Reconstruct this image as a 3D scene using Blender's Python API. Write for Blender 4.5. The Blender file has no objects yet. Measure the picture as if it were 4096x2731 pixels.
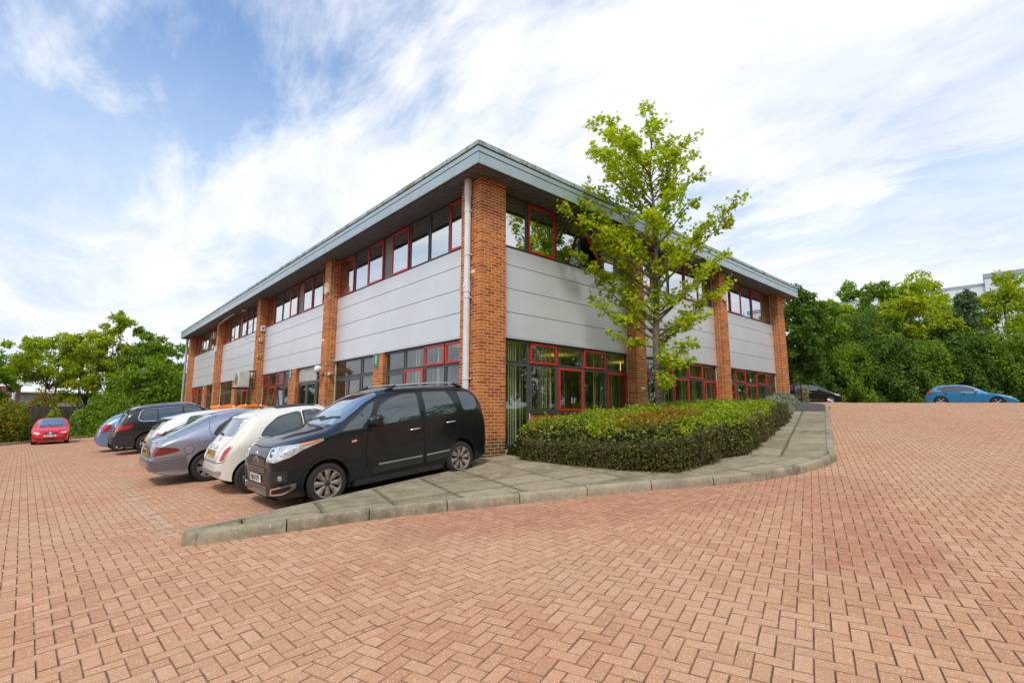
import bpy, bmesh, math, random
import numpy as np
from mathutils import Vector, Matrix
R = math.radians
rng = np.random.default_rng(7)
random.seed(7)
scene = bpy.context.scene
COL = scene.collection

# ------------------------------------------------------------------ camera
CAM = (-6.976, -8.792, 1.10)
cam_d = bpy.data.cameras.new('camera')
cam_d.sensor_width = 36.0
cam_d.lens = 17.53
cam_d.clip_start = 0.05
cam_d.clip_end = 3000
cam = bpy.data.objects.new('camera', cam_d)
COL.objects.link(cam)
cam.location = CAM
cam.rotation_euler = (R(90 + 8.146), 0, R(47.86 - 90))
scene.camera = cam

# ------------------------------------------------------------------ sky
SUN_EL, SUN_AZ = R(52), R(222)          # azimuth of the sun in the XY plane, counted from +X
world = bpy.data.worlds.new('World')
scene.world = world
world.use_nodes = True
wn, wl = world.node_tree.nodes, world.node_tree.links
wn.clear()
def wnode(t, **k):
    n = wn.new(t)
    for a, b in k.items():
        if a in n.inputs.keys():
            n.inputs[a].default_value = b
        else:
            setattr(n, a, b)
    return n
out = wnode('ShaderNodeOutputWorld')
sky = wnode('ShaderNodeTexSky')
sky.sky_type = 'NISHITA'
sky.sun_disc = False
sky.sun_elevation = SUN_EL
sky.sun_rotation = R(90) - SUN_AZ
sky.altitude = 60
sky.air_density = 1.3
sky.dust_density = 0.3
sky.ozone_density = 4.0
bg_sky = wnode('ShaderNodeBackground', Strength=0.15)
wl.new(sky.outputs[0], bg_sky.inputs['Color'])
tc = wnode('ShaderNodeTexCoord')
sep = wnode('ShaderNodeSeparateXYZ')
wl.new(tc.outputs['Generated'], sep.inputs[0])
def wmath(op, a, b=None, clamp=False):
    n = wn.new('ShaderNodeMath'); n.operation = op; n.use_clamp = clamp
    for i, v in enumerate((a, b)):
        if v is None: continue
        if isinstance(v, (int, float)): n.inputs[i].default_value = v
        else: wl.new(v, n.inputs[i])
    return n.outputs[0]
zz = wmath('ADD', wmath('MAXIMUM', sep.outputs['Z'], 0.0), 0.16)
px = wmath('DIVIDE', sep.outputs['X'], zz)
py = wmath('DIVIDE', sep.outputs['Y'], zz)
comb = wn.new('ShaderNodeCombineXYZ')
wl.new(px, comb.inputs[0]); wl.new(py, comb.inputs[1])
def cloud_noise(scale, detail, rough, off, stretch=(1, 1, 1), rot=0.0, dist=0.0):
    m = wn.new('ShaderNodeMapping')
    m.inputs['Location'].default_value = off
    m.inputs['Scale'].default_value = stretch
    m.inputs['Rotation'].default_value = (0, 0, rot)
    wl.new(comb.outputs[0], m.inputs['Vector'])
    n = wn.new('ShaderNodeTexNoise')
    n.inputs['Scale'].default_value = scale
    n.inputs['Detail'].default_value = detail
    n.inputs['Roughness'].default_value = rough
    n.inputs['Distortion'].default_value = dist
    wl.new(m.outputs[0], n.inputs['Vector'])
    return n.outputs['Fac']
def wramp(v, a, b, lo=0.0, hi=1.0):
    n = wn.new('ShaderNodeMapRange'); n.interpolation_type = 'SMOOTHSTEP'
    n.inputs['From Min'].default_value = a; n.inputs['From Max'].default_value = b
    n.inputs['To Min'].default_value = lo; n.inputs['To Max'].default_value = hi
    wl.new(v, n.inputs['Value'])
    return n.outputs['Result']
SKY_OFF = (4.95, 2.3, 0)
big = cloud_noise(0.55, 2.0, 0.5, SKY_OFF)
mid = cloud_noise(1.5, 7.0, 0.62, (1.7, 4.2, 0), (1.0, 0.55, 1), R(25), 0.4)
fine = cloud_noise(3.4, 8.0, 0.68, (7.3, 2.1, 0), (1.0, 0.45, 1), R(25), 0.5)
dens = wmath('ADD', wmath('MULTIPLY', big, 0.62), wmath('ADD', wmath('MULTIPLY', mid, 0.26), wmath('MULTIPLY', fine, 0.12)))
cover = wramp(dens, 0.425, 0.52)
# low on the horizon the layer closes up
low = wramp(sep.outputs['Z'], 0.15, 0.62, 0.95, 0.0)
cover = wmath('MAXIMUM', cover, low)
shade = wmath('ADD', wmath('MULTIPLY', mid, 0.6), wmath('MULTIPLY', fine, 0.4))
lit = wramp(shade, 0.32, 0.66)
cmix = wn.new('ShaderNodeMix'); cmix.data_type = 'RGBA'
cmix.inputs['A'].default_value = (0.45, 0.52, 0.66, 1)
cmix.inputs['B'].default_value = (0.75, 0.75, 0.765, 1)
wl.new(lit, cmix.inputs['Factor'])
bg_cloud = wnode('ShaderNodeBackground', Strength=1.0)
wl.new(cmix.outputs['Result'], bg_cloud.inputs['Color'])
mixs = wn.new('ShaderNodeMixShader')
wl.new(cover, mixs.inputs[0]); wl.new(bg_sky.outputs[0], mixs.inputs[1]); wl.new(bg_cloud.outputs[0], mixs.inputs[2])
wl.new(mixs.outputs[0], out.inputs['Surface'])

# ------------------------------------------------------------------ sun (veiled)
sun_d = bpy.data.lights.new('sun', 'SUN')
sun_d.energy = 1.5
sun_d.angle = R(12)
sun_d.color = (1.0, 0.95, 0.86)
sun = bpy.data.objects.new('sun', sun_d)
COL.objects.link(sun)
sv = Vector((math.cos(SUN_EL) * math.cos(SUN_AZ), math.cos(SUN_EL) * math.sin(SUN_AZ), math.sin(SUN_EL)))
sun.rotation_euler = sv.to_track_quat('Z', 'Y').to_euler()
sun.location = sv * 60

vs = scene.view_settings
vs.view_transform = 'Standard'
vs.look = 'None'
vs.exposure = 0.58
vs.gamma = 1.0
vs.use_curve_mapping = False
scene.display_settings.display_device = 'sRGB'
cy = scene.cycles
cy.use_denoising = True
cy.max_bounces = 7
cy.diffuse_bounces = 3
cy.glossy_bounces = 4
cy.transmission_bounces = 4
cy.transparent_max_bounces = 12
cy.caustics_reflective = False
cy.caustics_refractive = False

# ------------------------------------------------------------------ terrain
_xs = np.linspace(-120, 160, 5601)
_s = np.interp(_xs, [-120, -60, -45, -2, 1.5, 20.5, 24.5, 42, 46, 160], [0, 0, .055, .055, .0735, .0735, -.003, -.003, 0, 0])
_g = np.concatenate([[0], np.cumsum((_s[1:] + _s[:-1]) / 2 * (_xs[1] - _xs[0]))])
_g -= np.interp(0, _xs, _g)
def sstep(a, b, x):
    t = np.clip((np.asarray(x, float) - a) / (b - a), 0, 1)
    return t * t * (3 - 2 * t)
def G0(X, Y):
    X = np.asarray(X, float); Y = np.asarray(Y, float)
    w = sstep(1.0, 3.0, X)
    fl = np.where(Y < 0, .0132 * np.clip(Y, -15, 0), np.interp(Y, [0, 5, 12, 18, 28, 32, 60], [0, .05, .05, 0, -.18, -.20, -.20]))
    fr = (.0132 + .022 * sstep(23.5, 32, X)) * np.clip(Y, -15, 30 - 18 * sstep(23.5, 32, X))
    return np.interp(X, _xs, _g) + fl * (1 - w) + fr * w
def G(X, Y):
    bay = np.interp(X, [-60, -14, -10, -8, -6.5, -5.2, -3.75, -2.4, -1.2, 0, 3], [0, 0, -.02, -.05, -.075, -.09, -.07, 0.0, .05, .04, .03])
    g = G0(X, Y) + bay * sstep(-1.6, -.4, Y)
    w = sstep(-2.0, -.3, Y) * sstep(.3, 1.0, X) * (1 - sstep(19.0, 19.8, X)) * (1 - sstep(36, 37, Y))
    return g * (1 - w) + np.minimum(g, 0.05) * w
def gz(x, y): return float(G(x, y))
def gnormal(x, y, e=.3):
    n = Vector((-(gz(x + e, y) - gz(x - e, y)) / (2 * e), -(gz(x, y + e) - gz(x, y - e)) / (2 * e), 1))
    return n.normalized()

# ------------------------------------------------------------------ object helpers
def link(o, parent=None):
    COL.objects.link(o)
    if parent is not None:
        o.parent = parent
    return o
def tag(o, label=None, cat=None, group=None, kind=None):
    if label: o['label'] = label
    if cat: o['category'] = cat
    if group: o['group'] = group
    if kind: o['kind'] = kind
    return o
def empty(name, loc=(0, 0, 0), rot=(0, 0, 0)):
    o = bpy.data.objects.new(name, None)
    o.location = loc; o.rotation_euler = rot
    o.empty_display_size = .2
    return link(o)
def mesh_np(name, V, faces, mats, parent=None, midx=None, smooth=False):
    me = bpy.data.meshes.new(name)
    V = np.asarray(V, dtype=np.float32)
    if isinstance(faces, np.ndarray):
        n, k = faces.shape
        me.vertices.add(len(V)); me.vertices.foreach_set('co', V.ravel())
        me.loops.add(n * k); me.loops.foreach_set('vertex_index', faces.astype(np.int32).ravel())
        me.polygons.add(n); me.polygons.foreach_set('loop_start', np.arange(0, n * k, k, dtype=np.int32))
        me.update(calc_edges=True)
    else:
        me.from_pydata([tuple(map(float, v)) for v in V], [], faces)
    for m in (mats if isinstance(mats, (list, tuple)) else [mats]):
        me.materials.append(m)
    if midx is not None:
        me.polygons.foreach_set('material_index', np.asarray(midx, dtype=np.int32))
    me.polygons.foreach_set('use_smooth', np.full(len(me.polygons), bool(smooth)))
    me.validate(); me.update()
    return link(bpy.data.objects.new(name, me), parent)
class MB:
    """collects boxes, tubes, lathes and prisms into one mesh"""
    def __init__(s): s.v = []; s.f = []; s.m = []
    def add(s, V, F, mi=0):
        b = len(s.v); s.v += [tuple(map(float, p)) for p in V]; s.f += [tuple(i + b for i in f) for f in F]; s.m += [mi] * len(F)
        return s
    def box(s, a, b, mi=0):
        x0, y0, z0 = [min(p, q) for p, q in zip(a, b)]; x1, y1, z1 = [max(p, q) for p, q in zip(a, b)]
        return s.add([(x0, y0, z0), (x1, y0, z0), (x1, y1, z0), (x0, y1, z0), (x0, y0, z1), (x1, y0, z1), (x1, y1, z1), (x0, y1, z1)],
                     [(0, 3, 2, 1), (4, 5, 6, 7), (0, 1, 5, 4), (1, 2, 6, 5), (2, 3, 7, 6), (3, 0, 4, 7)], mi)
    def tube(s, pts, rad, k=10, mi=0, cap=True):
        pts = [Vector(p) for p in pts]
        rad = rad if isinstance(rad, (list, tuple)) else [rad] * len(pts)
        rings = []
        up = None
        for i, p in enumerate(pts):
            d = (pts[min(i + 1, len(pts) - 1)] - pts[max(i - 1, 0)]).normalized()
            if up is None or abs(d.dot(up)) > .98:
                up = Vector((0, 0, 1)) if abs(d.z) < .9 else Vector((1, 0, 0))
            a = d.cross(up).normalized(); b = a.cross(d).normalized(); up = b
            rings.append([p + (a * math.cos(t) + b * math.sin(t)) * rad[i] for t in [2 * math.pi * j / k for j in range(k)]])
        V = [q for r in rings for q in r]
        F = [(i * k + j, i * k + (j + 1) % k, (i + 1) * k + (j + 1) % k, (i + 1) * k + j) for i in range(len(pts) - 1) for j in range(k)]
        if cap:
            F += [tuple(reversed(range(k))), tuple(range((len(pts) - 1) * k, len(pts) * k))]
        return s.add(V, F, mi)
    def lathe(s, prof, k=24, axis='z', origin=(0, 0, 0), mi=0, a0=0, a1=2 * math.pi):
        """prof: (r, h) pairs revolved round an axis through origin"""
        V = []; F = []
        full = abs(a1 - a0 - 2 * math.pi) < 1e-6
        kk = k if full else k + 1
        for (r, h) in prof:
            for j in range(kk):
                t = a0 + (a1 - a0) * j / k
                c, d = r * math.cos(t), r * math.sin(t)
                p = {'z': (c, d, h), 'y': (c, h, d), 'x': (h, c, d)}[axis]
                V.append(tuple(p[i] + origin[i] for i in range(3)))
        for i in range(len(prof) - 1):
            for j in range(k):
                j2 = (j + 1) % kk
                F.append((i * kk + j, i * kk + j2, (i + 1) * kk + j2, (i + 1) * kk + j))
        return s.add(V, F, mi)
    def prism(s, poly, h0, h1, axis='z', mi=0):
        """extrude a 2-D polygon along an axis"""
        n = len(poly)
        def P(u, v, h): return {'z': (u, v, h), 'y': (u, h, v), 'x': (h, u, v)}[axis]
        V = [P(u, v, h0) for u, v in poly] + [P(u, v, h1) for u, v in poly]
        F = [tuple(reversed(range(n))), tuple(range(n, 2 * n))] + [(i, (i + 1) % n, n + (i + 1) % n, n + i) for i in range(n)]
        return s.add(V, F, mi)
    def build(s, name, mats, parent=None, smooth=None, bevel=0):
        o = mesh_np(name, s.v, s.f, mats, parent, s.m)
        bm = bmesh.new(); bm.from_mesh(o.data)
        if bevel:
            bmesh.ops.bevel(bm, geom=list(bm.edges), offset=bevel, segments=2, profile=.6, affect='EDGES', clamp_overlap=True)
        bmesh.ops.recalc_face_normals(bm, faces=bm.faces)
        bm.to_mesh(o.data); bm.free()
        if smooth:
            o.data.polygons.foreach_set('use_smooth', np.ones(len(o.data.polygons), dtype=bool))
            o.data.set_sharp_from_angle(angle=R(smooth))
        return o
def inst(src, parent=None, matrix=None):
    o = src.copy(); COL.objects.link(o)
    if parent is not None: o.parent = parent
    if matrix is not None: o.matrix_local = matrix
    return o

# ------------------------------------------------------------------ materials
def nodes_of(name):
    m = bpy.data.materials.new(name); m.use_nodes = True
    t = m.node_tree; b = t.nodes['Principled BSDF']
    return m, t, b
def n_(t, typ, **k):
    n = t.nodes.new(typ)
    for a, v in k.items():
        if a in n.inputs.keys(): n.inputs[a].default_value = v
        else: setattr(n, a, v)
    return n
def c4(c): return (c[0], c[1], c[2], 1)
def noise_fac(t, scale, detail=4, rough=.6, coord='Object', stretch=None, lo=.35, hi=.65):
    co = n_(t, 'ShaderNodeTexCoord')
    src = co.outputs['Object']
    if coord == 'World':
        src = n_(t, 'ShaderNodeNewGeometry').outputs['Position']
    if stretch:
        mp = n_(t, 'ShaderNodeMapping'); mp.inputs['Scale'].default_value = stretch
        t.links.new(src, mp.inputs['Vector']); src = mp.outputs[0]
    n = n_(t, 'ShaderNodeTexNoise', Scale=scale, Detail=detail, Roughness=rough)
    t.links.new(src, n.inputs['Vector'])
    r = n_(t, 'ShaderNodeMapRange'); r.interpolation_type = 'SMOOTHSTEP'
    r.inputs['From Min'].default_value = lo; r.inputs['From Max'].default_value = hi
    t.links.new(n.outputs['Fac'], r.inputs['Value'])
    return r.outputs['Result']
def geo_pos(t): return n_(t, 'ShaderNodeNewGeometry').outputs['Position']
def mixc(t, fac, a, b, blend='MIX'):
    m = n_(t, 'ShaderNodeMix'); m.data_type = 'RGBA'; m.blend_type = blend
    for s, v in ((m.inputs['A'], a), (m.inputs['B'], b)):
        if isinstance(v, (tuple, list)): s.default_value = c4(v)
        else: t.links.new(v, s)
    if isinstance(fac, (int, float)): m.inputs['Factor'].default_value = fac
    else: t.links.new(fac, m.inputs['Factor'])
    return m.outputs['Result']
def mmath(t, op, a, b=None, clamp=False):
    n = n_(t, 'ShaderNodeMath'); n.operation = op; n.use_clamp = clamp
    for i, v in enumerate((a, b)):
        if v is None: continue
        if isinstance(v, (int, float)): n.inputs[i].default_value = v
        else: t.links.new(v, n.inputs[i])
    return n.outputs[0]
def ramp(t, fac, stops):
    r = n_(t, 'ShaderNodeValToRGB')
    el = r.color_ramp.elements
    el[0].position, el[0].color = stops[0][0], c4(stops[0][1])
    el[1].position, el[1].color = stops[-1][0], c4(stops[-1][1])
    for p, c in stops[1:-1]:
        e = el.new(p); e.color = c4(c)
    t.links.new(fac, r.inputs['Fac'])
    return r.outputs['Color']
def bump(t, b, fac, strength=.3, dist=.01):
    n = n_(t, 'ShaderNodeBump', Strength=strength, Distance=dist)
    t.links.new(fac, n.inputs['Height']); t.links.new(n.outputs[0], b.inputs['Normal'])
def simple(name, col, rough=.5, metal=0.0, coat=0.0, var=.0, vscale=6, bumps=0.0, spec=None, coord='World'):
    m, t, b = nodes_of(name)
    b.inputs['Base Color'].default_value = c4(col)
    b.inputs['Roughness'].default_value = rough
    b.inputs['Metallic'].default_value = metal
    b.inputs['Coat Weight'].default_value = coat
    b.inputs['Coat Roughness'].default_value = .03
    if spec is not None: b.inputs['Specular IOR Level'].default_value = spec
    if var:
        f = noise_fac(t, vscale, 5, .65, coord)
        t.links.new(mixc(t, f, tuple(c * (1 - var) for c in col), tuple(min(1, c * (1 + var)) for c in col)), b.inputs['Base Color'])
        if bumps: bump(t, b, f, bumps, .01)
    return m
def rand_value(t):
    """a random number per loose piece of a mesh and per object"""
    g = n_(t, 'ShaderNodeNewGeometry'); o = n_(t, 'ShaderNodeObjectInfo')
    return mmath(t, 'FRACT', mmath(t, 'ADD', g.outputs['Random Per Island'], o.outputs['Random']))
# ================================================================== GROUND
def paver_material():
    m, t, b = nodes_of('paver')
    rv = rand_value(t)
    pos = geo_pos(t)
    col = ramp(t, rv, [(0, (.48, .24, .135)), (.5, (.54, .28, .16)), (1, (.60, .33, .20))])
    # sand and dust in broad patches
    dust = noise_fac(t, .35, 5, .6, 'World', lo=.40, hi=.72)
    col = mixc(t, mmath(t, 'MULTIPLY', dust, .55), col, (.56, .37, .225))
    # scrubbed, redder band in front of the kerb
    sepn = n_(t, 'ShaderNodeSeparateXYZ'); t.links.new(pos, sepn.inputs[0])
    def seg(ax, ay, bx, by, w):
        dx, dy = bx - ax, by - ay; L = math.hypot(dx, dy); dx /= L; dy /= L
        rx = mmath(t, 'SUBTRACT', sepn.outputs[0], ax); ry = mmath(t, 'SUBTRACT', sepn.outputs[1], ay)
        al = mmath(t, 'ADD', mmath(t, 'MULTIPLY', rx, dx), mmath(t, 'MULTIPLY', ry, dy))
        al = mmath(t, 'MINIMUM', mmath(t, 'MAXIMUM', al, 0.0), L)
        ex = mmath(t, 'SUBTRACT', rx, mmath(t, 'MULTIPLY', al, dx)); ey = mmath(t, 'SUBTRACT', ry, mmath(t, 'MULTIPLY', al, dy))
        d = mmath(t, 'SQRT', mmath(t, 'ADD', mmath(t, 'MULTIPLY', ex, ex), mmath(t, 'MULTIPLY', ey, ey)))
        return mmath(t, 'DIVIDE', d, w)
    d = mmath(t, 'MINIMUM', mmath(t, 'MINIMUM', seg(-3.4, -3.5, -.3, -5.0, .8), seg(-.3, -5.0, 1.6, -6.3, .95)), seg(1.6, -6.4, -1.5, -7.5, .6))
    nz = n_(t, 'ShaderNodeTexNoise', Scale=1.6, Detail=6, Roughness=.7); t.links.new(pos, nz.inputs['Vector'])
    d = mmath(t, 'ADD', d, mmath(t, 'MULTIPLY', mmath(t, 'SUBTRACT', nz.outputs['Fac'], .5), 1.6))
    st = n_(t, 'ShaderNodeMapRange'); st.inputs['From Min'].default_value = 1.25; st.inputs['From Max'].default_value = .55
    st.interpolation_type = 'SMOOTHSTEP'; t.links.new(d, st.inputs['Value'])
    col = mixc(t, mmath(t, 'MULTIPLY', st.outputs['Result'], .42), col, mixc(t, rv, (.33, .115, .07), (.42, .165, .10)))
    # pale aggregate
    vo = n_(t, 'ShaderNodeTexVoronoi', Scale=105); t.links.new(pos, vo.inputs['Vector'])
    sp = n_(t, 'ShaderNodeSeparateColor'); t.links.new(vo.outputs['Color'], sp.inputs[0])
    sel = mmath(t, 'MULTIPLY', mmath(t, 'GREATER_THAN', sp.outputs[0], .80), mmath(t, 'LESS_THAN', vo.outputs['Distance'], .42))
    col = mixc(t, mmath(t, 'MULTIPLY', sel, .85), col, mixc(t, sp.outputs[1], (.74, .42, .16), (.80, .68, .56)))
    sel2 = mmath(t, 'MULTIPLY', mmath(t, 'LESS_THAN', sp.outputs[0], .13), mmath(t, 'LESS_THAN', vo.outputs['Distance'], .4))
    col = mixc(t, mmath(t, 'MULTIPLY', sel2, .5), col, (.16, .075, .05))
    oil = noise_fac(t, 1.1, 3, .5, 'World', lo=.66, hi=.8)
    col = mixc(t, mmath(t, 'MULTIPLY', oil, .16), col, (.13, .09, .07))
    t.links.new(col, b.inputs['Base Color'])
    b.inputs['Roughness'].default_value = .86
    b.inputs['Specular IOR Level'].default_value = .25
    bump(t, b, vo.outputs['Distance'], .35, .004)
    return m
M_PAVER = paver_material()
M_PAVERE = simple('paver_dirty_arris', (.31, .18, .115), .95, var=.3, vscale=8)
PMID = [0] + [0] * 4 + [1] * 4
def sand_material():
    m, t, b = nodes_of('joint_sand')
    f = noise_fac(t, 2.0, 5, .7, 'World')
    col = mixc(t, f, (.10, .078, .042), (.16, .125, .07))
    mo = noise_fac(t, .9, 4, .6, 'World', lo=.5, hi=.68)
    col = mixc(t, mmath(t, 'MULTIPLY', mo, .6), col, (.12, .12, .045))
    t.links.new(col, b.inputs['Base Color']); b.inputs['Roughness'].default_value = .95
    return m
M_SAND = sand_material()

def axis_lines(a, b, fine_a, fine_b, step):
    v = [a, a / 2 + fine_a / 2] + list(np.arange(fine_a, fine_b + 1e-6, step)) + [b / 2 + fine_b / 2, b]
    return np.array(sorted(set(round(x, 4) for x in v)))
gx = axis_lines(-420, 420, -14, 30, .25); gy = axis_lines(-420, 420, -20, 48, .5)
gx = np.array(sorted(set(list(gx) + [-200, -100, -60, -40, -25, -18, 34, 38, 42, 46, 60, 90, 150, 250])))
gy = np.array(sorted(set(list(gy) + [-200, -100, -60, -40, -28, 50, 60, 90, 150, 250])))
XX, YY = np.meshgrid(gx, gy)
V = np.stack([XX, YY, G(XX, YY) - .0095], -1).reshape(-1, 3)
nx, ny = len(gx), len(gy)
i = np.arange(nx - 1)[None, :] + np.arange(ny - 1)[:, None] * nx
F = np.stack([i, i + 1, i + 1 + nx, i + nx], -1).reshape(-1, 4)
ground = mesh_np('ground', V, F, M_SAND)
tag(ground, 'brown jointing sand and bare soil under the block paving', kind='structure')

# ---- outline of the raised footpath (outer face of its kerbs)
KERB_FRONT = [(-5.78, -1.98), (-5.70, -2.16), (-4.81, -2.39), (-3.88, -2.65), (-2.94, -3.03), (-2.01, -3.47), (-1.07, -3.92), (-.14, -4.41), (.70, -4.98),
              (1.55, -5.44), (2.35, -5.68), (3.20, -5.80), (4.02, -5.78), (4.42, -5.64), (5.35, -5.37), (6.27, -5.11), (7.19, -4.85), (8.11, -4.59), (9.03, -4.33), (9.95, -4.07), (10.87, -3.81), (11.79, -3.55),
              (12.71, -3.29), (13.63, -3.03), (14.55, -2.77), (15.47, -2.51), (16.39, -2.25), (17.31, -1.99), (18.23, -1.73), (19.1, -1.35), (19.8, -.7), (20.2, .2)]
KERB_LEFT = [(-5.70, -1.80), (-4.80, -1.64), (-3.90, -1.44), (-3.0, -1.24), (-2.1, -1.03), (-1.25, -.86)]
PATH = KERB_FRONT + [(20.2, 1.5), (18.95, 1.5), (18.95, -.15), (.2, -.15), (.2, 36.0), (-.82, 36.0), (-.82, -.84)] + KERB_LEFT[::-1]
def inside(poly, x, y):
    x = np.asarray(x); y = np.asarray(y); r = np.zeros(x.shape, bool)
    n = len(poly)
    for a in range(n):
        x0, y0 = poly[a]; x1, y1 = poly[(a + 1) % n]
        c = ((y0 > y) != (y1 > y)) & (x < (x1 - x0) * (y - y0) / (y1 - y0 + 1e-12) + x0)
        r ^= c
    return r
def dist_poly(poly, x, y, closed=True):
    d = np.full(np.shape(x), 1e9)
    n = len(poly)
    for a in range(n if closed else n - 1):
        x0, y0 = poly[a]; x1, y1 = poly[(a + 1) % n]
        dx, dy = x1 - x0, y1 - y0; L2 = dx * dx + dy * dy
        s = np.clip(((x - x0) * dx + (y - y0) * dy) / L2, 0, 1)
        d = np.minimum(d, np.hypot(x - x0 - s * dx, y - y0 - s * dy))
    return d
# ---- block paving: two herringbone fields that meet at a straight seam of stretchers
TH_L, TH_R = R(2.0), R(17.0)
SEAM_P = np.array([-3.06, -5.40]); SEAM_D = np.array([math.cos(TH_L), math.sin(TH_L)]); SEAM_N = np.array([-SEAM_D[1], SEAM_D[0]])
def herring(theta, origin, ext):
    """centres, half sizes along the rotated axes"""
    n = int(ext / .1)
    ii, jj = np.meshgrid(np.arange(-n, n), np.arange(-n // 2, n // 2))
    ox = ii + 2 * jj; oy = ii - 2 * jj
    ox = ox.ravel(); oy = oy.ravel()
    cH = np.stack([ox + 1.0, oy + .5], -1); cV = np.stack([ox + .5, oy + 2.0], -1)
    c = np.concatenate([cH, cV]) * .1
    ang = np.concatenate([np.zeros(len(cH)), np.full(len(cV), math.pi / 2)]) + theta
    k = (np.abs(c) < ext).all(1)
    c, ang = c[k], ang[k]
    rot = np.array([[math.cos(theta), math.sin(theta)], [-math.sin(theta), math.cos(theta)]])
    return c @ rot + origin, ang
def side(c): return (c - SEAM_P) @ SEAM_N
cl, al = herring(TH_L, np.array([-6.0, 18.0]), 26)
k = (side(cl) > -.07) & (cl[:, 0] > -12.5) & ((cl[:, 0] < .6) | ((cl[:, 1] < -3) & (cl[:, 0] < 4))) & (cl[:, 1] < 38.25 + 1.339 * (cl[:, 0] + 4.6)) & (cl[:, 1] < 42)
cl, al = cl[k], al[k]
cr, ar = herring(TH_R, np.array([9.0, -6.0]), 24)
k = (side(cr) < .07) & (cr[:, 0] > -12.5) & (cr[:, 0] < 27.5) & (cr[:, 1] > -14)
k |= (side(cr) >= .07) & (cr[:, 0] > 3.0) & (cr[:, 0] < 27.5) & (cr[:, 1] < 4)
cr, ar = cr[k], ar[k]
# the seam: stretchers end to end on both sides of the line
ts = np.arange(-48, 32) * .2
cs = SEAM_P + ts[:, None] * SEAM_D; as_ = np.full(len(cs), TH_L)
C = np.concatenate([cl, cr, cs]); ANG = np.concatenate([al, ar, as_]); FIELD = np.concatenate([np.zeros(len(cl)), np.ones(len(cr)), np.full(len(cs), 2)])
C = C + rng.normal(0, .0009, C.shape); ANG = ANG + rng.normal(0, .004, len(ANG))
k = ~(inside(PATH, C[:, 0], C[:, 1]) & (dist_poly(PATH, C[:, 0], C[:, 1]) > .16))
C, ANG, FIELD = C[k], ANG[k], FIELD[k]
def clip_half(poly, p, n):
    out_ = []
    for a in range(len(poly)):
        A, B = poly[a], poly[(a + 1) % len(poly)]
        da, db = (A - p) @ n, (B - p) @ n
        if da >= 0: out_.append(A)
        if da * db < 0: out_.append(A + (B - A) * (da / (da - db)))
    return out_
GAP, CHAM = .0018, .0040
HX, HY = .1, .05
ca, sa = np.cos(ANG), np.sin(ANG)
s_ = np.abs(side(C))
cut = (FIELD < 2) & (s_ < .17) & (C[:, 0] < 3.9)
pale = (FIELD == 0) & (np.abs(C[:, 0] + 5.80 + .0 * C[:, 1]) < .055) & (C[:, 1] > -1.75) & (C[:, 1] < 5.2) & (np.abs(np.cos(ANG)) > .5) & (rng.random(len(C)) < .8)
def ring(Cc, cac, sac, hx, hy):
    corners = np.array([[-hx, -hy], [hx, -hy], [hx, hy], [-hx, hy]])
    x = Cc[:, None, 0] + corners[None, :, 0] * cac[:, None] - corners[None, :, 1] * sac[:, None]
    y = Cc[:, None, 1] + corners[None, :, 0] * sac[:, None] + corners[None, :, 1] * cac[:, None]
    return x, y
# whole blocks
Cw, caw, saw = C[~cut], ca[~cut], sa[~cut]
# which ones show largest in the picture
fwv = np.array([math.cos(R(47.86)) * math.cos(R(8.146)), math.sin(R(47.86)) * math.cos(R(8.146)), math.sin(R(8.146))])
rtv = np.array([math.sin(R(47.86)), -math.cos(R(47.86)), 0.]); upv = np.cross(rtv, fwv)
def project(P):
    v = np.asarray(P, float) - np.array(CAM); z = v @ fwv
    return 2048 + 1994.6 * (v @ rtv) / z, 1365.5 - 1994.6 * (v @ upv) / z, z
P3 = np.column_stack([Cw, G(Cw[:, 0], Cw[:, 1])])
u, v_, zc = project(P3)
vis = (zc > .5) & (u > 0) & (u < 4096) & (v_ < 2731) & (v_ > 0)
order = np.argsort(np.where(vis, zc, 1e9))
single = np.zeros(len(Cw), bool); single[order[:300]] = True
def paver_rings(Cc, cac, sac, jit=True):
    n = len(Cc)
    xo, yo = ring(Cc, cac, sac, HX - GAP, HY - GAP)
    xi, yi = ring(Cc, cac, sac, HX - GAP - CHAM, HY - GAP - CHAM)
    dz = rng.normal(0, .0012, n)[:, None]
    tx, ty = rng.normal(0, .006, n)[:, None], rng.normal(0, .006, n)[:, None]
    zi = G(xi, yi) + dz + tx * (xi - Cc[:, None, 0]) + ty * (yi - Cc[:, None, 1])
    zo = G(xo, yo) + dz - .0065
    zb = G(xo, yo) - .03
    return np.concatenate([np.stack([xo, yo, zb], -1), np.stack([xo, yo, zo], -1), np.stack([xi, yi, zi], -1)], 1)
QF = [(8, 9, 10, 11)] + [(a, (a + 1) % 4, 4 + (a + 1) % 4, 4 + a) for a in range(4)] + [(4 + a, 4 + (a + 1) % 4, 8 + (a + 1) % 4, 8 + a) for a in range(4)]
bulk = ~single
pale = pale[~cut]; bulk &= ~pale; single &= ~pale
VB = paver_rings(Cw[bulk], caw[bulk], saw[bulk])
nb = len(VB)
FB = (np.array(QF)[None] + (np.arange(nb) * 12)[:, None, None]).reshape(-1, 4)
forecourt = empty('block_paving')
tag(forecourt, 'red brick block paving in herringbone over the car park and ramp', kind='structure')
VP = paver_rings(Cw[pale], caw[pale], saw[pale]); npal = len(VP)
M_PAVERP = simple('pale_paver', (.50, .43, .32), .9, var=.2, vscale=20)
pp_ = mesh_np('pale_pavers', VP.reshape(-1, 3), (np.array(QF)[None] + (np.arange(npal) * 12)[:, None, None]).reshape(-1, 4), [M_PAVERP, M_PAVERE], forecourt, np.tile(PMID, npal)); tag(pp_, kind='stuff')
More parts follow.
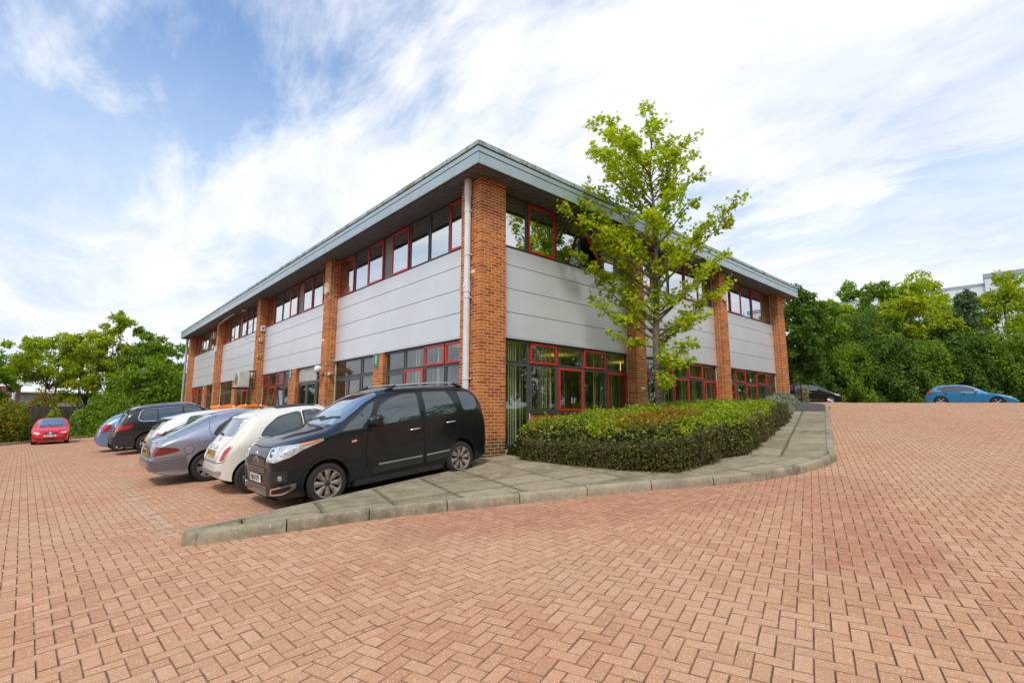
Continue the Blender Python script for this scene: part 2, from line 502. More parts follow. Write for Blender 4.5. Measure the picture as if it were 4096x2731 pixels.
pv = mesh_np('pavers', VB.reshape(-1, 3), FB, [M_PAVER, M_PAVERE], forecourt, np.tile(PMID, nb)); tag(pv, kind='stuff')
# the nearest blocks, one object each
pm = MB()
pm.v = [(sx * (HX - GAP), sy * (HY - GAP), zz_) for zz_ in (-.03, -.0065) for sx, sy in ((-1, -1), (1, -1), (1, 1), (-1, 1))] + [(sx * (HX - GAP - CHAM), sy * (HY - GAP - CHAM), 0) for sx, sy in ((-1, -1), (1, -1), (1, 1), (-1, 1))]
pm.f = list(QF); pm.m = list(PMID)
first = pm.build('paver', [M_PAVER, M_PAVERE], forecourt)
for q, idx in enumerate(np.nonzero(single)[0]):
    o = first if q == 0 else inst(first, forecourt)
    x, y = Cw[idx]
    nrm = gnormal(x, y, .05) + Vector((random.gauss(0, .006), random.gauss(0, .006), 0))
    nrm.normalize()
    ax = Vector((caw[idx], saw[idx], 0)); ax = (ax - nrm * ax.dot(nrm)).normalized()
    ay = nrm.cross(ax)
    Mx = Matrix((ax, ay, nrm)).transposed().to_4x4(); Mx.translation = (x, y, gz(x, y) + random.gauss(0, .0012))
    o.matrix_local = Mx
# blocks sawn off along the seam
mb = MB()
for c, a, fld in zip(C[cut], ANG[cut], FIELD[cut]):
    ax = np.array([math.cos(a), math.sin(a)]); ay = np.array([-ax[1], ax[0]])
    poly = [c + ax * sx * HX + ay * sy * HY for sx, sy in ((-1, -1), (1, -1), (1, 1), (-1, 1))]
    sd = 1 if fld == 0 else -1
    poly = clip_half(poly, SEAM_P + SEAM_N * sd * .05, SEAM_N * sd)
    if len(poly) < 3: continue
    ar_ = abs(sum(poly[a_][0] * poly[(a_ + 1) % len(poly)][1] - poly[(a_ + 1) % len(poly)][0] * poly[a_][1] for a_ in range(len(poly)))) / 2
    if ar_ < .0008: continue
    cen = sum(poly) / len(poly)
    def inset(e):
        r = []
        for p in poly:
            dvec = cen - p; L = np.linalg.norm(dvec); r.append(p + dvec * min(.6, e * 1.35 / L))
        return r
    o1, i1 = inset(GAP), inset(GAP + CHAM)
    n = len(poly); z0 = random.gauss(0, .001)
    Vv = [(p[0], p[1], gz(*p) - .03) for p in o1] + [(p[0], p[1], gz(*p) - .0065) for p in o1] + [(p[0], p[1], gz(*p) + z0) for p in i1]
    b0 = len(mb.v)
    mb.add(Vv, [tuple(range(2 * n, 3 * n))] + [(a_, (a_ + 1) % n, n + (a_ + 1) % n, n + a_) for a_ in range(n)])
    mb.f += [(b0 + n + a_, b0 + n + (a_ + 1) % n, b0 + 2 * n + (a_ + 1) % n, b0 + 2 * n + a_) for a_ in range(n)]; mb.m += [1] * n
cp = mb.build('cut_pavers', [M_PAVER, M_PAVERE], forecourt); tag(cp, kind='stuff')

# ================================================================== FOOTPATH
def stone(name, base, dark, light, scale=3.0, lichen=.55):
    m, t, b = nodes_of(name)
    rv = rand_value(t)
    f = noise_fac(t, scale, 7, .72, 'World', lo=.32, hi=.68)
    col = mixc(t, f, dark, base)
    col = mixc(t, mmath(t, 'MULTIPLY', rv, .6), col, light)
    g = noise_fac(t, scale * 7, 5, .7, 'World', lo=.5, hi=.75)
    col = mixc(t, mmath(t, 'MULTIPLY', g, .5), col, dark)
    if lichen:
        l = noise_fac(t, 1.7, 6, .75, 'World', lo=.52, hi=.68)
        col = mixc(t, mmath(t, 'MULTIPLY', l, lichen), col, (.15, .14, .055))
        w = noise_fac(t, 26, 2, .5, 'World', lo=.70, hi=.74)
        col = mixc(t, w, col, (.55, .52, .46))
    t.links.new(col, b.inputs['Base Color'])
    b.inputs['Roughness'].default_value = .9
    bump(t, b, g, .5, .006)
    return m
M_SLAB = stone('slab_concrete', (.35, .29, .185), (.15, .12, .07), (.44, .37, .25), 3.2)
M_KERB = stone('kerb_concrete', (.40, .335, .235), (.10, .083, .055), (.47, .40, .29), 2.6, .45)
M_SLABE = stone('slab_mossy_edge', (.20, .175, .10), (.085, .075, .04), (.26, .225, .13), 5.0)
M_SLABJ = simple('slab_bedding', (.045, .04, .022), .95, var=.3)
M_TARMAC = simple('tarmac', (.075, .07, .066), .92, var=.35, vscale=30, bumps=.4)
PH = .132
def ptop(x, y): return float(G0(x, y)) + PH
def cut_poly(poly, step, zf, bm=None):
    bm = bm or bmesh.new()
    f = bm.faces.new([bm.verts.new((p[0], p[1], 0)) for p in poly])
    for axi in (0, 1):
        lo = min(p[axi] for p in poly); hi = max(p[axi] for p in poly)
        for s in np.arange(math.floor(lo / step) * step, hi, step):
            no = Vector((1, 0, 0)) if axi == 0 else Vector((0, 1, 0))
            bmesh.ops.bisect_plane(bm, geom=list(bm.verts) + list(bm.edges) + list(bm.faces), plane_co=no * float(s), plane_no=no)
    for v in bm.verts:
        v.co.z = zf(v.co.x, v.co.y)
    return bm
footpath = empty('footpath', (0, 0, 0))
tag(footpath, 'raised concrete slab footpath wrapping the corner of the office', kind='structure')
def offset_line(pts, w):
    r = []
    for i_, p in enumerate(pts):
        d = Vector((0, 0))
        if i_ > 0: d += (Vector(p) - Vector(pts[i_ - 1])).normalized()
        if i_ < len(pts) - 1: d += (Vector(pts[i_ + 1]) - Vector(p)).normalized()
        d.normalize(); nrm = Vector((-d.y, d.x))
        r.append((p[0] + nrm.x * w, p[1] + nrm.y * w))
    return r
BEDDING = offset_line(KERB_FRONT, .05)[2:] + [(20.1, 1.45), (18.97, 1.45), (18.97, -.18), (.18, -.18), (.18, 35.9), (-.78, 35.9), (-.78, -.88)] + [(p[0] + .03, p[1] - .05) for p in KERB_LEFT[::-1][1:-1]] + [(-5.55, -1.90), (-5.55, -2.10)]
bm = cut_poly(BEDDING, 1.0, lambda x, y: ptop(x, y) - .03)
ext = bmesh.ops.extrude_edge_only(bm, edges=[e for e in bm.edges if e.is_boundary])
for v in [g for g in ext['geom'] if isinstance(g, bmesh.types.BMVert)]: v.co.z -= .35
bmesh.ops.recalc_face_normals(bm, faces=bm.faces)
me = bpy.data.meshes.new('bedding'); bm.to_mesh(me); bm.free(); me.materials.append(M_SLABJ)
link(bpy.data.objects.new('bedding', me), footpath)
# kerbstones
def kerbstone(a, b, a2, b2, top=None, w=.125):
    """a,b outer foot, a2,b2 inner line"""
    a, b, a2, b2 = [Vector((p[0], p[1], 0)) for p in (a, b, a2, b2)]
    d = (b - a).normalized(); ja = d * .008
    segs = []
    prof = [(0, -.25), (0, -.0), (.004, .06), (.010, .107), (.020, .125), (.036, PH + .001), (w, PH + .001), (w, -.25)]
    V = []
    for P0, P1 in ((a + ja, a2 + ja), (b - ja, b2 - ja)):
        dirv = (P1 - P0); L = dirv.length or 1; dirv = dirv / L
        for (o, h) in prof:
            q = P0 + dirv * (o / w * L)
            V.append((q.x, q.y, float(G0(q.x, q.y)) + h))
    n = len(prof)
    F = [(i_, i_ + 1, n + i_ + 1, n + i_) for i_ in range(n - 1)] + [tuple(range(n)), tuple(range(2 * n - 1, n - 1, -1))]
    m = MB(); m.add(V, F)
    return m.build('kerbstone', M_KERB, footpath, smooth=40)
ki = offset_line(KERB_FRONT, .125)
ki[0] = (-5.55, -1.93); ki[1] = (-5.50, -2.03)
for a in range(1, len(KERB_FRONT) - 1):
    kerbstone(KERB_FRONT[a], KERB_FRONT[a + 1], ki[a], ki[a + 1])
# rounded nose stone at the tip
m = MB()
nose = [(-5.70, -2.16), (-5.775, -2.10), (-5.80, -1.98), (-5.775, -1.86), (-5.70, -1.80), (-5.52, -1.83), (-5.50, -2.10)]
cx_, cy_ = -5.63, -1.98
rings = []
for h, s in ((-.25, 1.0), (0, 1.0), (.06, .985), (.108, .95), (.124, .90), (PH + .002, .80)):
    rings.append([(cx_ + (p[0] - cx_) * s, cy_ + (p[1] - cy_) * s, float(G0(cx_, cy_)) + h) for p in nose])
n = len(nose); V = [p for r_ in rings for p in r_]
F = [(r_ * n + a, r_ * n + (a + 1) % n, (r_ + 1) * n + (a + 1) % n, (r_ + 1) * n + a) for r_ in range(len(rings) - 1) for a in range(n)] + [tuple(range((len(rings) - 1) * n, len(rings) * n))]
m.add(V, F); m.build('kerbstone', M_KERB, footpath, smooth=45)
kl = [(p[0] + .02, p[1] - .10) for p in KERB_LEFT]
for a in range(len(KERB_LEFT) - 1):
    kerbstone(KERB_LEFT[a + 1], KERB_LEFT[a], kl[a + 1], kl[a], w=.10)
# slabs
BED = [(.55, -.55), (.34, -1.0), (.32, -2.5), (.42, -3.55), (.72, -4.28), (1.05, -4.42), (2.45, -4.30), (3.2, -4.46), (6.2, -3.72), (10.5, -2.68), (14.1, -1.64), (18.2, -.55), (18.2, -.1), (.6, -.1)]
def clip_convex(poly, win):
    """clip any polygon to a convex window"""
    n = len(win)
    for a in range(n):
        p = np.array(win[a]); q = np.array(win[(a + 1) % n]); d = q - p
        poly = clip_half(poly, p, np.array([-d[1], d[0]]))
        if len(poly) < 3: return []
    return poly
inner = [ki[a] for a in range(1, len(ki))]
def slabs(theta, origin, su, sv, win, stagger=.5):
    ct, st_ = math.cos(theta), math.sin(theta)
    T = np.array([[ct, st_], [-st_, ct]])
    reg = [np.array(p) for p in PATH_IN]
    for a in range(-40, 60):
        for b_ in range(-40, 60):
            o_ = (stagger * sv if a % 2 else 0)
            u0, v0 = a * su, b_ * sv + o_
            cell = [np.array([u0 + .010, v0 + .010]) @ T + origin, np.array([u0 + su - .010, v0 + .010]) @ T + origin, np.array([u0 + su - .010, v0 + sv - .010]) @ T + origin, np.array([u0 + .010, v0 + sv - .010]) @ T + origin]
            cc = sum(cell) / 4
            if not (-7 < cc[0] < 20 and -7 < cc[1] < 1): continue
            poly = clip_convex(reg, cell)
            if len(poly) < 3: continue
            poly = clip_convex(poly, win)
            if len(poly) < 3: continue
            ar_ = abs(sum(poly[i_][0] * poly[(i_ + 1) % len(poly)][1] - poly[(i_ + 1) % len(poly)][0] * poly[i_][1] for i_ in range(len(poly)))) / 2
            if ar_ < .01: continue
            c2 = sum(poly) / len(poly)
            if bool(inside(BED, c2[0], c2[1])) and float(dist_poly(BED, c2[0], c2[1])) > .45: continue
            yield poly
PATH_IN = inner[:] + [(20.0, 1.4), (19.0, 1.4), (19.0, -.2), (.3, -.2), (.0, -.02), (-.80, .0), (-.80, -.90)] + kl[::-1]
def add_slabs(theta, origin, su, sv, win, stagger=.5):
    for poly in slabs(theta, np.array(origin), su, sv, win, stagger):
        n = len(poly)
        dz = random.gauss(0, .0025); tx = random.gauss(0, .004); ty = random.gauss(0, .004)
        c2 = sum(poly) / n
        zt = [ptop(p[0], p[1]) + dz + tx * (p[0] - c2[0]) + ty * (p[1] - c2[1]) for p in poly]
        ins = []
        for p in poly:
            dv = c2 - p; L = np.linalg.norm(dv); ins.append(p + dv * min(.3, .006 / L))
        V = [(p[0], p[1], z - .05) for p, z in zip(poly, zt)] + [(p[0], p[1], z - .004) for p, z in zip(poly, zt)] + [(p[0], p[1], z) for p, z in zip(ins, zt)]
        in2 = []
        for p in poly:
            dv = c2 - p; L = np.linalg.norm(dv); in2.append(p + dv * min(.4, random.uniform(.028, .05) / L))
        V += [(p[0], p[1], z + .0004) for p, z in zip(in2, zt)]
        F = [(a, (a + 1) % n, n + (a + 1) % n, n + a) for a in range(n)] + [(n + a, n + (a + 1) % n, 2 * n + (a + 1) % n, 2 * n + a) for a in range(n)]
        mm = MB(); mm.add(V, [tuple(range(3 * n, 4 * n))] + F); mm.add(V, [(2 * n + a, 2 * n + (a + 1) % n, 3 * n + (a + 1) % n, 3 * n + a) for a in range(n)], 1)
        mm.build('paving_slab', [M_SLAB, M_SLABE], footpath)
TP = R(15.8)
dpx, dpy = math.cos(TP), math.sin(TP)
SP = (2.3, -4.9)       # the two laying directions meet on this line
W0 = [(-7, -7), (SP[0] + 1.2, -7), (SP[0] - .15, 1), (-7, 1)]
W1 = [(SP[0] + 1.21, -7), (14.9, -7), (14.3, 1), (SP[0] - .14, 1)]
add_slabs(R(-14), (-5.2, -2.0), .9, .62, W0, 0.0)
add_slabs(TP, (4.42, -5.52), .92, .76, W1, 0.0)
# tarmac apron beyond the slabs
tar = [p for p in PATH_IN if p[0] > 14.6 and p[1] < 1.5]
bm = cut_poly([(14.66, -2.62)] + [p for p in inner if p[0] > 14.7] + [(20.0, 1.4), (19.0, 1.4), (18.98, -.2), (14.4, -.2)], .8, lambda x, y: ptop(x, y) + .004)
bmesh.ops.recalc_face_normals(bm, faces=bm.faces)
me = bpy.data.meshes.new('tarmac_apron'); bm.to_mesh(me); bm.free(); me.materials.append(M_TARMAC)
tag(link(bpy.data.objects.new('tarmac_apron', me)), 'dark tarmac patch at the top of the footpath', kind='structure')
# ================================================================== OFFICE BUILDING
def brick_material():
    m, t, b = nodes_of('brick')
    rv = rand_value(t)
    col = ramp(t, rv, [(0, (.32, .070, .014)), (.35, (.47, .115, .016)), (.7, (.58, .16, .020)), (1, (.66, .215, .03))])
    f = noise_fac(t, 26, 5, .7, 'World', lo=.4, hi=.75)
    col = mixc(t, mmath(t, 'MULTIPLY', f, .45), col, (.27, .07, .022))
    # splash-dirt on the lowest courses
    sp = n_(t, 'ShaderNodeSeparateXYZ'); t.links.new(geo_pos(t), sp.inputs[0])
    nz = noise_fac(t, 3, 4, .6, 'World', lo=.3, hi=.7)
    h = mmath(t, 'ADD', sp.outputs[2], mmath(t, 'MULTIPLY', nz, .12))
    r = n_(t, 'ShaderNodeMapRange'); r.inputs['From Min'].default_value = .66; r.inputs['From Max'].default_value = .44; t.links.new(h, r.inputs['Value'])
    col = mixc(t, mmath(t, 'MULTIPLY', r.outputs['Result'], .75), col, (.085, .055, .028))
    t.links.new(col, b.inputs['Base Color']); b.inputs['Roughness'].default_value = .82
    bump(t, b, f, .4, .004)
    return m
M_BRICK = brick_material()
M_MORTAR = simple('mortar', (.86, .72, .47), .95, var=.15, vscale=20)
M_CLAD = simple('cladding_sheet', (.70, .715, .735), .36, metal=.25, var=.03, vscale=.7)
M_FASCIA = simple('fascia_sheet', (.38, .475, .50), .33, metal=.25, var=.05, vscale=1.5)
def moss_mat():
    m, t, b = nodes_of('weathered_capping')
    f = noise_fac(t, 3.0, 6, .7, 'World', stretch=(1, 1, .35), lo=.45, hi=.62)
    t.links.new(mixc(t, f, (.40, .49, .49), (.20, .23, .11)), b.inputs['Base Color']); b.inputs['Roughness'].default_value = .6
    return m
M_MOSS = moss_mat()
M_DARK = simple('frame_grey', (.082, .088, .090), .42, var=.1)
M_RED = simple('frame_red', (.62, .024, .016), .35, var=.1, vscale=10)
M_SOFFIT = simple('soffit_board', (.15, .165, .185), .6, var=.12, vscale=3)
M_GAP = simple('shadow_gap', (.02, .02, .02), .8)
M_ROOF = simple('roof_sheet', (.45, .46, .42), .6, var=.25, vscale=2)
M_PIPE_W = simple('pipe_white', (.74, .745, .75), .4, var=.06, vscale=4)
M_PIPE_B = simple('pipe_grey_blue', (.34, .45, .46), .45, var=.1)
M_WHITE = simple('white_plastic', (.72, .70, .62), .5, var=.08, vscale=9)
M_CREAM = simple('cream_metal', (.62, .59, .50), .45, var=.1, vscale=6)
M_BLACK = simple('black_plastic', (.012, .012, .013), .45, var=.1)
M_BLACKMET = simple('black_iron', (.015, .016, .018), .4)
M_CHROME = simple('chrome', (.75, .76, .78), .12, metal=1)
M_GREEN = simple('green_sign', (.006, .22, .13), .35)
M_YELLOW = simple('yellow_plastic', (.70, .50, .03), .4)
M_OPAL = simple('opal_globe', (.82, .80, .77), .2, coat=.5)
M_INT = simple('plaster_inside', (.34, .33, .29), .9, var=.1)
M_CEIL = simple('ceiling_tiles', (.55, .54, .50), .9, var=.05)
M_CARPET = simple('carpet_inside', (.10, .09, .08), .95)
M_BLIND = simple('blind_fabric', (.84, .84, .68), .8, var=.08, vscale=3)
M_PANELG = simple('infill_panel', (.19, .175, .15), .5, var=.08)
M_LOUVRE = simple('louvre_panel', (.48, .47, .44), .5, var=.06)
def pane_material(name, refl, tint):
    m = bpy.data.materials.new(name); m.use_nodes = True; t = m.node_tree; t.nodes.clear()
    o = n_(t, 'ShaderNodeOutputMaterial')
    tr = n_(t, 'ShaderNodeBsdfTransparent', Color=c4(tint))
    gl = n_(t, 'ShaderNodeBsdfGlossy', Color=(.93, .96, .96, 1), Roughness=.008)
    fr = n_(t, 'ShaderNodeFresnel', IOR=1.5)
    nz = n_(t, 'ShaderNodeTexNoise', Scale=.9, Detail=1); t.links.new(geo_pos(t), nz.inputs['Vector'])
    bp = n_(t, 'ShaderNodeBump', Strength=.06, Distance=.05); t.links.new(nz.outputs['Fac'], bp.inputs['Height'])
    t.links.new(bp.outputs[0], gl.inputs['Normal'])
    f = mmath(t, 'ADD', mmath(t, 'MULTIPLY', fr.outputs[0], 1 - refl), refl, True)
    bf = n_(t, 'ShaderNodeNewGeometry')
    f = mmath(t, 'MULTIPLY', f, mmath(t, 'SUBTRACT', 1.0, bf.outputs['Backfacing']))
    mx = n_(t, 'ShaderNodeMixShader')
    t.links.new(f, mx.inputs[0]); t.links.new(tr.outputs[0], mx.inputs[1]); t.links.new(gl.outputs[0], mx.inputs[2])
    t.links.new(mx.outputs[0], o.inputs[0])
    return m
M_PANE_UP = pane_material('glass_upper', .66, (.70, .74, .70))
M_PANE_LO = pane_material('glass_lower', .12, (.93, .96, .88))

office = empty('office_building', (0, 0, 0))
tag(office, 'two-storey brick and grey-clad office with red window frames and wide eaves', 'building')

# ---- local frames of the two elevations: s runs along the wall from the corner, d is depth into the building
def LEFT(s, d, z): return (d, s, z)
def RIGHT(s, d, z): return (s, d, z)
REC = .33
SOF, CLB, CLT = 6.70, 2.93, 5.25
ZB = -.3
def fbox(mb, fr, s0, s1, d0, d1, z0, z1, mi=0): return mb.box(fr(s0, d0, z0), fr(s1, d1, z1), mi)

# ---- brick pillars
BL, BH, BW, CO = .213, .063, .1025, .075
def brick_faces(width_s, depth, sides=(True, True), corner=False):
    """rows of (s0,s1,d0,d1) for a course, even and odd"""
    rows = []
    for odd in (0, 1):
        L = []
        if corner:       # both faces are show faces, 3.5 bricks each
            full = [(a * .225, a * .225 + BL) for a in range(3)] + [(.675, .7775)]
            off = [(.1125 + a * .225, .1125 + a * .225 + BL) for a in range(3)]
            if odd == 0:
                L += [(a, b, 0, BW) for a, b in full]; L += [(0, BW, a, b) for a, b in off]
            else:
                L += [(a, b, 0, BW) for a, b in off]; L += [(0, BW, a, b) for a, b in full]
        else:
            w = width_s
            k = int(round((w - BW) / .225))
            A = [(a * .225, a * .225 + BL) for a in range(k)] + [(w - BW, w)]
            B = [(0, BW)] + [(.1125 + a * .225, .1125 + a * .225 + BL) for a in range(k)]
            L += [(a, b, 0, BW) for a, b in (A if odd == 0 else B)]
            st_l = [(.1125, .3275)] if odd == 0 else [(BW + .01, BL), (.225, .3275)]
            st_r = [(BW + .01, BL), (.225, .3275)] if odd == 0 else [(.1125, .3275)]
            L += [(0, BW, a, b) for a, b in st_l]; L += [(w - BW, w, a, b) for a, b in st_r]
        rows.append(L)
    return rows
brick_proto = {}
def pillar(fr, s0, w, depth, corner=False, single_rows=(), base=ZB):
    m = MB(); fbox(m, fr, s0 + .003, s0 + w - .003, .003, depth - .003 if corner else REC + .05, base, SOF - .002)
    p = m.build('brick_pillar', M_MORTAR, office)
    rows = brick_faces(w, depth, corner=corner)
    bulk = MB(); nc = int((SOF - base) / CO)
    for c in range(nc):
        z0 = SOF - (c + 1) * CO + .005
        for (a, b, d0, d1) in rows[c % 2]:
            j = random.gauss(0, .0012)
            A, B = fr(s0 + a, d0 + j, z0), fr(s0 + b, d1 + j, z0 + BH)
            if c in single_rows:
                sz = tuple(round(abs(B[i_] - A[i_]), 4) for i_ in range(3))
                if sz not in brick_proto:
                    q = MB().box((-sz[0] / 2, -sz[1] / 2, -sz[2] / 2), (sz[0] / 2, sz[1] / 2, sz[2] / 2)).build('brick', M_BRICK, p)
                    brick_proto[sz] = q.data
                else:
                    q = link(bpy.data.objects.new('brick', brick_proto[sz]), p)
                q.location = tuple((A[i_] + B[i_]) / 2 for i_ in range(3))
            else:
                bulk.box(A, B)
    q = bulk.build('bricks', M_BRICK, p); tag(q, kind='stuff')
    return p
pillar(LEFT, 0, .7775, .7775, corner=True, single_rows=set(range(30, 73)))
for s0, w in ((8.78, .5525), (17.35, .5525), (25.92, .5525), (34.6, .7775)): pillar(LEFT, s0, w, REC)
for s0, w in ((6.17, .5525), (12.12, .5525), (18.07, .7775)): pillar(RIGHT, s0, w, REC)

# ---- cladding
def clad(fr, s0, s1):
    lines = [CLB + .045, 3.59, 4.19, 4.80, CLT]
    for a, b in zip(lines[:-1], lines[1:]):
        m = MB(); fbox(m, fr, s0 + .004, s1 - .004, REC - .03, REC + .02, a + .007, b - .007)
        m.build('cladding_panel', M_CLAD, office, bevel=.004)
    m = MB(); fbox(m, fr, s0, s1, REC + .005, REC + .08, CLB, CLT); m.build('cladding_backing', M_GAP, office)
    m = MB(); fbox(m, fr, s0 + .002, s1 - .002, REC - .055, REC + .03, CLB, CLB + .04); m.build('drip_trim', M_CLAD, office, bevel=.004)
# ---- windows
def sash(parent, fr, s0, s1, z0, z1, red, pane, fw=.055, d=REC + .02, tilt=0.0):
    """one light: a frame of four bars with a pane; tilt swings it out at the foot"""
    mat = M_RED if red else M_DARK
    w = fw * (1.0 if red else .55)
    dd = d - (.025 if red else 0)
    m = MB()
    for (a, b, c, e) in ((s0, s1, z0, z0 + w), (s0, s1, z1 - w, z1), (s0, s0 + w, z0 + w, z1 - w), (s1 - w, s1, z0 + w, z1 - w)):
        fbox(m, fr, a, b, dd, dd + .05, c, e)
    o = m.build('sash', mat, parent, bevel=.004)
    g = MB(); fbox(g, fr, s0 + w - .003, s1 - w + .003, dd + .022, dd + .030, z0 + w - .003, z1 - w + .003)
    pg = g.build('pane', pane, parent)
    if tilt:
        hinge = Vector(fr(s0, dd, z1)); axis = Vector(fr(1, 0, 0)) if True else None
        axis = (Vector(fr(1, 0, 0)) - Vector(fr(0, 0, 0))).normalized()
        sgn = 1 if fr is LEFT else -1
        Mx = Matrix.Translation(hinge) @ Matrix.Rotation(sgn * tilt, 4, axis) @ Matrix.Translation(-hinge)
        o.matrix_local = Mx; pg.matrix_local = Mx
    return o
def window_band(fr, s0, s1, edges, z0, z1, name='window_band'):
    """outer frame with mullions at the edges"""
    m = MB()
    fbox(m, fr, s0, s1, REC + .035, REC + .11, z0, z0 + .055)
    fbox(m, fr, s0, s1, REC + .035, REC + .11, z1 - .05, z1)
    for e in edges:
        fbox(m, fr, max(s0, e - .03), min(s1, e + .03), REC + .037, REC + .108, z0 + .055, z1 - .05)
    return m.build(name, M_DARK, office)
def upper(fr, s0, s1, edges, cols, openw=()):
    w = window_band(fr, s0, s1, edges, CLT, SOF - .02)
    for q, (a, b) in enumerate(zip(edges[:-1], edges[1:])):
        c = cols[q]
        if c == 'P':
            m = MB(); fbox(m, fr, a + .03, b - .03, REC + .05, REC + .09, CLT + .055, SOF - .07); m.build('infill_panel', M_PANELG, w)
        else:
            sash(w, fr, a + .028, b - .028, CLT + .05, SOF - .065, c == 'R', M_PANE_UP, tilt=R(26) if q in openw else 0)
def lower(fr, s0, s1, edges, top, bot, sill=1.19, tr=2.33, openb=()):
    w = window_band(fr, s0, s1, edges, sill - .09, CLB)
    m = MB(); fbox(m, fr, s0, s1, REC + .035, REC + .11, tr - .03, tr + .03); m.build('transom', M_DARK, w)
    m = MB(); fbox(m, fr, s0, s1, REC - .03, REC + .12, sill - .10, sill - .06); m.build('sill', M_DARK, w)
    for q, (a, b) in enumerate(zip(edges[:-1], edges[1:])):
        sash(w, fr, a + .028, b - .028, tr + .025, CLB - .045, top[q] == 'R', M_PANE_LO)
        sash(w, fr, a + .028, b - .028, sill - .035, tr - .025, bot[q] == 'R', M_PANE_LO, tilt=R(9) if q in openb else 0)
    # brickwork under the sill: a soldier course over stretchers
    m = MB(); fbox(m, fr, s0, s1, REC + .01, REC + .12, ZB, sill - .09); wl_ = m.build('apron_wall', M_MORTAR, office)
    m = MB(); n = int((s1 - s0) / .075)
    for a in range(n): fbox(m, fr, s0 + a * .075 + .005, s0 + a * .075 + .07, REC + .003, REC + .1, sill - .315, sill - .10)
    z = sill - .325; r = 0
    while z > ZB + .1:
        a = s0 - (.11 if r % 2 else 0)
        while a < s1:
            x0, x1 = max(s0, a), min(s1, a + BL)
            if x1 - x0 > .03: fbox(m, fr, x0, x1, REC + .003, REC + .1, z - BH, z)
            a += .225
        z -= CO; r += 1
    q = m.build('bricks', M_BRICK, wl_); tag(q, kind='stuff')
def fullglass(fr, s0, s1, z0=.29, tr=2.33):
    w = window_band(fr, s0, s1, [s0 + .03, s1 - .03], z0 - .06, CLB, 'glazed_screen')
    m = MB(); fbox(m, fr, s0, s1, REC + .036, REC + .11, tr - .035, tr + .035); m.build('transom', M_DARK, w)
    sash(w, fr, s0 + .05, s1 - .05, tr + .03, CLB - .045, False, M_PANE_LO)
    sash(w, fr, s0 + .05, s1 - .05, z0 - .01, tr - .03, False, M_PANE_LO)
    m = MB(); fbox(m, fr, s0, s1, REC + .02, REC + .13, ZB, z0 - .06); m.build('plinth', M_MORTAR, w)
def door(fr, s0, s1, leaves, z0=.16, tr=2.33, vent=False):
    w = window_band(fr, s0, s1, [s0 + .03, s1 - .03], z0 - .1, CLB, 'entrance')
    m = MB(); fbox(m, fr, s0, s1, REC + .036, REC + .11, tr - .035, tr + .035); m.build('transom', M_DARK, w)
    if vent:
        m = MB(); fbox(m, fr, s0 + .05, s1 - .05, REC + .04, REC + .08, tr + .03, CLB - .04); pn = m.build('vent_panel', M_LOUVRE, w)
        m = MB()
        for a in range(6): fbox(m, fr, s1 - .75, s1 - .18, REC + .025, REC + .042, tr + .12 + a * .065, tr + .155 + a * .065)
        m.build('vent_slats', M_CREAM, pn)
    else:
        sash(w, fr, s0 + .05, s1 - .05, tr + .03, CLB - .045, False, M_PANE_LO)
    for a in range(leaves):
        b0 = s0 + .05 + (s1 - s0 - .1) * a / leaves; b1 = s0 + .05 + (s1 - s0 - .1) * (a + 1) / leaves
        lf = sash(w, fr, b0 + .005, b1 - .005, z0, tr - .04, False, M_PANE_LO, fw=.16)
        lf.name = 'door_leaf'
        m = MB(); hs = b1 - .12 if a == 0 else b0 + .12
        m.tube([fr(hs, REC - .05, 1.0), fr(hs, REC - .05, 1.45)], .014, 8); m.build('handle', M_CHROME, w)
def pier(fr, s0, s1):
    m = MB(); fbox(m, fr, s0 + .006, s1 - .006, REC - .077, REC + .12, ZB, CLB); p = m.build('brick_pier', M_MORTAR, office)
    m = MB(); z = CLB - .01; r = 0
    while z > ZB + .1:
        a = s0 - (.1125 if r % 2 else 0)
        while a < s1 - .02:
            x0, x1 = max(s0, a), min(s1, a + BL)
            if x1 - x0 > .03: fbox(m, fr, x0, x1, REC - .08, REC + .03, z - BH, z)
            a += .225
        z -= CO; r += 1
    q = m.build('bricks', M_BRICK, p); tag(q, kind='stuff')

LB = [(.7775, 8.78), (9.3325, 17.35), (17.9025, 25.92), (26.4725, 34.6)]
RB = [(.7775, 6.17), (6.7225, 12.12), (12.6725, 18.07)]
for a, b in LB: clad(LEFT, a, b)
for a, b in RB: clad(RIGHT, a, b)
A1 = [0, 1.0, 1.99, 3.05, 4.12, 4.63, 5.72, 6.76]; C1 = 'RDDRPRDR'
A2 = [0, 1.02, 2.08, 3.16, 3.77, 4.77, 5.80, 6.90]; C2 = 'RDRPRDDR'
for q, (a, b) in enumerate(LB):
    T, Cc = (A1, C1) if q % 2 == 0 else (A2, C2)
    upper(LEFT, a, b, [a + t_ for t_ in T] + [b], Cc, openw=(0,) if q == 9 else ())
upper(RIGHT, *RB[0], [RB[0][0], 1.84, 2.93, 4.01, 5.07, 5.70, RB[0][1]], 'DRDRDP', openw=(3,))
upper(RIGHT, *RB[1], [RB[1][0], 7.75, 8.85, 9.95, 11.0, RB[1][1]], 'RDDRD')
upper(RIGHT, *RB[2], [RB[2][0], 13.73, 14.82, 15.89, 17.05, RB[2][1]], 'DRDRD')
# ground floor, right elevation
fullglass(RIGHT, RB[0][0], 1.90)
lower(RIGHT, 1.90, RB[0][1], [1.90, 2.95, 4.03, 5.10, RB[0][1]], 'RDRD', 'DRDR')
lower(RIGHT, *RB[1], [RB[1][0], 7.81, 8.87, 9.95, 11.03, RB[1][1]], 'DRDRD', 'RDRDR')
lower(RIGHT, *RB[2], [RB[2][0], 13.79, 14.83, 15.93, 17.04, RB[2][1]], 'DRDRD', 'RDRDD')
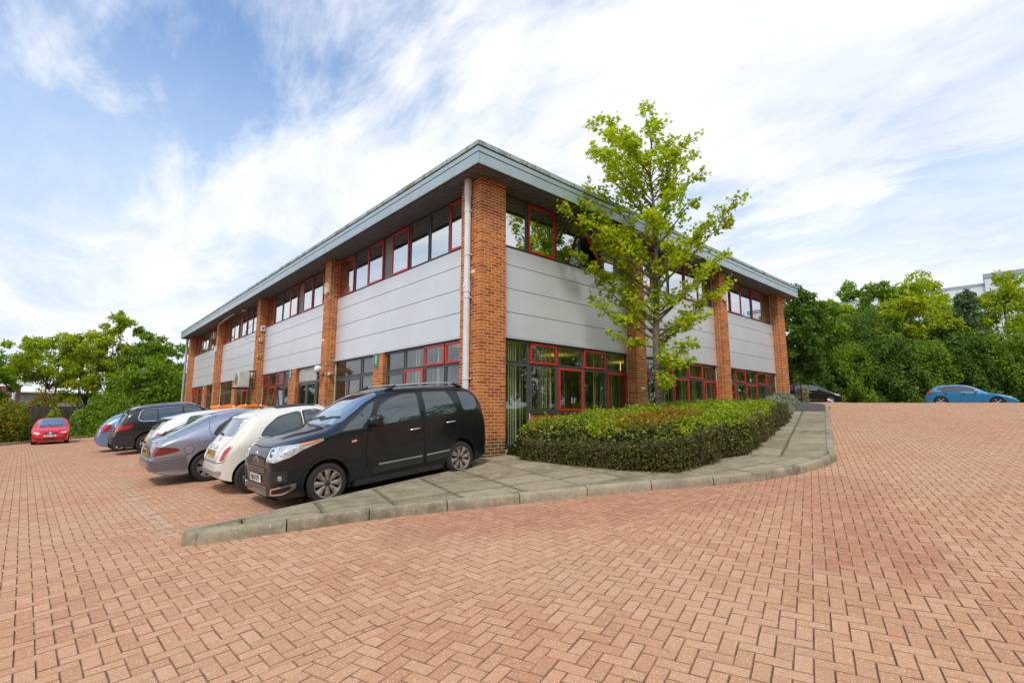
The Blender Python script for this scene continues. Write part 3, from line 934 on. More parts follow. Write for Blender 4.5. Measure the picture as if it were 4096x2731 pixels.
# ground floor, left elevation
for q in (0, 2):
    o = LB[q][0]
    lower(LEFT, o, o + 3.13, [o, o + 1.10, o + 2.09, o + 3.13], 'RRD', 'DDR')
    door(LEFT, o + 3.13, o + 4.26, 1)
    pier(LEFT, o + 4.26, o + 4.91)
    fullglass(LEFT, o + 4.91, o + 5.92)
    door(LEFT, o + 5.92, LB[q][1], 2)
for q in (1, 3):
    o = LB[q][0]
    fullglass(LEFT, o, o + 1.22)
    door(LEFT, o + 1.22, o + 3.23, 2, vent=(q == 1))
    pier(LEFT, o + 3.23, o + 4.10)
    door(LEFT, o + 4.10, o + 5.0, 1)
    lower(LEFT, o + 5.0, LB[q][1], [o + 5.0, o + 6.0, o + 7.04, LB[q][1]], 'RDR', 'DRD', openb=(1,) if q == 1 else ())

# ---- rooms behind the glass
m = MB()
XE, YE = 18.8, 35.3
for z0, z1 in ((.12, 2.98), (5.08 - 2.0, 6.72)):
    pass
def shell(name, z0, z1, floor_m, wall_m, ceil_m):
    m = MB()
    m.box((REC + .10, REC + .10, z0 - .06), (XE, YE, z0), 0)
    m.box((REC + .10, REC + .10, z1), (XE, YE, z1 + .06), 2)
    m.box((REC + 5.0, 6.2, z0), (XE, 6.3, z1), 1)          # partitions parallel to the fronts
    m.box((REC + 5.0, 6.2, z0), (REC + 5.1, YE, z1), 1)
    m.box((XE, REC, z0), (XE + .1, YE + .1, z1), 1)
    m.box((REC, YE, z0), (XE, YE + .1, z1), 1)
    return m.build(name, [floor_m, wall_m, ceil_m], office)
shell('ground_floor_room', .12, 2.96, M_CARPET, M_INT, M_CEIL)
shell('upper_floor_room', 5.0, 6.64, M_CARPET, M_INT, M_CEIL)
m = MB()
for sd, fr, a, b in ((0, LEFT, 0, YE), (1, RIGHT, 0, XE)):
    fbox(m, fr, .2, b - .05, REC + .14, REC + .24, 2.9, 5.10)
m.build('spandrel_wall', M_INT, office)
# far sides of the building
m = MB()
m.box((.4, YE + .02, ZB), (XE, YE + .2, SOF)); m.box((XE + .02, .4, ZB), (XE + .2, YE, SOF))
m.build('gable_wall', M_BRICK, office)
# ---- vertical blinds
slat_mesh = {}
def blinds(fr, s0, s1, z0, z1, skip=(), name='vertical_blind', single=False, dens=1.0, ang=35):
    h = z1 - z0
    m = MB(); fbox(m, fr, s0 + .03, s1 - .03, REC + .20, REC + .25, z1, z1 + .05)
    rail = m.build(name, M_BLIND, office)
    bulk = MB()
    s = s0 + .06
    gap_open = [(a, b) for a, b in skip]
    while s < s1 - .05:
        if not any(a < s < b for a, b in gap_open):
            an = R(ang + random.gauss(0, 9))
            dx, dd = math.cos(an) * .044, math.sin(an) * .044
            P = [fr(s - dx, REC + .225 - dd, z0), fr(s + dx, REC + .225 + dd, z0), fr(s + dx, REC + .225 + dd, z1), fr(s - dx, REC + .225 - dd, z1)]
            Q = [fr(s - dx, REC + .2265 - dd, z0), fr(s + dx, REC + .2265 + dd, z0), fr(s + dx, REC + .2265 + dd, z1), fr(s - dx, REC + .2265 - dd, z1)]
            if single:
                key = (fr is LEFT, round(h, 2))
                if key not in slat_mesh:
                    mm = MB(); d_ = .044
                    a_ = fr(-.036, -.025, 0); b_ = fr(.036, .025, 0)
                    mm.add([(a_[0], a_[1], 0), (b_[0], b_[1], 0), (b_[0], b_[1], h), (a_[0], a_[1], h), (a_[0] * .98 + .0005, a_[1] + .0012, 0), (b_[0] + .0005, b_[1] + .0012, 0), (b_[0] + .0005, b_[1] + .0012, h), (a_[0] + .0005, a_[1] + .0012, h)],
                           [(0, 1, 2, 3), (7, 6, 5, 4), (0, 4, 5, 1), (2, 6, 7, 3)])
                    q = mm.build('slat', M_BLIND, rail); slat_mesh[key] = q.data
                else:
                    q = link(bpy.data.objects.new('slat', slat_mesh[key]), rail)
                q.location = fr(s, REC + .225, z0); q.rotation_euler = (0, 0, random.gauss(0, .16))
            else:
                bulk.add(P + Q, [(0, 1, 2, 3), (7, 6, 5, 4)])
        s += .078 / dens * random.choice((1, 1, 1, 1.1))
    if bulk.v:
        q = bulk.build('slats', M_BLIND, rail); tag(q, kind='stuff')
blinds(RIGHT, .80, 1.90, .32, 2.86, skip=[(1.0, 1.06), (1.12, 1.20)], single=True)
blinds(RIGHT, 1.95, 3.0, 1.22, 2.86, single=True)
blinds(RIGHT, 3.0, 4.0, 1.22, 2.86, skip=[(3.62, 4.0)], single=True)
blinds(RIGHT, 4.05, 6.1, 1.22, 2.86, skip=[(4.5, 4.62), (5.2, 5.34)], single=True)
for a, b in RB[1:]: blinds(RIGHT, a, b, 1.22, 2.86, skip=[(a + 2.2, a + 2.9)])
for a, b in LB:
    blinds(LEFT, a, a + 3.1, 1.22, 2.86, single=(a < 1)) if a in (LB[0][0], LB[2][0]) else blinds(LEFT, a + 5.0, b, 1.22, 2.86)
    blinds(LEFT, a + 1.9, a + 4.1, CLT + .1, 6.52, dens=.9)
for q, (a, b) in enumerate(RB):
    blinds(RIGHT, a, b - (2.3 if q == 0 else 0), CLT + .1, 6.52, ang=8)
# ceiling lights seen through the ground floor glass
M_LAMP = bpy.data.materials.new('warm_tube'); M_LAMP.use_nodes = True
_b = M_LAMP.node_tree.nodes['Principled BSDF']; _b.inputs['Emission Color'].default_value = (1, .82, .12, 1); _b.inputs['Emission Strength'].default_value = 1.6; _b.inputs['Base Color'].default_value = (.8, .7, .2, 1)
for k_, (x, y) in enumerate(((1.5, 2.2), (4.9, 2.2), (8.4, 2.2))):
    m = MB(); m.lathe([(.0, 0), (.26, .01), (.30, .04), (.0, .09)], 20, 'z', (x, y, 2.55)); m.tube([(x, y, 2.63), (x, y, 2.97)], .008, 6)
    m.build('ceiling_light', M_LAMP, office, smooth=40)

# ---- eaves
OV = .5
def fasciaband(fr, s0, s1, o, z0, z1, mat, name, step=2.4, bev=.004):
    n = max(1, round((s1 - s0) / step))
    for a in range(n):
        m = MB(); fbox(m, fr, s0 + (s1 - s0) * a / n + .0015, s0 + (s1 - s0) * (a + 1) / n - .0015, -o, -o + .04, z0, z1)
        m.build(name, mat, office, bevel=bev)
for fr, s1 in ((LEFT, 35.85), (RIGHT, 19.33)):
    o0 = 0 if fr is LEFT else .04
    fasciaband(fr, -OV + (.0 if fr is LEFT else .042), s1, OV, 6.66, 6.915, M_FASCIA, 'fascia_panel')
    fasciaband(fr, -OV + .004 + (.0 if fr is LEFT else .042), s1, OV - .004, 6.945, 7.065, M_FASCIA, 'fascia_panel')
    fasciaband(fr, -OV - .012 + (.0 if fr is LEFT else .042), s1, OV + .012, 7.098, 7.20, M_MOSS, 'roof_capping')
    m = MB(); fbox(m, fr, -OV + .03, s1 - .02, -OV + .045, -OV + .10, 6.68, 7.19); m.build('fascia_backing', M_GAP, office)
    # rivets
    m = MB()
    for z, st in ((6.69, .38), (7.11, .42)):
        a = -OV + .2
        while a < s1 - .1:
            P = fr(a, -OV - (.002 if z < 7 else .014), z)
            m.lathe([(.0, -.006), (.008, -.004), (.011, .002)], 6, 'x' if fr is LEFT else 'y', P)
            a += st
    q = m.build('rivets', M_BLACKMET, office); tag(q, kind='stuff')
    # soffit boards run from wall to fascia
    m = MB()
    a = -OV + .06
    while a < s1 - .05:
        d1 = REC + .06
        lo = -OV + .05
        if fr is RIGHT and a < REC: d1 = min(d1, a)
        if fr is LEFT and a < REC: d1 = min(d1, a)
        if d1 - lo > .03:
            fbox(m, fr, a, a + .076, lo, d1, SOF, SOF + .02)
        a += .10
    q = m.build('soffit_boards', M_SOFFIT, office); tag(q, kind='stuff')
m = MB(); m.box((-OV + .06, -OV + .06, SOF + .025), (19.3, 35.8, SOF + .05)); m.build('soffit_deck', M_GAP, office)
# mitre strip and flaking red primer at the corner
m = MB()
m.prism([(-OV + .05, -OV + .08), (-OV + .08, -OV + .05), (.02, -.01), (-.01, .02)], SOF - .008, SOF + .01); m.build('mitre_strip', M_SOFFIT, office)
m = MB()
for (x, y, a, L) in ((-.36, -.30, 40, .22), (-.30, -.36, 55, .2), (-.22, -.20, -40, .30), (-.42, -.16, 88, .16), (-.40, .02, 92, .2), (-.30, .12, 80, .16), (-.36, .28, 95, .2), (-.05, -.42, 5, .18), (.2, -.40, 0, .15), (-.44, .45, 90, .14)):
    dx, dy = math.cos(R(a)) * L / 2, math.sin(R(a)) * L / 2; nx_, ny_ = -math.sin(R(a)) * .012, math.cos(R(a)) * .012
    m.prism([(x - dx - nx_, y - dy - ny_), (x + dx - nx_ * .3, y + dy - ny_ * .3), (x + dx + nx_, y + dy + ny_), (x - dx + nx_ * .5, y - dy + ny_ * .5)], SOF - .012, SOF - .002)
q = m.build('flaking_primer', M_RED, office); tag(q, kind='stuff')
# shallow hipped roof
m = MB()
rx0, ry0, rx1, ry1 = -OV - .0, -OV - .0, 19.3, 35.8
hz = 7.2
m.add([(rx0 + .03, ry0 + .03, hz), (rx1, ry0 + .03, hz), (rx1, ry1, hz), (rx0 + .03, ry1, hz), (9.4, 9.4, 8.9), (9.4, 26, 8.9)], [(0, 1, 4), (1, 2, 5, 4), (2, 3, 5), (3, 0, 4, 5)])
m.build('roof', M_ROOF, office)
m = MB()
for fr, s1 in ((LEFT, 35.85), (RIGHT, 19.33)):
    fbox(m, fr, -OV + .05, s1 - .05, -OV + .03, -OV + .16, 7.19, 7.245)
m.build('roof_edge', M_MOSS, office, bevel=.01)
# end fascias on the far sides
m = MB(); m.box((-OV, 35.85, 6.66), (19.33, 35.9, 7.2)); m.box((19.33, -OV, 6.66), (19.38, 35.9, 7.2)); m.build('fascia_panel', M_FASCIA, office)
# louvre in the cladding
m = MB()
for a in range(5): m.box((9.55, REC - .05, 3.05 + a * .07), (9.95, REC - .03, 3.09 + a * .07))
m.box((9.52, REC - .045, 3.02), (9.98, REC - .031, 3.40)); m.build('wall_vent', M_LOUVRE, office)
# ================================================================== THINGS FIXED TO THE BUILDING
def text_mesh(name, body, size, mat, parent, matrix, depth=.0015, sx=1.0):
    cu = bpy.data.curves.new(name, 'FONT'); cu.body = body; cu.size = size; cu.align_x = 'CENTER'; cu.align_y = 'CENTER'; cu.extrude = depth; cu.resolution_u = 3
    cu.offset = size * .012
    o = bpy.data.objects.new(name + '_tmp', cu); COL.objects.link(o)
    dg = bpy.context.evaluated_depsgraph_get(); dg.update()
    me = bpy.data.meshes.new_from_object(o.evaluated_get(dg))
    bpy.data.objects.remove(o)
    me.materials.clear(); me.materials.append(mat)
    q = link(bpy.data.objects.new(name, me), parent)
    q.matrix_local = matrix @ Matrix.Diagonal((sx, 1, 1, 1))
    return q
def basis(x, y, z, loc):
    Mx = Matrix((Vector(x).normalized(), Vector(y).normalized(), Vector(z).normalized())).transposed().to_4x4(); Mx.translation = loc
    return Mx
FACE_LEFT = lambda loc: basis((0, -1, 0), (0, 0, 1), (-1, 0, 0), loc)      # text on the left elevation
M_WHITEPAINT = simple('white_lettering', (.85, .85, .83), .5)
def drainpipe(x, y, mat, label, joints, r=.076, foot=None):
    rt = tag(empty('drainpipe', (x, y, 0)), label, 'drainpipe')
    f = foot if foot is not None else gz(x, y)
    m = MB(); m.lathe([(r, f), (r, SOF - .01)], 20, 'z'); m.build('pipe', mat, rt, smooth=40)
    for z in joints:
        m = MB(); m.lathe([(r, z - .03), (r + .009, z - .028), (r + .009, z + .028), (r, z + .03)], 20, 'z')
        m.box((-.01, -.095, z - .014), (.07, .095, z + .014)); m.build('bracket', mat, rt, smooth=40)
    m = MB(); m.lathe([(r, SOF - .42), (r + .012, SOF - .40), (r + .012, SOF - .02), (r + .02, SOF - .015)], 20, 'z'); m.build('hopper_socket', mat, rt, smooth=40)
    return rt
p = drainpipe(-.09, .40, M_PIPE_W, 'white round drainpipe beside the corner brick pillar', (5.90, 4.82, 3.78, 1.88), foot=.1)
m = MB(); m.lathe([(.076, 3.90), (.088, 3.91), (.088, 4.15), (.076, 4.16)], 20, 'z'); m.lathe([(0, -.02), (.035, -.015), (.04, .0)], 12, 'x', (-.085, 0, 4.03)); m.build('access_cap', M_PIPE_W, p, smooth=40)
drainpipe(-.09, 35.62, M_PIPE_B, 'grey-blue drainpipe at the far left end of the office', (5.4, 3.6, 2.0), r=.075)

# number plates over the entrances
for (y, no, lb_) in ((5.47, '1', 'green sign with a white numeral one on the brick pier nearest the corner'), (13.2, '2', 'green sign with a white numeral two beside the doors with a vent above')):
    s = tag(empty('unit_sign', (REC - .085, y, 2.715)), lb_, 'sign', 'unit number signs')
    m = MB(); m.box((-.012, -.15, -.215), (0, .15, .215)); m.build('plate', M_GREEN, s, bevel=.003)
    text_mesh('numeral', no, .34, M_WHITEPAINT, s, FACE_LEFT((-.0135, 0, 0)))
s = tag(empty('unit_sign', (REC - .085, 30.15, 2.715)), 'small green unit sign on the farthest brick pier of the office', 'sign', 'unit number signs')
m = MB(); m.box((-.012, -.15, -.215), (0, .15, .215)); m.build('plate', M_GREEN, s, bevel=.003)
text_mesh('numeral', '4', .34, M_WHITEPAINT, s, FACE_LEFT((-.0135, 0, 0)))

# globe lamp on its bracket
lp = tag(empty('globe_lamp', (0, 8.96, 2.5)), 'white globe wall lamp on a black bracket by entrance two', 'wall lamp')
m = MB(); m.lathe([(.14 * math.sin(t), .14 * -math.cos(t)) for t in np.linspace(0.25, math.pi, 14)], 24, 'z', (-.22, 0, .14)); m.build('globe', M_OPAL, lp, smooth=60)
m = MB(); m.lathe([(.0, -.03), (.05, -.03), (.06, .01), (.0, .01)], 14, 'z', (-.22, 0, .0)); m.tube([(-.22, 0, -.02), (-.20, 0, -.06), (-.1, 0, -.08), (0, 0, -.06)], .013, 8); m.lathe([(.0, -.02), (.05, -.02), (.05, .0)], 12, 'x', (0, 0, -.06)); m.build('bracket', M_BLACKMET, lp, smooth=40)

def wallbox(name, loc, size, mat, label, cat, group=None, grille=True, mi2=None):
    o = tag(empty(name, loc), label, cat, group)
    sx, sy, sz = size
    m = MB(); m.prism([(-sx, -sy / 2), (-sx, sy / 2), (0, sy / 2 + .01), (0, -sy / 2 - .01)], -sz / 2, sz / 2); m.build('case', mat, o, bevel=.008)
    if grille:
        m = MB()
        for a in range(5): m.box((-sx - .003, -sy * .25, sz * (.12 + .055 * a)), (-sx + .002, sy * .25, sz * (.14 + .055 * a)))
        m.build('sounder_slots', M_BLACK, o)
    m = MB(); m.prism([(-sx * .9, -sy * .3), (-sx * .9, sy * .3), (-.01, sy * .3), (-.01, -sy * .3)], -sz / 2 - .05, -sz / 2); m.build('strobe', mi2 or mat, o, bevel=.006)
    return o
M_CREAMP = simple('cream_plastic', (.70, .62, .40), .5, var=.08)
wallbox('alarm_box', (0, 9.0, 5.62), (.09, .26, .36), M_CREAMP, 'cream alarm box high on the second brick pillar', 'alarm box', 'alarm boxes')
wallbox('alarm_box', (0, 26.2, 5.02), (.09, .26, .34), M_PIPE_W, 'pale alarm box on the fourth brick pillar along the car park side', 'alarm box', 'alarm boxes')
wallbox('alarm_box', (REC - .03, 28.3, 6.15), (.12, .3, .42), M_CREAMP, 'cream alarm box in front of the farthest upstairs windows', 'alarm box', 'alarm boxes')
o = wallbox('alarm_box', (12.36, 0, 5.74), (.09, .26, .36), M_CREAMP, 'cream alarm box on the pillar right of the maple tree', 'alarm box', 'alarm boxes')
o.rotation_euler = (0, 0, R(90))
# switch box with a red centre, bell and isolator on the third pillar (its camera-side face)
def smallbox(name, loc, size, mat, disc, label, cat):
    o = tag(empty(name, loc), label, cat)
    m = MB(); m.box((-size / 2, -.07, -size * .6), (size / 2, 0, size * .6)); m.build('case', mat, o, bevel=.006)
    m = MB(); m.lathe([(.0, -.085), (size * .26, -.082), (size * .28, -.068)], 14, 'y'); m.build('dial', disc, o, smooth=40)
    return o
smallbox('isolator_switch', (.16, 17.35, 5.2), .22, M_PIPE_W, M_RED, 'white isolator box with a red dial on the third brick pillar', 'switch box')
smallbox('bell_push', (.08, 17.35, 4.63), .13, M_PIPE_W, M_BLACK, 'small white sensor below the isolator box on the third pillar', 'sensor')
smallbox('yellow_switch', (.06, 17.35, 3.85), .15, M_YELLOW, M_BLACK, 'small yellow switch box on the third brick pillar', 'switch box')
cb = MB(); cb.tube([(.16, 17.33, 5.36), (-.05, 17.30, 5.50), (-.25, 17.6, 5.42), (-.38, 18.2, 5.1), (-.30, 18.6, 4.82), (-.12, 18.2, 4.85), (.03, 17.33, 4.80), (.08, 17.33, 4.66)], .009, 6)
cb.tube([(-.30, 18.6, 4.82), (-.1, 18.4, 4.66), (.0, 17.92, 4.6)], .007, 6)
tag(cb.build('loose_cable', M_BLACK, smooth=60), 'loose black cable loop hanging at the third brick pillar', 'cable')
# floodlight under the eaves and a strip of loose trim
o = tag(empty('floodlight', (.05, 20.6, 6.64)), 'small cream floodlight under the eaves left of the third pillar', 'floodlight')
m = MB(); m.box((-.09, -.14, -.10), (.09, .14, .03)); m.build('case', M_CREAM, o, bevel=.01); m = MB(); m.box((-.02, -.02, .03), (.02, .02, .07)); m.build('bracket', M_BLACKMET, o)
m = MB(); m.tube([(-.16, 21.9, 6.55), (-.2, 23.0, 6.50), (-.22, 24.6, 6.38)], .025, 8)
tag(m.build('light_tube', M_WHITE, smooth=50), 'drooping pale tube under the eaves between the far pillars', 'light fitting')
# camera dome by entrance one
o = tag(empty('door_camera', (.12, 8.78, 2.47)), 'small white security camera on the pillar beside entrance one', 'camera')
m = MB(); m.box((-.05, -.16, -.04), (.05, 0, .055)); m.build('case', M_PIPE_W, o, bevel=.01)
m = MB(); m.lathe([(.0, -.175), (.028, -.170), (.034, -.155)], 12, 'y'); m.build('lens', M_BLACK, o, smooth=50)
m = MB(); m.tube([(.05, -.03, -.02), (.14, -.02, -.04), (.21, -.01, .0)], .006, 6); m.build('lead', M_BLACK, o)
# air conditioning unit
ac = tag(empty('air_conditioner', (-.30, 17.62, 2.68)), 'cream air conditioning unit on a black frame at the third brick pillar', 'air conditioner')
m = MB(); m.box((-.46, -.42, -.37), (0, .42, .37)); m.build('case', M_CREAM, ac, bevel=.02)
m = MB(); m.lathe([(.29, -.482), (.30, -.462)], 30, 'x')
for r_ in (.06, .12, .18, .24): m.lathe([(r_ - .006, -.478), (r_ + .006, -.478)], 30, 'x')
for a in range(8): m.tube([(-.478, .05 * math.cos(a * math.pi / 4), .05 * math.sin(a * math.pi / 4)), (-.478, .29 * math.cos(a * math.pi / 4), .29 * math.sin(a * math.pi / 4))], .005, 5)
m.build('fan_grille', M_CREAM, ac)
m = MB(); m.lathe([(.0, -.463), (.285, -.463)], 30, 'x'); m.build('fan_opening', M_BLACK, ac)
m = MB(); m.box((-.30, -.425, -.30), (-.04, -.419, .28)); m.build('side_panel', M_CREAM, ac, bevel=.004)
m = MB()
for y in (-.34, .34):
    m.tube([(.30, y * .6, .42), (.30, y * .6, -.42), (-.72, y, -.42)], .022, 8); m.tube([(.06, y * .6, .42), (.06, y * .6, -.42)], .022, 8)
m.tube([(.30, -.2, .42), (.06, -.2, .42), (.06, .2, .42), (.30, .2, .42), (.30, -.2, .42)], .022, 8)
for z in (-.2, 0, .2): m.tube([(.30, -.2, z), (.06, -.2, z)], .012, 6)
m.build('wall_frame', M_BLACKMET, ac, smooth=50)
# handrail beyond the right end of the office
o = tag(empty('handrail', (19.62, .10, ptop(19.5, .1))), 'black metal handrail by the path at the far end of the office', 'handrail')
for (x, y) in ((0, 0), (.95, -.02)):
    m = MB(); m.box((x - .02, y - .02, -.1), (x + .02, y + .02, .97)); m.build('post', M_BLACKMET, o)
m = MB(); m.tube([(-.28, .0, .78), (0, 0, .92), (.95, -.02, 1.0), (1.25, -.03, .98)], .022, 8); m.tube([(-.2, 0, .42), (.95, -.02, .52)], .016, 8); m.build('rail', M_BLACKMET, o, smooth=50)
# ================================================================== CARS
def pchip(pts):
    x = np.array([p[0] for p in pts], float); y = np.array([p[1] for p in pts], float)
    h = np.diff(x); d = np.diff(y) / h
    m_ = np.zeros(len(x))
    m_[0], m_[-1] = d[0], d[-1]
    for a in range(1, len(x) - 1):
        if d[a - 1] * d[a] > 0:
            w1, w2 = 2 * h[a] + h[a - 1], h[a] + 2 * h[a - 1]
            m_[a] = (w1 + w2) / (w1 / d[a - 1] + w2 / d[a])
    def f(q):
        q = np.clip(np.asarray(q, float), x[0], x[-1])
        k_ = np.clip(np.searchsorted(x, q) - 1, 0, len(h) - 1)
        t_ = (q - x[k_]) / h[k_]
        return (2 * t_**3 - 3 * t_**2 + 1) * y[k_] + (t_**3 - 2 * t_**2 + t_) * h[k_] * m_[k_] + (-2 * t_**3 + 3 * t_**2) * y[k_ + 1] + (t_**3 - t_**2) * h[k_] * m_[k_ + 1]
    return f
def paint(name, col, metal=.0, rough=.35, dirt=.0, coat=.75):
    m, t, b = nodes_of(name)
    b.inputs['Base Color'].default_value = c4(col)
    b.inputs['Metallic'].default_value = metal; b.inputs['Roughness'].default_value = rough
    b.inputs['Coat Weight'].default_value = coat; b.inputs['Specular IOR Level'].default_value = .3
    f = noise_fac(t, 5, 6, .7, 'Object', lo=.45, hi=.8)
    if dirt:
        t.links.new(mixc(t, mmath(t, 'MULTIPLY', f, dirt), col, (.22, .19, .14)), b.inputs['Base Color'])
    fl = n_(t, 'ShaderNodeMapRange'); fl.inputs['To Min'].default_value = .015; fl.inputs['To Max'].default_value = .05
    t.links.new(f, fl.inputs['Value']); t.links.new(fl.outputs[0], b.inputs['Coat Roughness'])
    return m
def auto_glass(name, col, refl):
    m = bpy.data.materials.new(name); m.use_nodes = True; t = m.node_tree; t.nodes.clear()
    o = n_(t, 'ShaderNodeOutputMaterial'); df = n_(t, 'ShaderNodeBsdfDiffuse', Color=c4(col))
    gl = n_(t, 'ShaderNodeBsdfGlossy', Color=(.90, .96, .97, 1), Roughness=.025)
    fr = n_(t, 'ShaderNodeFresnel', IOR=1.5); f = mmath(t, 'ADD', mmath(t, 'MULTIPLY', fr.outputs[0], 1 - refl), refl, True)
    mx = n_(t, 'ShaderNodeMixShader'); t.links.new(f, mx.inputs[0]); t.links.new(df.outputs[0], mx.inputs[1]); t.links.new(gl.outputs[0], mx.inputs[2]); t.links.new(mx.outputs[0], o.inputs[0])
    return m
M_SCREEN = auto_glass('windscreen_glass', (.08, .09, .09), .60)
M_SIDEG = auto_glass('side_glass', (.016, .032, .034), .10)
M_REARG = auto_glass('rear_glass', (.03, .036, .036), .42)
M_LENS = simple('clear_lens', (.62, .63, .64), .08, metal=.35, coat=1, var=.25, vscale=14, coord='Object')
M_LENSB = simple('reflector', (.80, .81, .82), .12, metal=.9)
M_AMBER = simple('amber_lens', (.80, .22, .02), .15, coat=1)
M_REDL = simple('red_lens', (.45, .008, .010), .15, coat=1, var=.3, vscale=20, coord='Object')
M_REDD = simple('dark_red_lens', (.20, .008, .008), .18, coat=1, var=.3, vscale=14, coord='Object')
M_TYRE = simple('tyre_rubber', (.024, .023, .022), .85, var=.25, vscale=30, coord='Object')
M_ALLOY = simple('alloy', (.52, .52, .53), .3, metal=.8, var=.12, vscale=20, coord='Object')
M_ALLOYD = simple('dirty_alloy', (.44, .38, .34), .38, metal=.75, var=.4, vscale=9, coord='Object')
M_BRAKE = simple('brake_dark', (.015, .014, .013), .7)
M_TRIM = simple('bumper_trim', (.028, .028, .030), .55, var=.15, vscale=12)
M_SEAM = simple('panel_gap', (.004, .004, .004), .7)
M_PLATEW = simple('plate_white', (.80, .79, .74), .4)
M_PLATEY = simple('plate_yellow', (.78, .52, .03), .4)
M_INK = simple('plate_ink', (.01, .01, .01), .5)

def round_poly(poly, r, k=4):
    if r <= 0: return [tuple(p) for p in poly]
    outp = []
    n = len(poly)
    for a in range(n):
        P = Vector(poly[a][:2]); A = Vector(poly[a - 1][:2]); B = Vector(poly[(a + 1) % n][:2])
        da, db = (A - P), (B - P)
        rr = min(r, da.length * .45, db.length * .45)
        p0, p1 = P + da.normalized() * rr, P + db.normalized() * rr
        for q in range(k + 1):
            t_ = q / k
            outp.append(tuple(p0 * (1 - t_)**2 + P * 2 * t_ * (1 - t_) + p1 * t_**2))
    return outp
def stroke(pts, w):
    pts = [Vector(p) for p in pts]; Lp, Rp = [], []
    for a, p in enumerate(pts):
        d = (pts[min(a + 1, len(pts) - 1)] - pts[max(a - 1, 0)]).normalized(); nrm = Vector((-d.y, d.x))
        Lp.append(tuple(p + nrm * w / 2)); Rp.append(tuple(p - nrm * w / 2))
    return Lp + Rp[::-1]

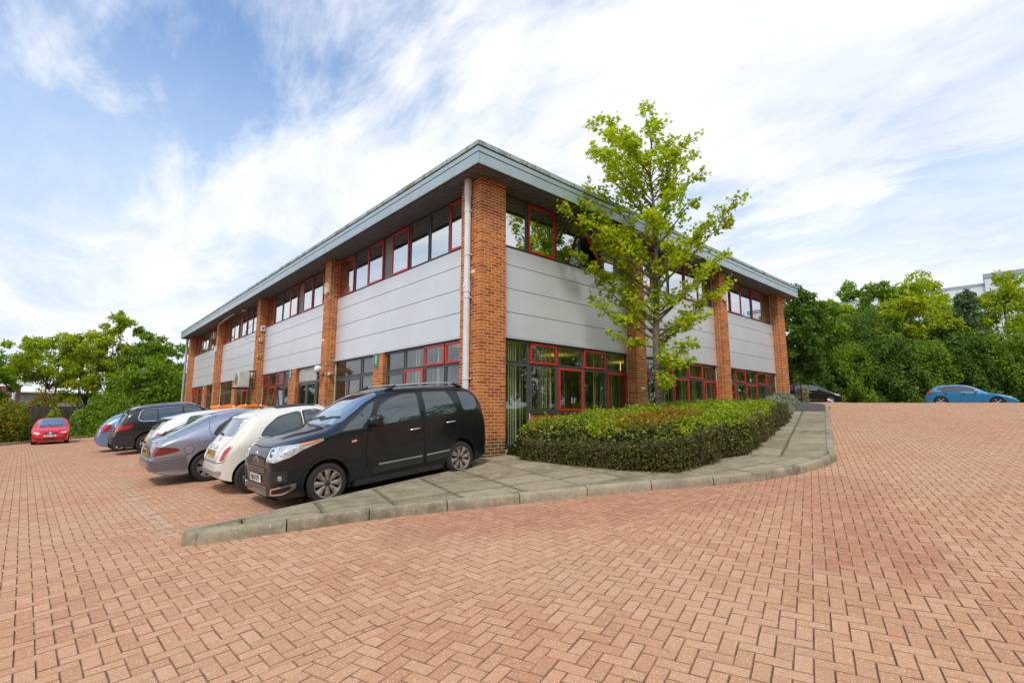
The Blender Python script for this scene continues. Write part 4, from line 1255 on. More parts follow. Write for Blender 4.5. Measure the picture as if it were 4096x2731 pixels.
class Car:
    def __init__(s, sp, label, cat='car', name='car', lod=1.0):
        s.sp = sp; s.L = sp['L']; s.xm = (sp['xf'] + sp['xr']) / 2
        s.top, s.bot, s.hw, s.sh, s.tum, s.nn = [pchip(sp[k_]) for k_ in ('top', 'bot', 'hw', 'sh', 'tum', 'nn')]
        s.tuck = sp.get('tuck', .07)
        s.root = tag(empty(name), label, cat, 'cars parked round the office')
        s.lod = lod
        s.paint = sp['paint']
    def W(s, x, z):
        zb, zs, zt, h = s.bot(x), s.sh(x), s.top(x), s.hw(x)
        zs = np.minimum(zs, zt - .02)
        q = np.clip((zs - z) / np.maximum(zs - zb, .02), 0, 1)
        low = h * (1 - s.tuck * q**2.2 - .012 * np.sin(q * math.pi) )
        u = np.clip((z - zs) / np.maximum(zt - zs, .01), 0, 1)
        n = s.nn(x)
        up_ = h * np.maximum(1 - u**n, 0)**(1 / n) * (1 - s.tum(x) * u)
        return np.where(z <= zs, low, up_)
    def ins(s, x, y, z):
        return (x >= 0) & (x <= s.L) & (z >= s.bot(x)) & (z <= s.top(x)) & (np.abs(y) <= s.W(x, z))
    def body(s):
        L = s.L; e = .40
        k1, k2 = int(20 * s.lod), int(64 * s.lod)
        xs = np.unique(np.round(np.concatenate([e * np.linspace(0, 1, k1)**1.7, np.linspace(e, L - e, k2), L - e * np.linspace(1, 0, k1)**1.7]), 5))
        nl, nu = int(10 * s.lod), int(18 * s.lod)
        rows = []
        for x in xs:
            zb, zt = float(s.bot(x)), float(s.top(x)); zs = min(float(s.sh(x)), zt - .02)
            n = float(s.nn(x)); h = float(s.hw(x)); tm = float(s.tum(x))
            sec = [(0, zb), (float(s.W(x, zb)) * .85, zb)]
            for a in range(nl + 1):
                z = zb + .02 + (zs - zb - .02) * a / nl; sec.append((float(s.W(x, z)), z))
            for a in range(1, nu + 1):
                th = math.pi / 2 * a / nu
                u = max(math.sin(th), 1e-6)**(2 / n); yy = h * max(math.cos(th), 0)**(2 / n) * (1 - tm * u)
                sec.append((yy if a < nu else 0.0, zs + (zt - zs) * u))
            rows.append(sec)
        V = []; m_ = len(rows[0])
        full = 2 * m_ - 2
        for x, sec in zip(xs, rows):
            V += [(x - s.xm, y, z) for y, z in sec] + [(x - s.xm, -y, z) for y, z in sec[1:-1][::-1]]
        F = []
        for a in range(len(xs) - 1):
            for b_ in range(full):
                c_ = (b_ + 1) % full
                F.append((a * full + b_, a * full + c_, (a + 1) * full + c_, (a + 1) * full + b_))
        F += [tuple(range(full - 1, -1, -1)), tuple(range((len(xs) - 1) * full, len(xs) * full))]
        o = mesh_np('body', V, F, [s.paint, M_TRIM], s.root)
        bm = bmesh.new(); bm.from_mesh(o.data); bmesh.ops.recalc_face_normals(bm, faces=bm.faces); bm.to_mesh(o.data); bm.free()
        # wheel arches
        r = s.sp['r']; ra = r + s.sp.get('arch', .05)
        cm = MB(); kk = 40
        for xw in (s.sp['xf'], s.sp['xr']):
            hwx = float(s.hw(xw))
            for sg in (-1, 1):
                prof = [(ra * math.cos(2 * math.pi * a / kk) + xw - s.xm, ra * math.sin(2 * math.pi * a / kk) + r + .01) for a in range(kk)]
                cm.prism(prof, sg * (hwx - .27), sg * (hwx + .25), 'y', 0)
        cut_o = cm.build('arch_cutter', M_TRIM)
        md = o.modifiers.new('arches', 'BOOLEAN'); md.operation = 'DIFFERENCE'; md.object = cut_o; md.solver = 'EXACT'
        try: md.material_mode = 'TRANSFER'
        except Exception: pass
        dg = bpy.context.evaluated_depsgraph_get(); dg.update()
        me = bpy.data.meshes.new_from_object(o.evaluated_get(dg))
        o.modifiers.clear(); o.data = me
        bpy.data.objects.remove(cut_o)
        me.polygons.foreach_set('use_smooth', np.ones(len(me.polygons), dtype=bool)); me.set_sharp_from_angle(angle=R(38))
        s.body_o = o
        return o
    # ---- project a flat outline on to the body
    def views(s, view, sg):
        if view == 'side': return np.array([0., -sg]), np.array([1., 0.])
        if view == 'front': return np.array([1., 0.]), np.array([0., 1.])
        if view == 'rear': return np.array([-1., 0.]), np.array([0., 1.])
        a = R(view)        # degrees: 0 = from the front, 90 = from the side, 180 = from the rear
        d = np.array([math.cos(a), -sg * math.sin(a)]); return d, np.array([-d[1], d[0]])
    def hit(s, view, sg, P, Z):
        P = np.asarray(P, float); Z = np.asarray(Z, float)
        dv, pv = s.views(view, sg)
        if view == 'side':
            zt = s.top(P); bad = (Z > zt + .01) | (P < 0) | (P > s.L)
            return np.stack([P, sg * s.W(P, np.minimum(Z, zt - .012))], -1), dv, bad
        c0 = np.array([s.L / 2, 0.])
        base = (P - (c0 @ pv))[:, None] * pv[None] + c0
        S = np.linspace(-s.L / 2 - .02, -s.L / 2 + 1.3, 130) if view in ('front', 'rear') else np.linspace(-2.5, .2, 260)
        X = base[:, None, 0] + S[None] * dv[0]; Y = base[:, None, 1] + S[None] * dv[1]
        I = s.ins(X, Y, np.broadcast_to(Z[:, None], X.shape))
        idx = np.where(I.any(1), I.argmax(1), 1)
        lo, hi = S[np.maximum(idx - 1, 0)], S[idx]
        for _ in range(14):
            md = (lo + hi) / 2
            ok = s.ins(base[:, 0] + md * dv[0], base[:, 1] + md * dv[1], Z)
            hi = np.where(ok, md, hi); lo = np.where(ok, lo, md)
        bad = ~I.any(1)
        return base + hi[:, None] * dv[None], dv, bad
    def tocoord(s, view, sg, pts3):
        dv, pv = s.views(view, sg)
        return [(float(np.dot(p[:2], pv)), p[2]) for p in pts3]
    def patch(s, name, view, poly, mat, off=.007, parent=None, step=.06, sg=1, rnd=0.0, thick=.012, label=None):
        poly = round_poly(poly, rnd)
        bm = bmesh.new()
        try: bm.faces.new([bm.verts.new((p[0], p[1], 0)) for p in poly])
        except Exception: bm.free(); return None
        for axi in (0, 1):
            lo = min(p[axi] for p in poly); hi = max(p[axi] for p in poly)
            k_ = max(1, int((hi - lo) / step))
            for q in range(1, k_):
                no = Vector((1, 0, 0)) if axi == 0 else Vector((0, 1, 0))
                bmesh.ops.bisect_plane(bm, geom=list(bm.verts) + list(bm.edges) + list(bm.faces), plane_co=no * (lo + (hi - lo) * q / k_), plane_no=no)
        bm.verts.ensure_lookup_table()
        co = np.array([v.co[:] for v in bm.verts])
        if view == 'top':
            x, y = co[:, 0], np.abs(co[:, 1]); zt = s.top(x); lo = np.minimum(s.sh(x), zt - .02); hi = zt.copy()
            for _ in range(24):
                md = (lo + hi) / 2; ok = s.W(x, md) >= y; lo = np.where(ok, md, lo); hi = np.where(ok, hi, md)
            Q = np.stack([x, co[:, 1], lo], -1); outd = np.array([0, 0, 1.])
        else:
            xy, dv, bad = s.hit(view, sg, co[:, 0], co[:, 1])
            if bad.all(): bm.free(); return None
            if bad.any():
                good = np.nonzero(~bad)[0]
                for b_ in np.nonzero(bad)[0]:
                    j = good[np.argmin(np.hypot(*(co[good, :2] - co[b_, :2]).T))]; xy[b_] = xy[j]; co[b_, 1] = co[j, 1]
            Q = np.column_stack([xy, co[:, 1]]); outd = np.array([-dv[0], -dv[1], 0])
        for v, q in zip(bm.verts, Q):
            v.co = (q[0] - s.xm + outd[0] * off, q[1] + outd[1] * off, q[2] + outd[2] * off)
        bm.normal_update()
        ov = Vector(outd)
        fl = [f for f in bm.faces if f.normal.dot(ov) < 0]
        if fl: bmesh.ops.reverse_faces(bm, faces=fl)
        ext = bmesh.ops.extrude_edge_only(bm, edges=[e for e in bm.edges if e.is_boundary])
        for v in [g for g in ext['geom'] if isinstance(g, bmesh.types.BMVert)]: v.co -= ov * (off + thick)
        me = bpy.data.meshes.new(name); bm.to_mesh(me); bm.free(); me.materials.append(mat)
        me.polygons.foreach_set('use_smooth', np.ones(len(me.polygons), dtype=bool)); me.set_sharp_from_angle(angle=R(35))
        o = link(bpy.data.objects.new(name, me), parent or s.root)
        if label: o['label'] = label
        return o
    def both(s, name, poly, mat, **k_):
        return [s.patch(name, 'side', poly, mat, sg=sg, **k_) for sg in (-1, 1)]
    def seam(s, pts, view='side', w=.008, off=.0025, mat=None, name='panel_seam', parent=None, closed=False):
        if closed: pts = list(pts) + [pts[0]]
        for sg in ((-1, 1) if view == 'side' else (1,)):
            s.patch(name, view, stroke(pts, w), mat or M_SEAM, off=off, sg=sg, thick=.004, step=.05, parent=parent)
    def corner(s, name, view, pts3, mat, **k_):
        """pts3 given for the +y side; made on both"""
        r = []
        for sg in (-1, 1):
            pp = [(p[0], p[1] * sg, p[2]) for p in pts3]
            r.append(s.patch(name, view, s.tocoord(view, sg, pp), mat, sg=sg, **k_))
        return r
    def window(s, poly, rnd=.04, mat=None, surround=True, name='window', chrome=False):
        for sg in (-1, 1):
            fr_ = None
            if surround:
                c = Vector((sum(p[0] for p in poly) / len(poly), sum(p[1] for p in poly) / len(poly)))
                big = []
                for p in poly:
                    d = Vector(p) - c; big.append(tuple(c + d * (1 + .022 / max(d.length, .1) * 1.3)))
                fr_ = s.patch('window_frame', 'side', big, M_CHROME if chrome else M_TRIM, sg=sg, off=.0045, rnd=rnd + .01, step=.08)
            s.patch(name, 'side', poly, mat or M_SIDEG, sg=sg, off=.0075, rnd=rnd, step=.08)
    def wheels(s, style, rimf=.68, mat=None):
        r = s.sp['r']; w = .205; rr = r * rimf; mat = mat or M_ALLOY
        m = MB(); m.lathe([(rr, -.014), (rr + .012, .002), (r - .045, .006), (r - .02, .0), (r - .006, -.018), (r, -.045), (r, -w + .045), (r - .006, -w + .018), (r - .02, -w), (rr, -w)], 40, 'y'); 
        tyre = m.build('wheel', M_TYRE, s.root, smooth=35)
        m = MB(); m.lathe([(rr + .004, -.016), (rr, .001), (rr - .014, -.004), (rr - .022, -.03), (rr - .03, -.11)], 40, 'y')
        nsp, w0, w1, split = style
        for a in range(nsp):
            t0 = 2 * math.pi * a / nsp
            for (off_) in ((0,) if not split else (-split, split)):
                c_, s_2 = math.cos(t0), math.sin(t0)
                def P(rad, lat, y): return (rad * c_ - lat * s_2, y, rad * s_2 + lat * c_)
                r0, r1 = .035, rr - .012
                V = [P(r0, off_ * .3 - w0 / 2, -.02), P(r0, off_ * .3 + w0 / 2, -.02), P(r1, off_ - w1 / 2, -.010), P(r1, off_ + w1 / 2, -.010), P(r0, off_ * .3, -.008), P(r1, off_, -.003),
                     P(r0, off_ * .3 - w0 / 2, -.055), P(r0, off_ * .3 + w0 / 2, -.055), P(r1, off_ - w1 / 2, -.05), P(r1, off_ + w1 / 2, -.05)]
                m.add(V, [(0, 4, 5, 2), (4, 1, 3, 5), (0, 2, 8, 6), (1, 7, 9, 3)])
        rim = m.build('rim', mat, tyre, smooth=30)
        m = MB(); m.lathe([(.0, -.002), (.032, -.004), (.048, -.012), (.06, -.03)], 20, 'y')
        hub = m.build('hub_cap', M_TRIM if style[0] == 8 else mat, tyre, smooth=40)
        m = MB(); m.lathe([(.0, -.10), (rr, -.10)], 30, 'y'); bk = m.build('brake_disc', M_BRAKE, tyre)
        first_ = True
        for xw in (s.sp['xf'], s.sp['xr']):
            for sg in (-1, 1):
                y = sg * (float(s.hw(xw)) - .022)
                Mx = Matrix.Translation((xw - s.xm, y, r)) @ Matrix.Rotation(0 if sg > 0 else math.pi, 4, 'Z') @ Matrix.Rotation(random.uniform(0, 6.28), 4, 'Y')
                if first_:
                    tyre.matrix_local = Mx; first_ = False
                else:
                    t2 = inst(tyre, s.root, Mx)
                    for c_ in (rim, hub, bk): inst(c_, t2, Matrix.Identity(4))
    def mirrors(s, x, z, mat, w=.17, h=.15, out_=.13, d=.11):
        for sg in (-1, 1):
            y0 = float(s.W(x, z)) * sg
            m = MB()
            k_ = 10
            prof = round_poly([(-w / 2, -h / 2), (w / 2 * .9, -h / 2 * .8), (w / 2, h / 2 * .7), (w / 2 * .5, h / 2), (-w / 2, h / 2)], .05)
            # outline in (y, z), bulging forward (-x)
            n = len(prof); V = []
            for dx, sc in ((.0, .96), (-d * .35, 1.0), (-d * .75, .86), (-d, .5)):
                V += [(x - s.xm + dx + .03, y0 + sg * (out_ + p[0] * sc), z + .05 + p[1] * sc) for p in prof]
            F = [(a * n + b_, a * n + (b_ + 1) % n, (a + 1) * n + (b_ + 1) % n, (a + 1) * n + b_) for a in range(3) for b_ in range(n)] + [tuple(range(n)), tuple(range(3 * n, 4 * n))]
            m.add(V, F)
            m.add([(x - s.xm - .02, y0 - sg * .02, z - .05), (x - s.xm + .05, y0 - sg * .02, z - .05), (x - s.xm + .05, y0 - sg * .02, z + .02), (x - s.xm - .02, y0 - sg * .02, z + .02),
                   (x - s.xm - .02, y0 + sg * out_ * .8, z - .01), (x - s.xm + .04, y0 + sg * out_ * .8, z - .01), (x - s.xm + .04, y0 + sg * out_ * .8, z + .03), (x - s.xm - .02, y0 + sg * out_ * .8, z + .03)],
                  [(0, 1, 5, 4), (1, 2, 6, 5), (2, 3, 7, 6), (3, 0, 4, 7)])
            q = m.build('wing_mirror', mat, s.root, smooth=45)
            m = MB(); m.add([(x - s.xm + .034, y0 + sg * (out_ + p[0] * .86), z + .05 + p[1] * .86) for p in prof], [tuple(range(n))]); m.build('mirror_glass', M_REARG, q)
    def plate(s, end, z, text, mat, w=.52, h=.112, y=0.0, lean=0.0):
        m = MB(); rt_ = empty('number_plate'); rt_.parent = s.root
        xy, dv, bad = s.hit(end, 1, [y], [z])
        x = float(xy[0, 0]) - s.xm; dx = -.02 if end == 'front' else .02
        rt_.location = (x + dx, y, z)
        m.box((-.006, -w / 2, -h / 2), (.006, w / 2, h / 2)); m.build('plate', mat, rt_, bevel=.003)
        sgn = -1 if end == 'front' else 1
        Mx = basis((0, -1 if end == 'front' else 1, 0), (0, 0, 1), (sgn, 0, 0), (sgn * .0075, 0, 0))
        text_mesh('lettering', text, h * 1.02, M_INK, rt_, Mx, sx=.92 if len(text) > 7 else 1.0)
        rt_.rotation_euler = (0, lean, 0)
        return rt_
    def handles(s, pts, mat, w=.20):
        for (x, z) in pts:
            for sg in (-1, 1):
                y0 = float(s.W(x, z)) * sg
                s.patch('handle_recess', 'side', round_poly([(x - .05, z - .055), (x + .06, z - .055), (x + .06, z + .045), (x - .05, z + .045)], .05), M_SEAM, sg=sg, off=.003)
                m = MB(); m.tube([(x - w / 2 - s.xm, y0, z), (x - w * .35 - s.xm, y0 + sg * .028, z + .004), (x + w * .35 - s.xm, y0 + sg * .032, z + .010), (x + w / 2 - s.xm, y0, z + .012)], [.012, .014, .014, .012], 8)
                m.build('door_handle', mat, s.root, smooth=50)
    def rails(s, x0, x1, mat, endmat):
        for sg in (-1, 1):
            xs = np.linspace(x0, x1, 9)
            P = []
            for q, x in enumerate(xs):
                zt = float(s.top(x)); z = zt - .045; y = float(s.W(x, z)) * .93
                P.append((x - s.xm, sg * y, zt + (.03 if 0 < q < 8 else -.03)))
            m = MB(); m.tube(P[1:-1], .016, 8); rl = m.build('roof_rail', mat, s.root, smooth=50)
            m = MB(); m.tube([P[0], tuple((a + b_) / 2 for a, b_ in zip(P[0], P[1])), P[1]], [.03, .028, .02], 8); m.build('rail_foot', endmat, rl, smooth=50)
            m = MB(); m.tube([P[-2], tuple((a + b_) / 2 for a, b_ in zip(P[-2], P[-1])), P[-1]], [.02, .028, .03], 8); m.build('rail_foot', endmat, rl, smooth=50)
    def wiper(s, x0, y0, x1, y1, view='top'):
        pts = []
        for t_ in np.linspace(0, 1, 6):
            x, y = x0 + (x1 - x0) * t_, y0 + (y1 - y0) * t_
            lo, hi = float(s.sh(x)), float(s.top(x))
            for _ in range(24):
                md = (lo + hi) / 2
                if float(s.W(x, md)) >= abs(y): lo = md
                else: hi = md
            pts.append((x - s.xm, y, lo + .022))
        m = MB(); m.tube(pts, .010, 6); m.build('wiper', M_BLACK, s.root)
    def place(s, X, Y, back, dz=0.0):
        """back: world direction of the tail"""
        b_ = Vector((back[0], back[1], 0)).normalized(); l_ = Vector((-b_.y, b_.x, 0))
        xf, xr = s.sp['xf'] - s.xm, s.sp['xr'] - s.xm; tr = s.sp['hw'][len(s.sp['hw']) // 2][1] - .1
        def g(u, v): 
            p = Vector((X, Y, 0)) + b_ * u + l_ * v; return gz(p.x, p.y)
        zf, zr = (g(xf, -tr) + g(xf, tr)) / 2, (g(xr, -tr) + g(xr, tr)) / 2
        zl, zr2 = (g(xf, tr) + g(xr, tr)) / 2, (g(xf, -tr) + g(xr, -tr)) / 2
        ax = (b_ * (xr - xf) + Vector((0, 0, zr - zf))).normalized()
        ly = (l_ * 2 * tr + Vector((0, 0, zl - zr2))).normalized()
        az = ax.cross(ly).normalized(); ly = az.cross(ax)
        Mx = Matrix((ax, ly, az)).transposed().to_4x4(); Mx.translation = (X, Y, (zf + zr) / 2 + dz + .002)
        s.root.matrix_world = Mx

def spec(L, hw, top, sh, xf, xr, r, paint_, hwf=None, tum=None, nn=None, bot=None, clear=.19, **k_):
    d = dict(L=L, top=top, sh=sh, xf=xf, xr=xr, r=r, paint=paint_)
    d['hw'] = hwf or [(0, hw * .64), (.05, hw * .77), (.15, hw * .875), (.35, hw * .955), (.75, hw * .995), (L / 2, hw), (L - .9, hw), (L - .42, hw * .975), (L - .15, hw * .925), (L - .05, hw * .865), (L - .015, hw * .80), (L, hw * .72)]
    d['tum'] = tum; d['nn'] = nn
    d['bot'] = bot or [(0, clear + .06), (.12, clear), (L - .5, clear + .02), (L - .1, clear + .10), (L, clear + .20)]
    d.update(k_)
    return d
def common_tn(L, a, b, c, d, t_hood=.06, t_cab=.17, t_tail=.10, n_hood=2.6, n_cab=5.0, n_tail=3.2):
    """tumblehome and corner sharpness: hood until a, cabin b..c, tail from d"""
    return ([(0, t_hood), (a, t_hood), (b, t_cab), (c, t_cab), (d, t_tail), (L, t_tail)],
            [(0, n_hood), (a, n_hood), (b, n_cab), (c, n_cab), (d, n_tail), (L, n_tail)])
GREY_P = paint('paint_black', (.007, .0095, .013), .0, .3, .01, .65)
# ------------------------------------------------------------------ black MPV, backed in at the corner
L = 4.08
tm, nn = common_tn(L, .9, 1.7, 3.5, 3.95, .05, .155, .12, 2.7, 4.6, 4.2)
sp_ = spec(L, .865, [(0, .66), (.01, .78), (.04, .87), (.10, .935), (.25, 1.0), (.5, 1.065), (.75, 1.115), (.92, 1.155), (1.1, 1.275), (1.35, 1.44), (1.6, 1.575), (1.85, 1.665), (2.15, 1.71), (2.7, 1.72), (3.2, 1.705), (3.55, 1.67), (3.78, 1.61), (3.90, 1.50), (3.97, 1.28), (4.03, .98), (4.07, .76), (4.08, .62)],
           [(0, .60), (.1, .81), (.3, .90), (.6, .97), (.9, 1.03), (1.2, 1.06), (1.7, 1.10), (2.6, 1.16), (3.4, 1.20), (3.8, 1.17), (3.97, 1.0), (4.05, .68), (4.08, .52)],
           .78, 3.32, .308, GREY_P, tum=tm, nn=nn, arch=.055, clear=.16,
           hwf=[(0, .66), (.03, .735), (.09, .79), (.2, .825), (.4, .85), (.75, .863), (2, .865), (3.2, .865), (3.65, .85), (3.92, .80), (4.03, .74), (4.08, .62)])
c = Car(sp_, 'black compact people carrier with silver roof rails backed up to the corner pillar')
c.body(); c.wheels((8, .03, .105, 0), .71, M_ALLOYD)
c.window([(1.02, 1.075), (1.44, 1.09), (1.66, 1.49), (1.57, 1.455)], .02)
c.window([(1.55, 1.105), (2.46, 1.14), (2.47, 1.585), (2.20, 1.58), (1.95, 1.525), (1.74, 1.42)], .05)
c.window([(2.60, 1.15), (3.25, 1.175), (3.21, 1.40), (3.12, 1.575), (2.60, 1.595)], .05)
c.window([(3.43, 1.195), (3.72, 1.20), (3.79, 1.27), (3.765, 1.44), (3.67, 1.54), (3.36, 1.55)], .06)
c.patch('windscreen', 'top', [(.99, -.60), (1.10, -.695), (1.78, -.60), (1.84, 0), (1.78, .60), (1.10, .695), (.99, .60), (.95, 0)], M_SCREEN, off=.006, rnd=.03)
c.patch('rear_window', 'rear', [(-.58, 1.18), (.58, 1.18), (.50, 1.52), (-.50, 1.52)], M_REARG, rnd=.05)
for xx in ((1.56, 2.53, .42), (2.555, 3.33, .42)):
    x0, x1, z0 = xx
for dpoly in ([(1.46, .40), (1.54, .30), (2.53, .285), (2.53, 1.12), (1.52, 1.085), (1.42, .70)], [(2.545, .285), (3.00, .30), (3.19, .44), (3.30, .80), (3.33, 1.16), (2.545, 1.125)]):
    for sg in (-1, 1):
        d_ = c.patch('door', 'side', dpoly, GREY_P, sg=sg, off=.0055, rnd=.06, thick=.004, step=.05)
for pts in ([(1.48, 1.085), (1.41, .70), (1.45, .40), (1.54, .29), (2.54, .275), (3.00, .29), (3.21, .44), (3.31, .80), (3.34, 1.165)], [(2.54, .275), (2.54, 1.12), (2.53, 1.60)], [(1.48, 1.085), (1.70, 1.47), (1.94, 1.585), (2.53, 1.63), (3.14, 1.615), (3.34, 1.165)]):
    c.seam(pts, w=.010)
for sg in (-1, 1):
    t1 = c.patch('door_moulding', 'side', [(1.50, .335), (2.50, .345), (2.50, .455), (1.60, .445)], M_TRIM, sg=sg, off=.020, rnd=.04)
    c.patch('chrome_strip', 'side', [(1.64, .45), (2.49, .462), (2.49, .488), (1.64, .476)], M_CHROME, sg=sg, off=.018, parent=t1, step=.2)
    t1 = c.patch('door_moulding', 'side', [(2.565, .345), (3.00, .36), (3.10, .475), (2.565, .455)], M_TRIM, sg=sg, off=.020, rnd=.04)
    c.patch('chrome_strip', 'side', [(2.575, .463), (3.08, .480), (3.08, .506), (2.575, .489)], M_CHROME, sg=sg, off=.018, parent=t1, step=.2)
    c.patch('sill', 'side', [(1.20, .175), (2.92, .185), (2.90, .265), (1.24, .265)], M_TRIM, sg=sg, off=.012, rnd=.03)
    c.patch('side_repeater', 'side', round_poly([(1.18, .875), (1.27, .885), (1.27, .92), (1.18, .91)], .03), M_LENSB, sg=sg, off=.01)
    # fuel flap and arch lips
c.seam([(3.62 + .085 * math.cos(a), .90 + .095 * math.sin(a)) for a in np.linspace(0, 6.1, 18)], w=.007, closed=True)
for xw in (.78, 3.32):
    arc = [(xw + .385 * math.cos(a), .318 + .385 * math.sin(a)) for a in np.linspace(-.2, math.pi + .2, 22)]
    for sg in (-1, 1): c.patch('arch_lip', 'side', stroke(arc, .045), GREY_P, sg=sg, off=.014, step=.05)
c.handles([(2.36, .955), (3.13, 1.0)], M_CHROME)
c.mirrors(1.58, 1.13, GREY_P, .25, .21, .16, .14)
c.rails(1.98, 3.62, M_CHROME, M_BLACK)
hl = c.corner('headlight', 45, [(.03, .45, .725), (.15, .66, .725), (.30, .78, .785), (.45, .83, .875), (.74, .86, .965), (.74, .86, 1.005), (.42, .78, .965), (.2, .62, .945), (.1, .46, .915)], M_LENS, off=.010, rnd=.025, step=.04)
for q, sg in zip(hl, (-1, 1)):
    pp = [(.46, .80 * sg, .93), (.70, .858 * sg, .975), (.71, .858 * sg, 1.0), (.44, .785 * sg, .965)]
    c.patch('indicator', 45, c.tocoord(45, sg, pp), M_AMBER, sg=sg, off=.015, parent=q)
    pp = [(.14, .60 * sg, .76), (.26, .70 * sg, .765), (.29, .70 * sg, .87), (.18, .61 * sg, .87)]
    c.patch('reflector', 45, c.tocoord(45, sg, pp), M_LENSB, sg=sg, off=.014, rnd=.03, parent=q)
    pp = [(.10, .50 * sg, .80), (.14, .56 * sg, .80), (.15, .56 * sg, .90), (.11, .50 * sg, .90)]
    c.patch('lamp_divider', 45, c.tocoord(45, sg, pp), M_TRIM, sg=sg, off=.013, rnd=.02, parent=q)
c.corner('rear_light', 150, [(3.92, .74, 1.02), (3.95, .62, 1.04), (3.86, .60, 1.50), (3.78, .68, 1.53)], M_REDL, off=.010, rnd=.03)
c.patch('nose_panel', 'front', [(-.40, .665), (.40, .665), (.47, .90), (-.47, .90)], GREY_P, off=.006, rnd=.03)
g_ = c.patch('upper_grille', 'front', [(-.44, .545), (.44, .545), (.46, .635), (-.46, .635)], M_BLACK, off=.004, rnd=.03)
for z in (.565, .602):
    for a in range(-4, 5): c.patch('grille_bar', 'front', [(a * .093 - .036, z), (a * .093 + .036, z), (a * .093 + .036, z + .012), (a * .093 - .036, z + .012)], M_CHROME, off=.012, parent=g_, step=.1)
c.plate('front', .455, 'NJ10 KFT', M_PLATEW)
g_ = c.patch('lower_grille', 'front', [(-.48, .205), (.48, .205), (.52, .365), (-.52, .365)], M_BLACK, off=.005, rnd=.04)
for z in (.222, .252, .282, .312, .342):
    for a in range(-5, 6): c.patch('grille_bar', 'front', [(a * .088 - .034, z), (a * .088 + .034, z), (a * .088 + .034, z + .010), (a * .088 - .034, z + .010)], M_CHROME, off=.013, parent=g_, step=.12)
c.patch('splitter', 'front', [(-.68, .145), (.68, .145), (.64, .195), (-.64, .195)], M_TRIM, off=.03, rnd=.02)
for sg in (-1, 1):
    q = c.patch('fog_surround', 30, c.tocoord(30, sg, [(.1, .58 * sg, .245), (.2, .74 * sg, .25), (.28, .82 * sg, .31), (.28, .84 * sg, .395), (.1, .59 * sg, .345)]), M_CHROME, sg=sg, off=.012, rnd=.03, step=.04)
    c.patch('fog_grille', 30, c.tocoord(30, sg, [(.1, .615 * sg, .268), (.2, .73 * sg, .272), (.26, .79 * sg, .318), (.26, .80 * sg, .368), (.1, .625 * sg, .325)]), M_BLACK, sg=sg, off=.016, rnd=.02, parent=q, step=.04)
    b_ = c.patch('bumper_insert', 30, c.tocoord(30, sg, [(.05, .53 * sg, .42), (.22, .78 * sg, .42), (.24, .79 * sg, .60), (.05, .53 * sg, .585)]), M_TRIM, sg=sg, off=.008, rnd=.05, step=.05)
    c.patch('fog_lamp', 30, c.tocoord(30, sg, [(.2, .70 * sg, .455), (.2, .745 * sg, .455), (.2, .745 * sg, .53), (.2, .70 * sg, .53)]), M_LENSB, sg=sg, off=.02, rnd=.03, parent=b_, step=.04)
for dz in (.775, .705):
    c.patch('badge', 'front', [(-.12, dz - .02), (0, dz + .06), (.12, dz - .02), (.12, dz + .015), (0, dz + .098), (-.12, dz + .015)], M_CHROME, off=.012, step=.05)
for sgy in (-1, 1):
    c.seam([(.14, sgy * .46), (.40, sgy * .68), (.75, sgy * .77), (.98, sgy * .72)], view='top', w=.010)
c.seam([(.10, -.46), (.07, 0), (.10, .46)], view='top', w=.010)
for sgy in (-1, 1): c.seam([(.30, sgy * .30), (.98, sgy * .48)], view='top', w=.014, off=.007, mat=GREY_P, name='bonnet_crease')
c.wiper(1.03, .05, 1.13, -.55); c.wiper(1.01, .62, 1.10, .02)
c.place(-2.47, -.16, (1, 0.0))

# ------------------------------------------------------------------ small white hatch
WH = paint('paint_cream_white', (.78, .755, .685), 0, .3, .10)
L = 3.55
tm, nn = common_tn(L, .8, 1.5, 2.7, 3.3, .06, .20, .12, 2.6, 4.0, 2.7)
sp_ = spec(L, .815, [(0, .46), (.03, .58), (.1, .68), (.3, .80), (.6, .90), (.85, .965), (1.0, 1.06), (1.25, 1.25), (1.5, 1.40), (1.72, 1.468), (2.0, 1.488), (2.4, 1.48), (2.72, 1.44), (2.95, 1.375), (3.05, 1.32), (3.20, 1.14), (3.32, .995), (3.40, .90), (3.47, .78), (3.52, .62), (3.55, .50)],
           [(0, .4), (.3, .66), (.8, .86), (1.2, .93), (2.2, .95), (2.9, .93), (3.15, .87), (3.36, .74), (3.5, .56), (3.55, .44)],
           .70, 3.0, .292, WH, tum=tm, nn=nn, arch=.045, clear=.17,
           hwf=[(0, .52), (.05, .63), (.2, .735), (.5, .80), (1, .815), (2.6, .815), (3.05, .795), (3.3, .745), (3.44, .67), (3.52, .58), (3.55, .50)])
c = Car(sp_, 'small cream-white two-door hatchback parked nose-in beside the black people carrier')
c.body(); c.wheels((6, .05, .07, 0), .66)
c.window([(1.24, .965), (2.06, .975), (2.06, 1.365), (1.78, 1.355), (1.52, 1.245)], .05)
c.window([(2.14, .975), (2.86, .985), (2.74, 1.14), (2.52, 1.28), (2.14, 1.365)], .06)
c.seam([(1.2, .95), (1.16, .5), (1.3, .33), (2.05, .31), (2.11, .5), (2.11, 1.4)], w=.008)
for sg in (-1, 1): c.patch('waist_strip', 'side', [(1.2, .945), (2.92, .962), (2.92, .974), (1.2, .958)], M_CHROME, sg=sg, off=.01, step=.3)
c.patch('windscreen', 'top', [(.98, -.60), (1.62, -.52), (1.66, 0), (1.62, .52), (.98, .60), (.94, 0)], M_SCREEN, rnd=.05)
c.patch('sunroof', 'top', [(1.72, -.46), (2.5, -.47), (2.5, .47), (1.72, .46)], M_BLACK, rnd=.08, off=.004)
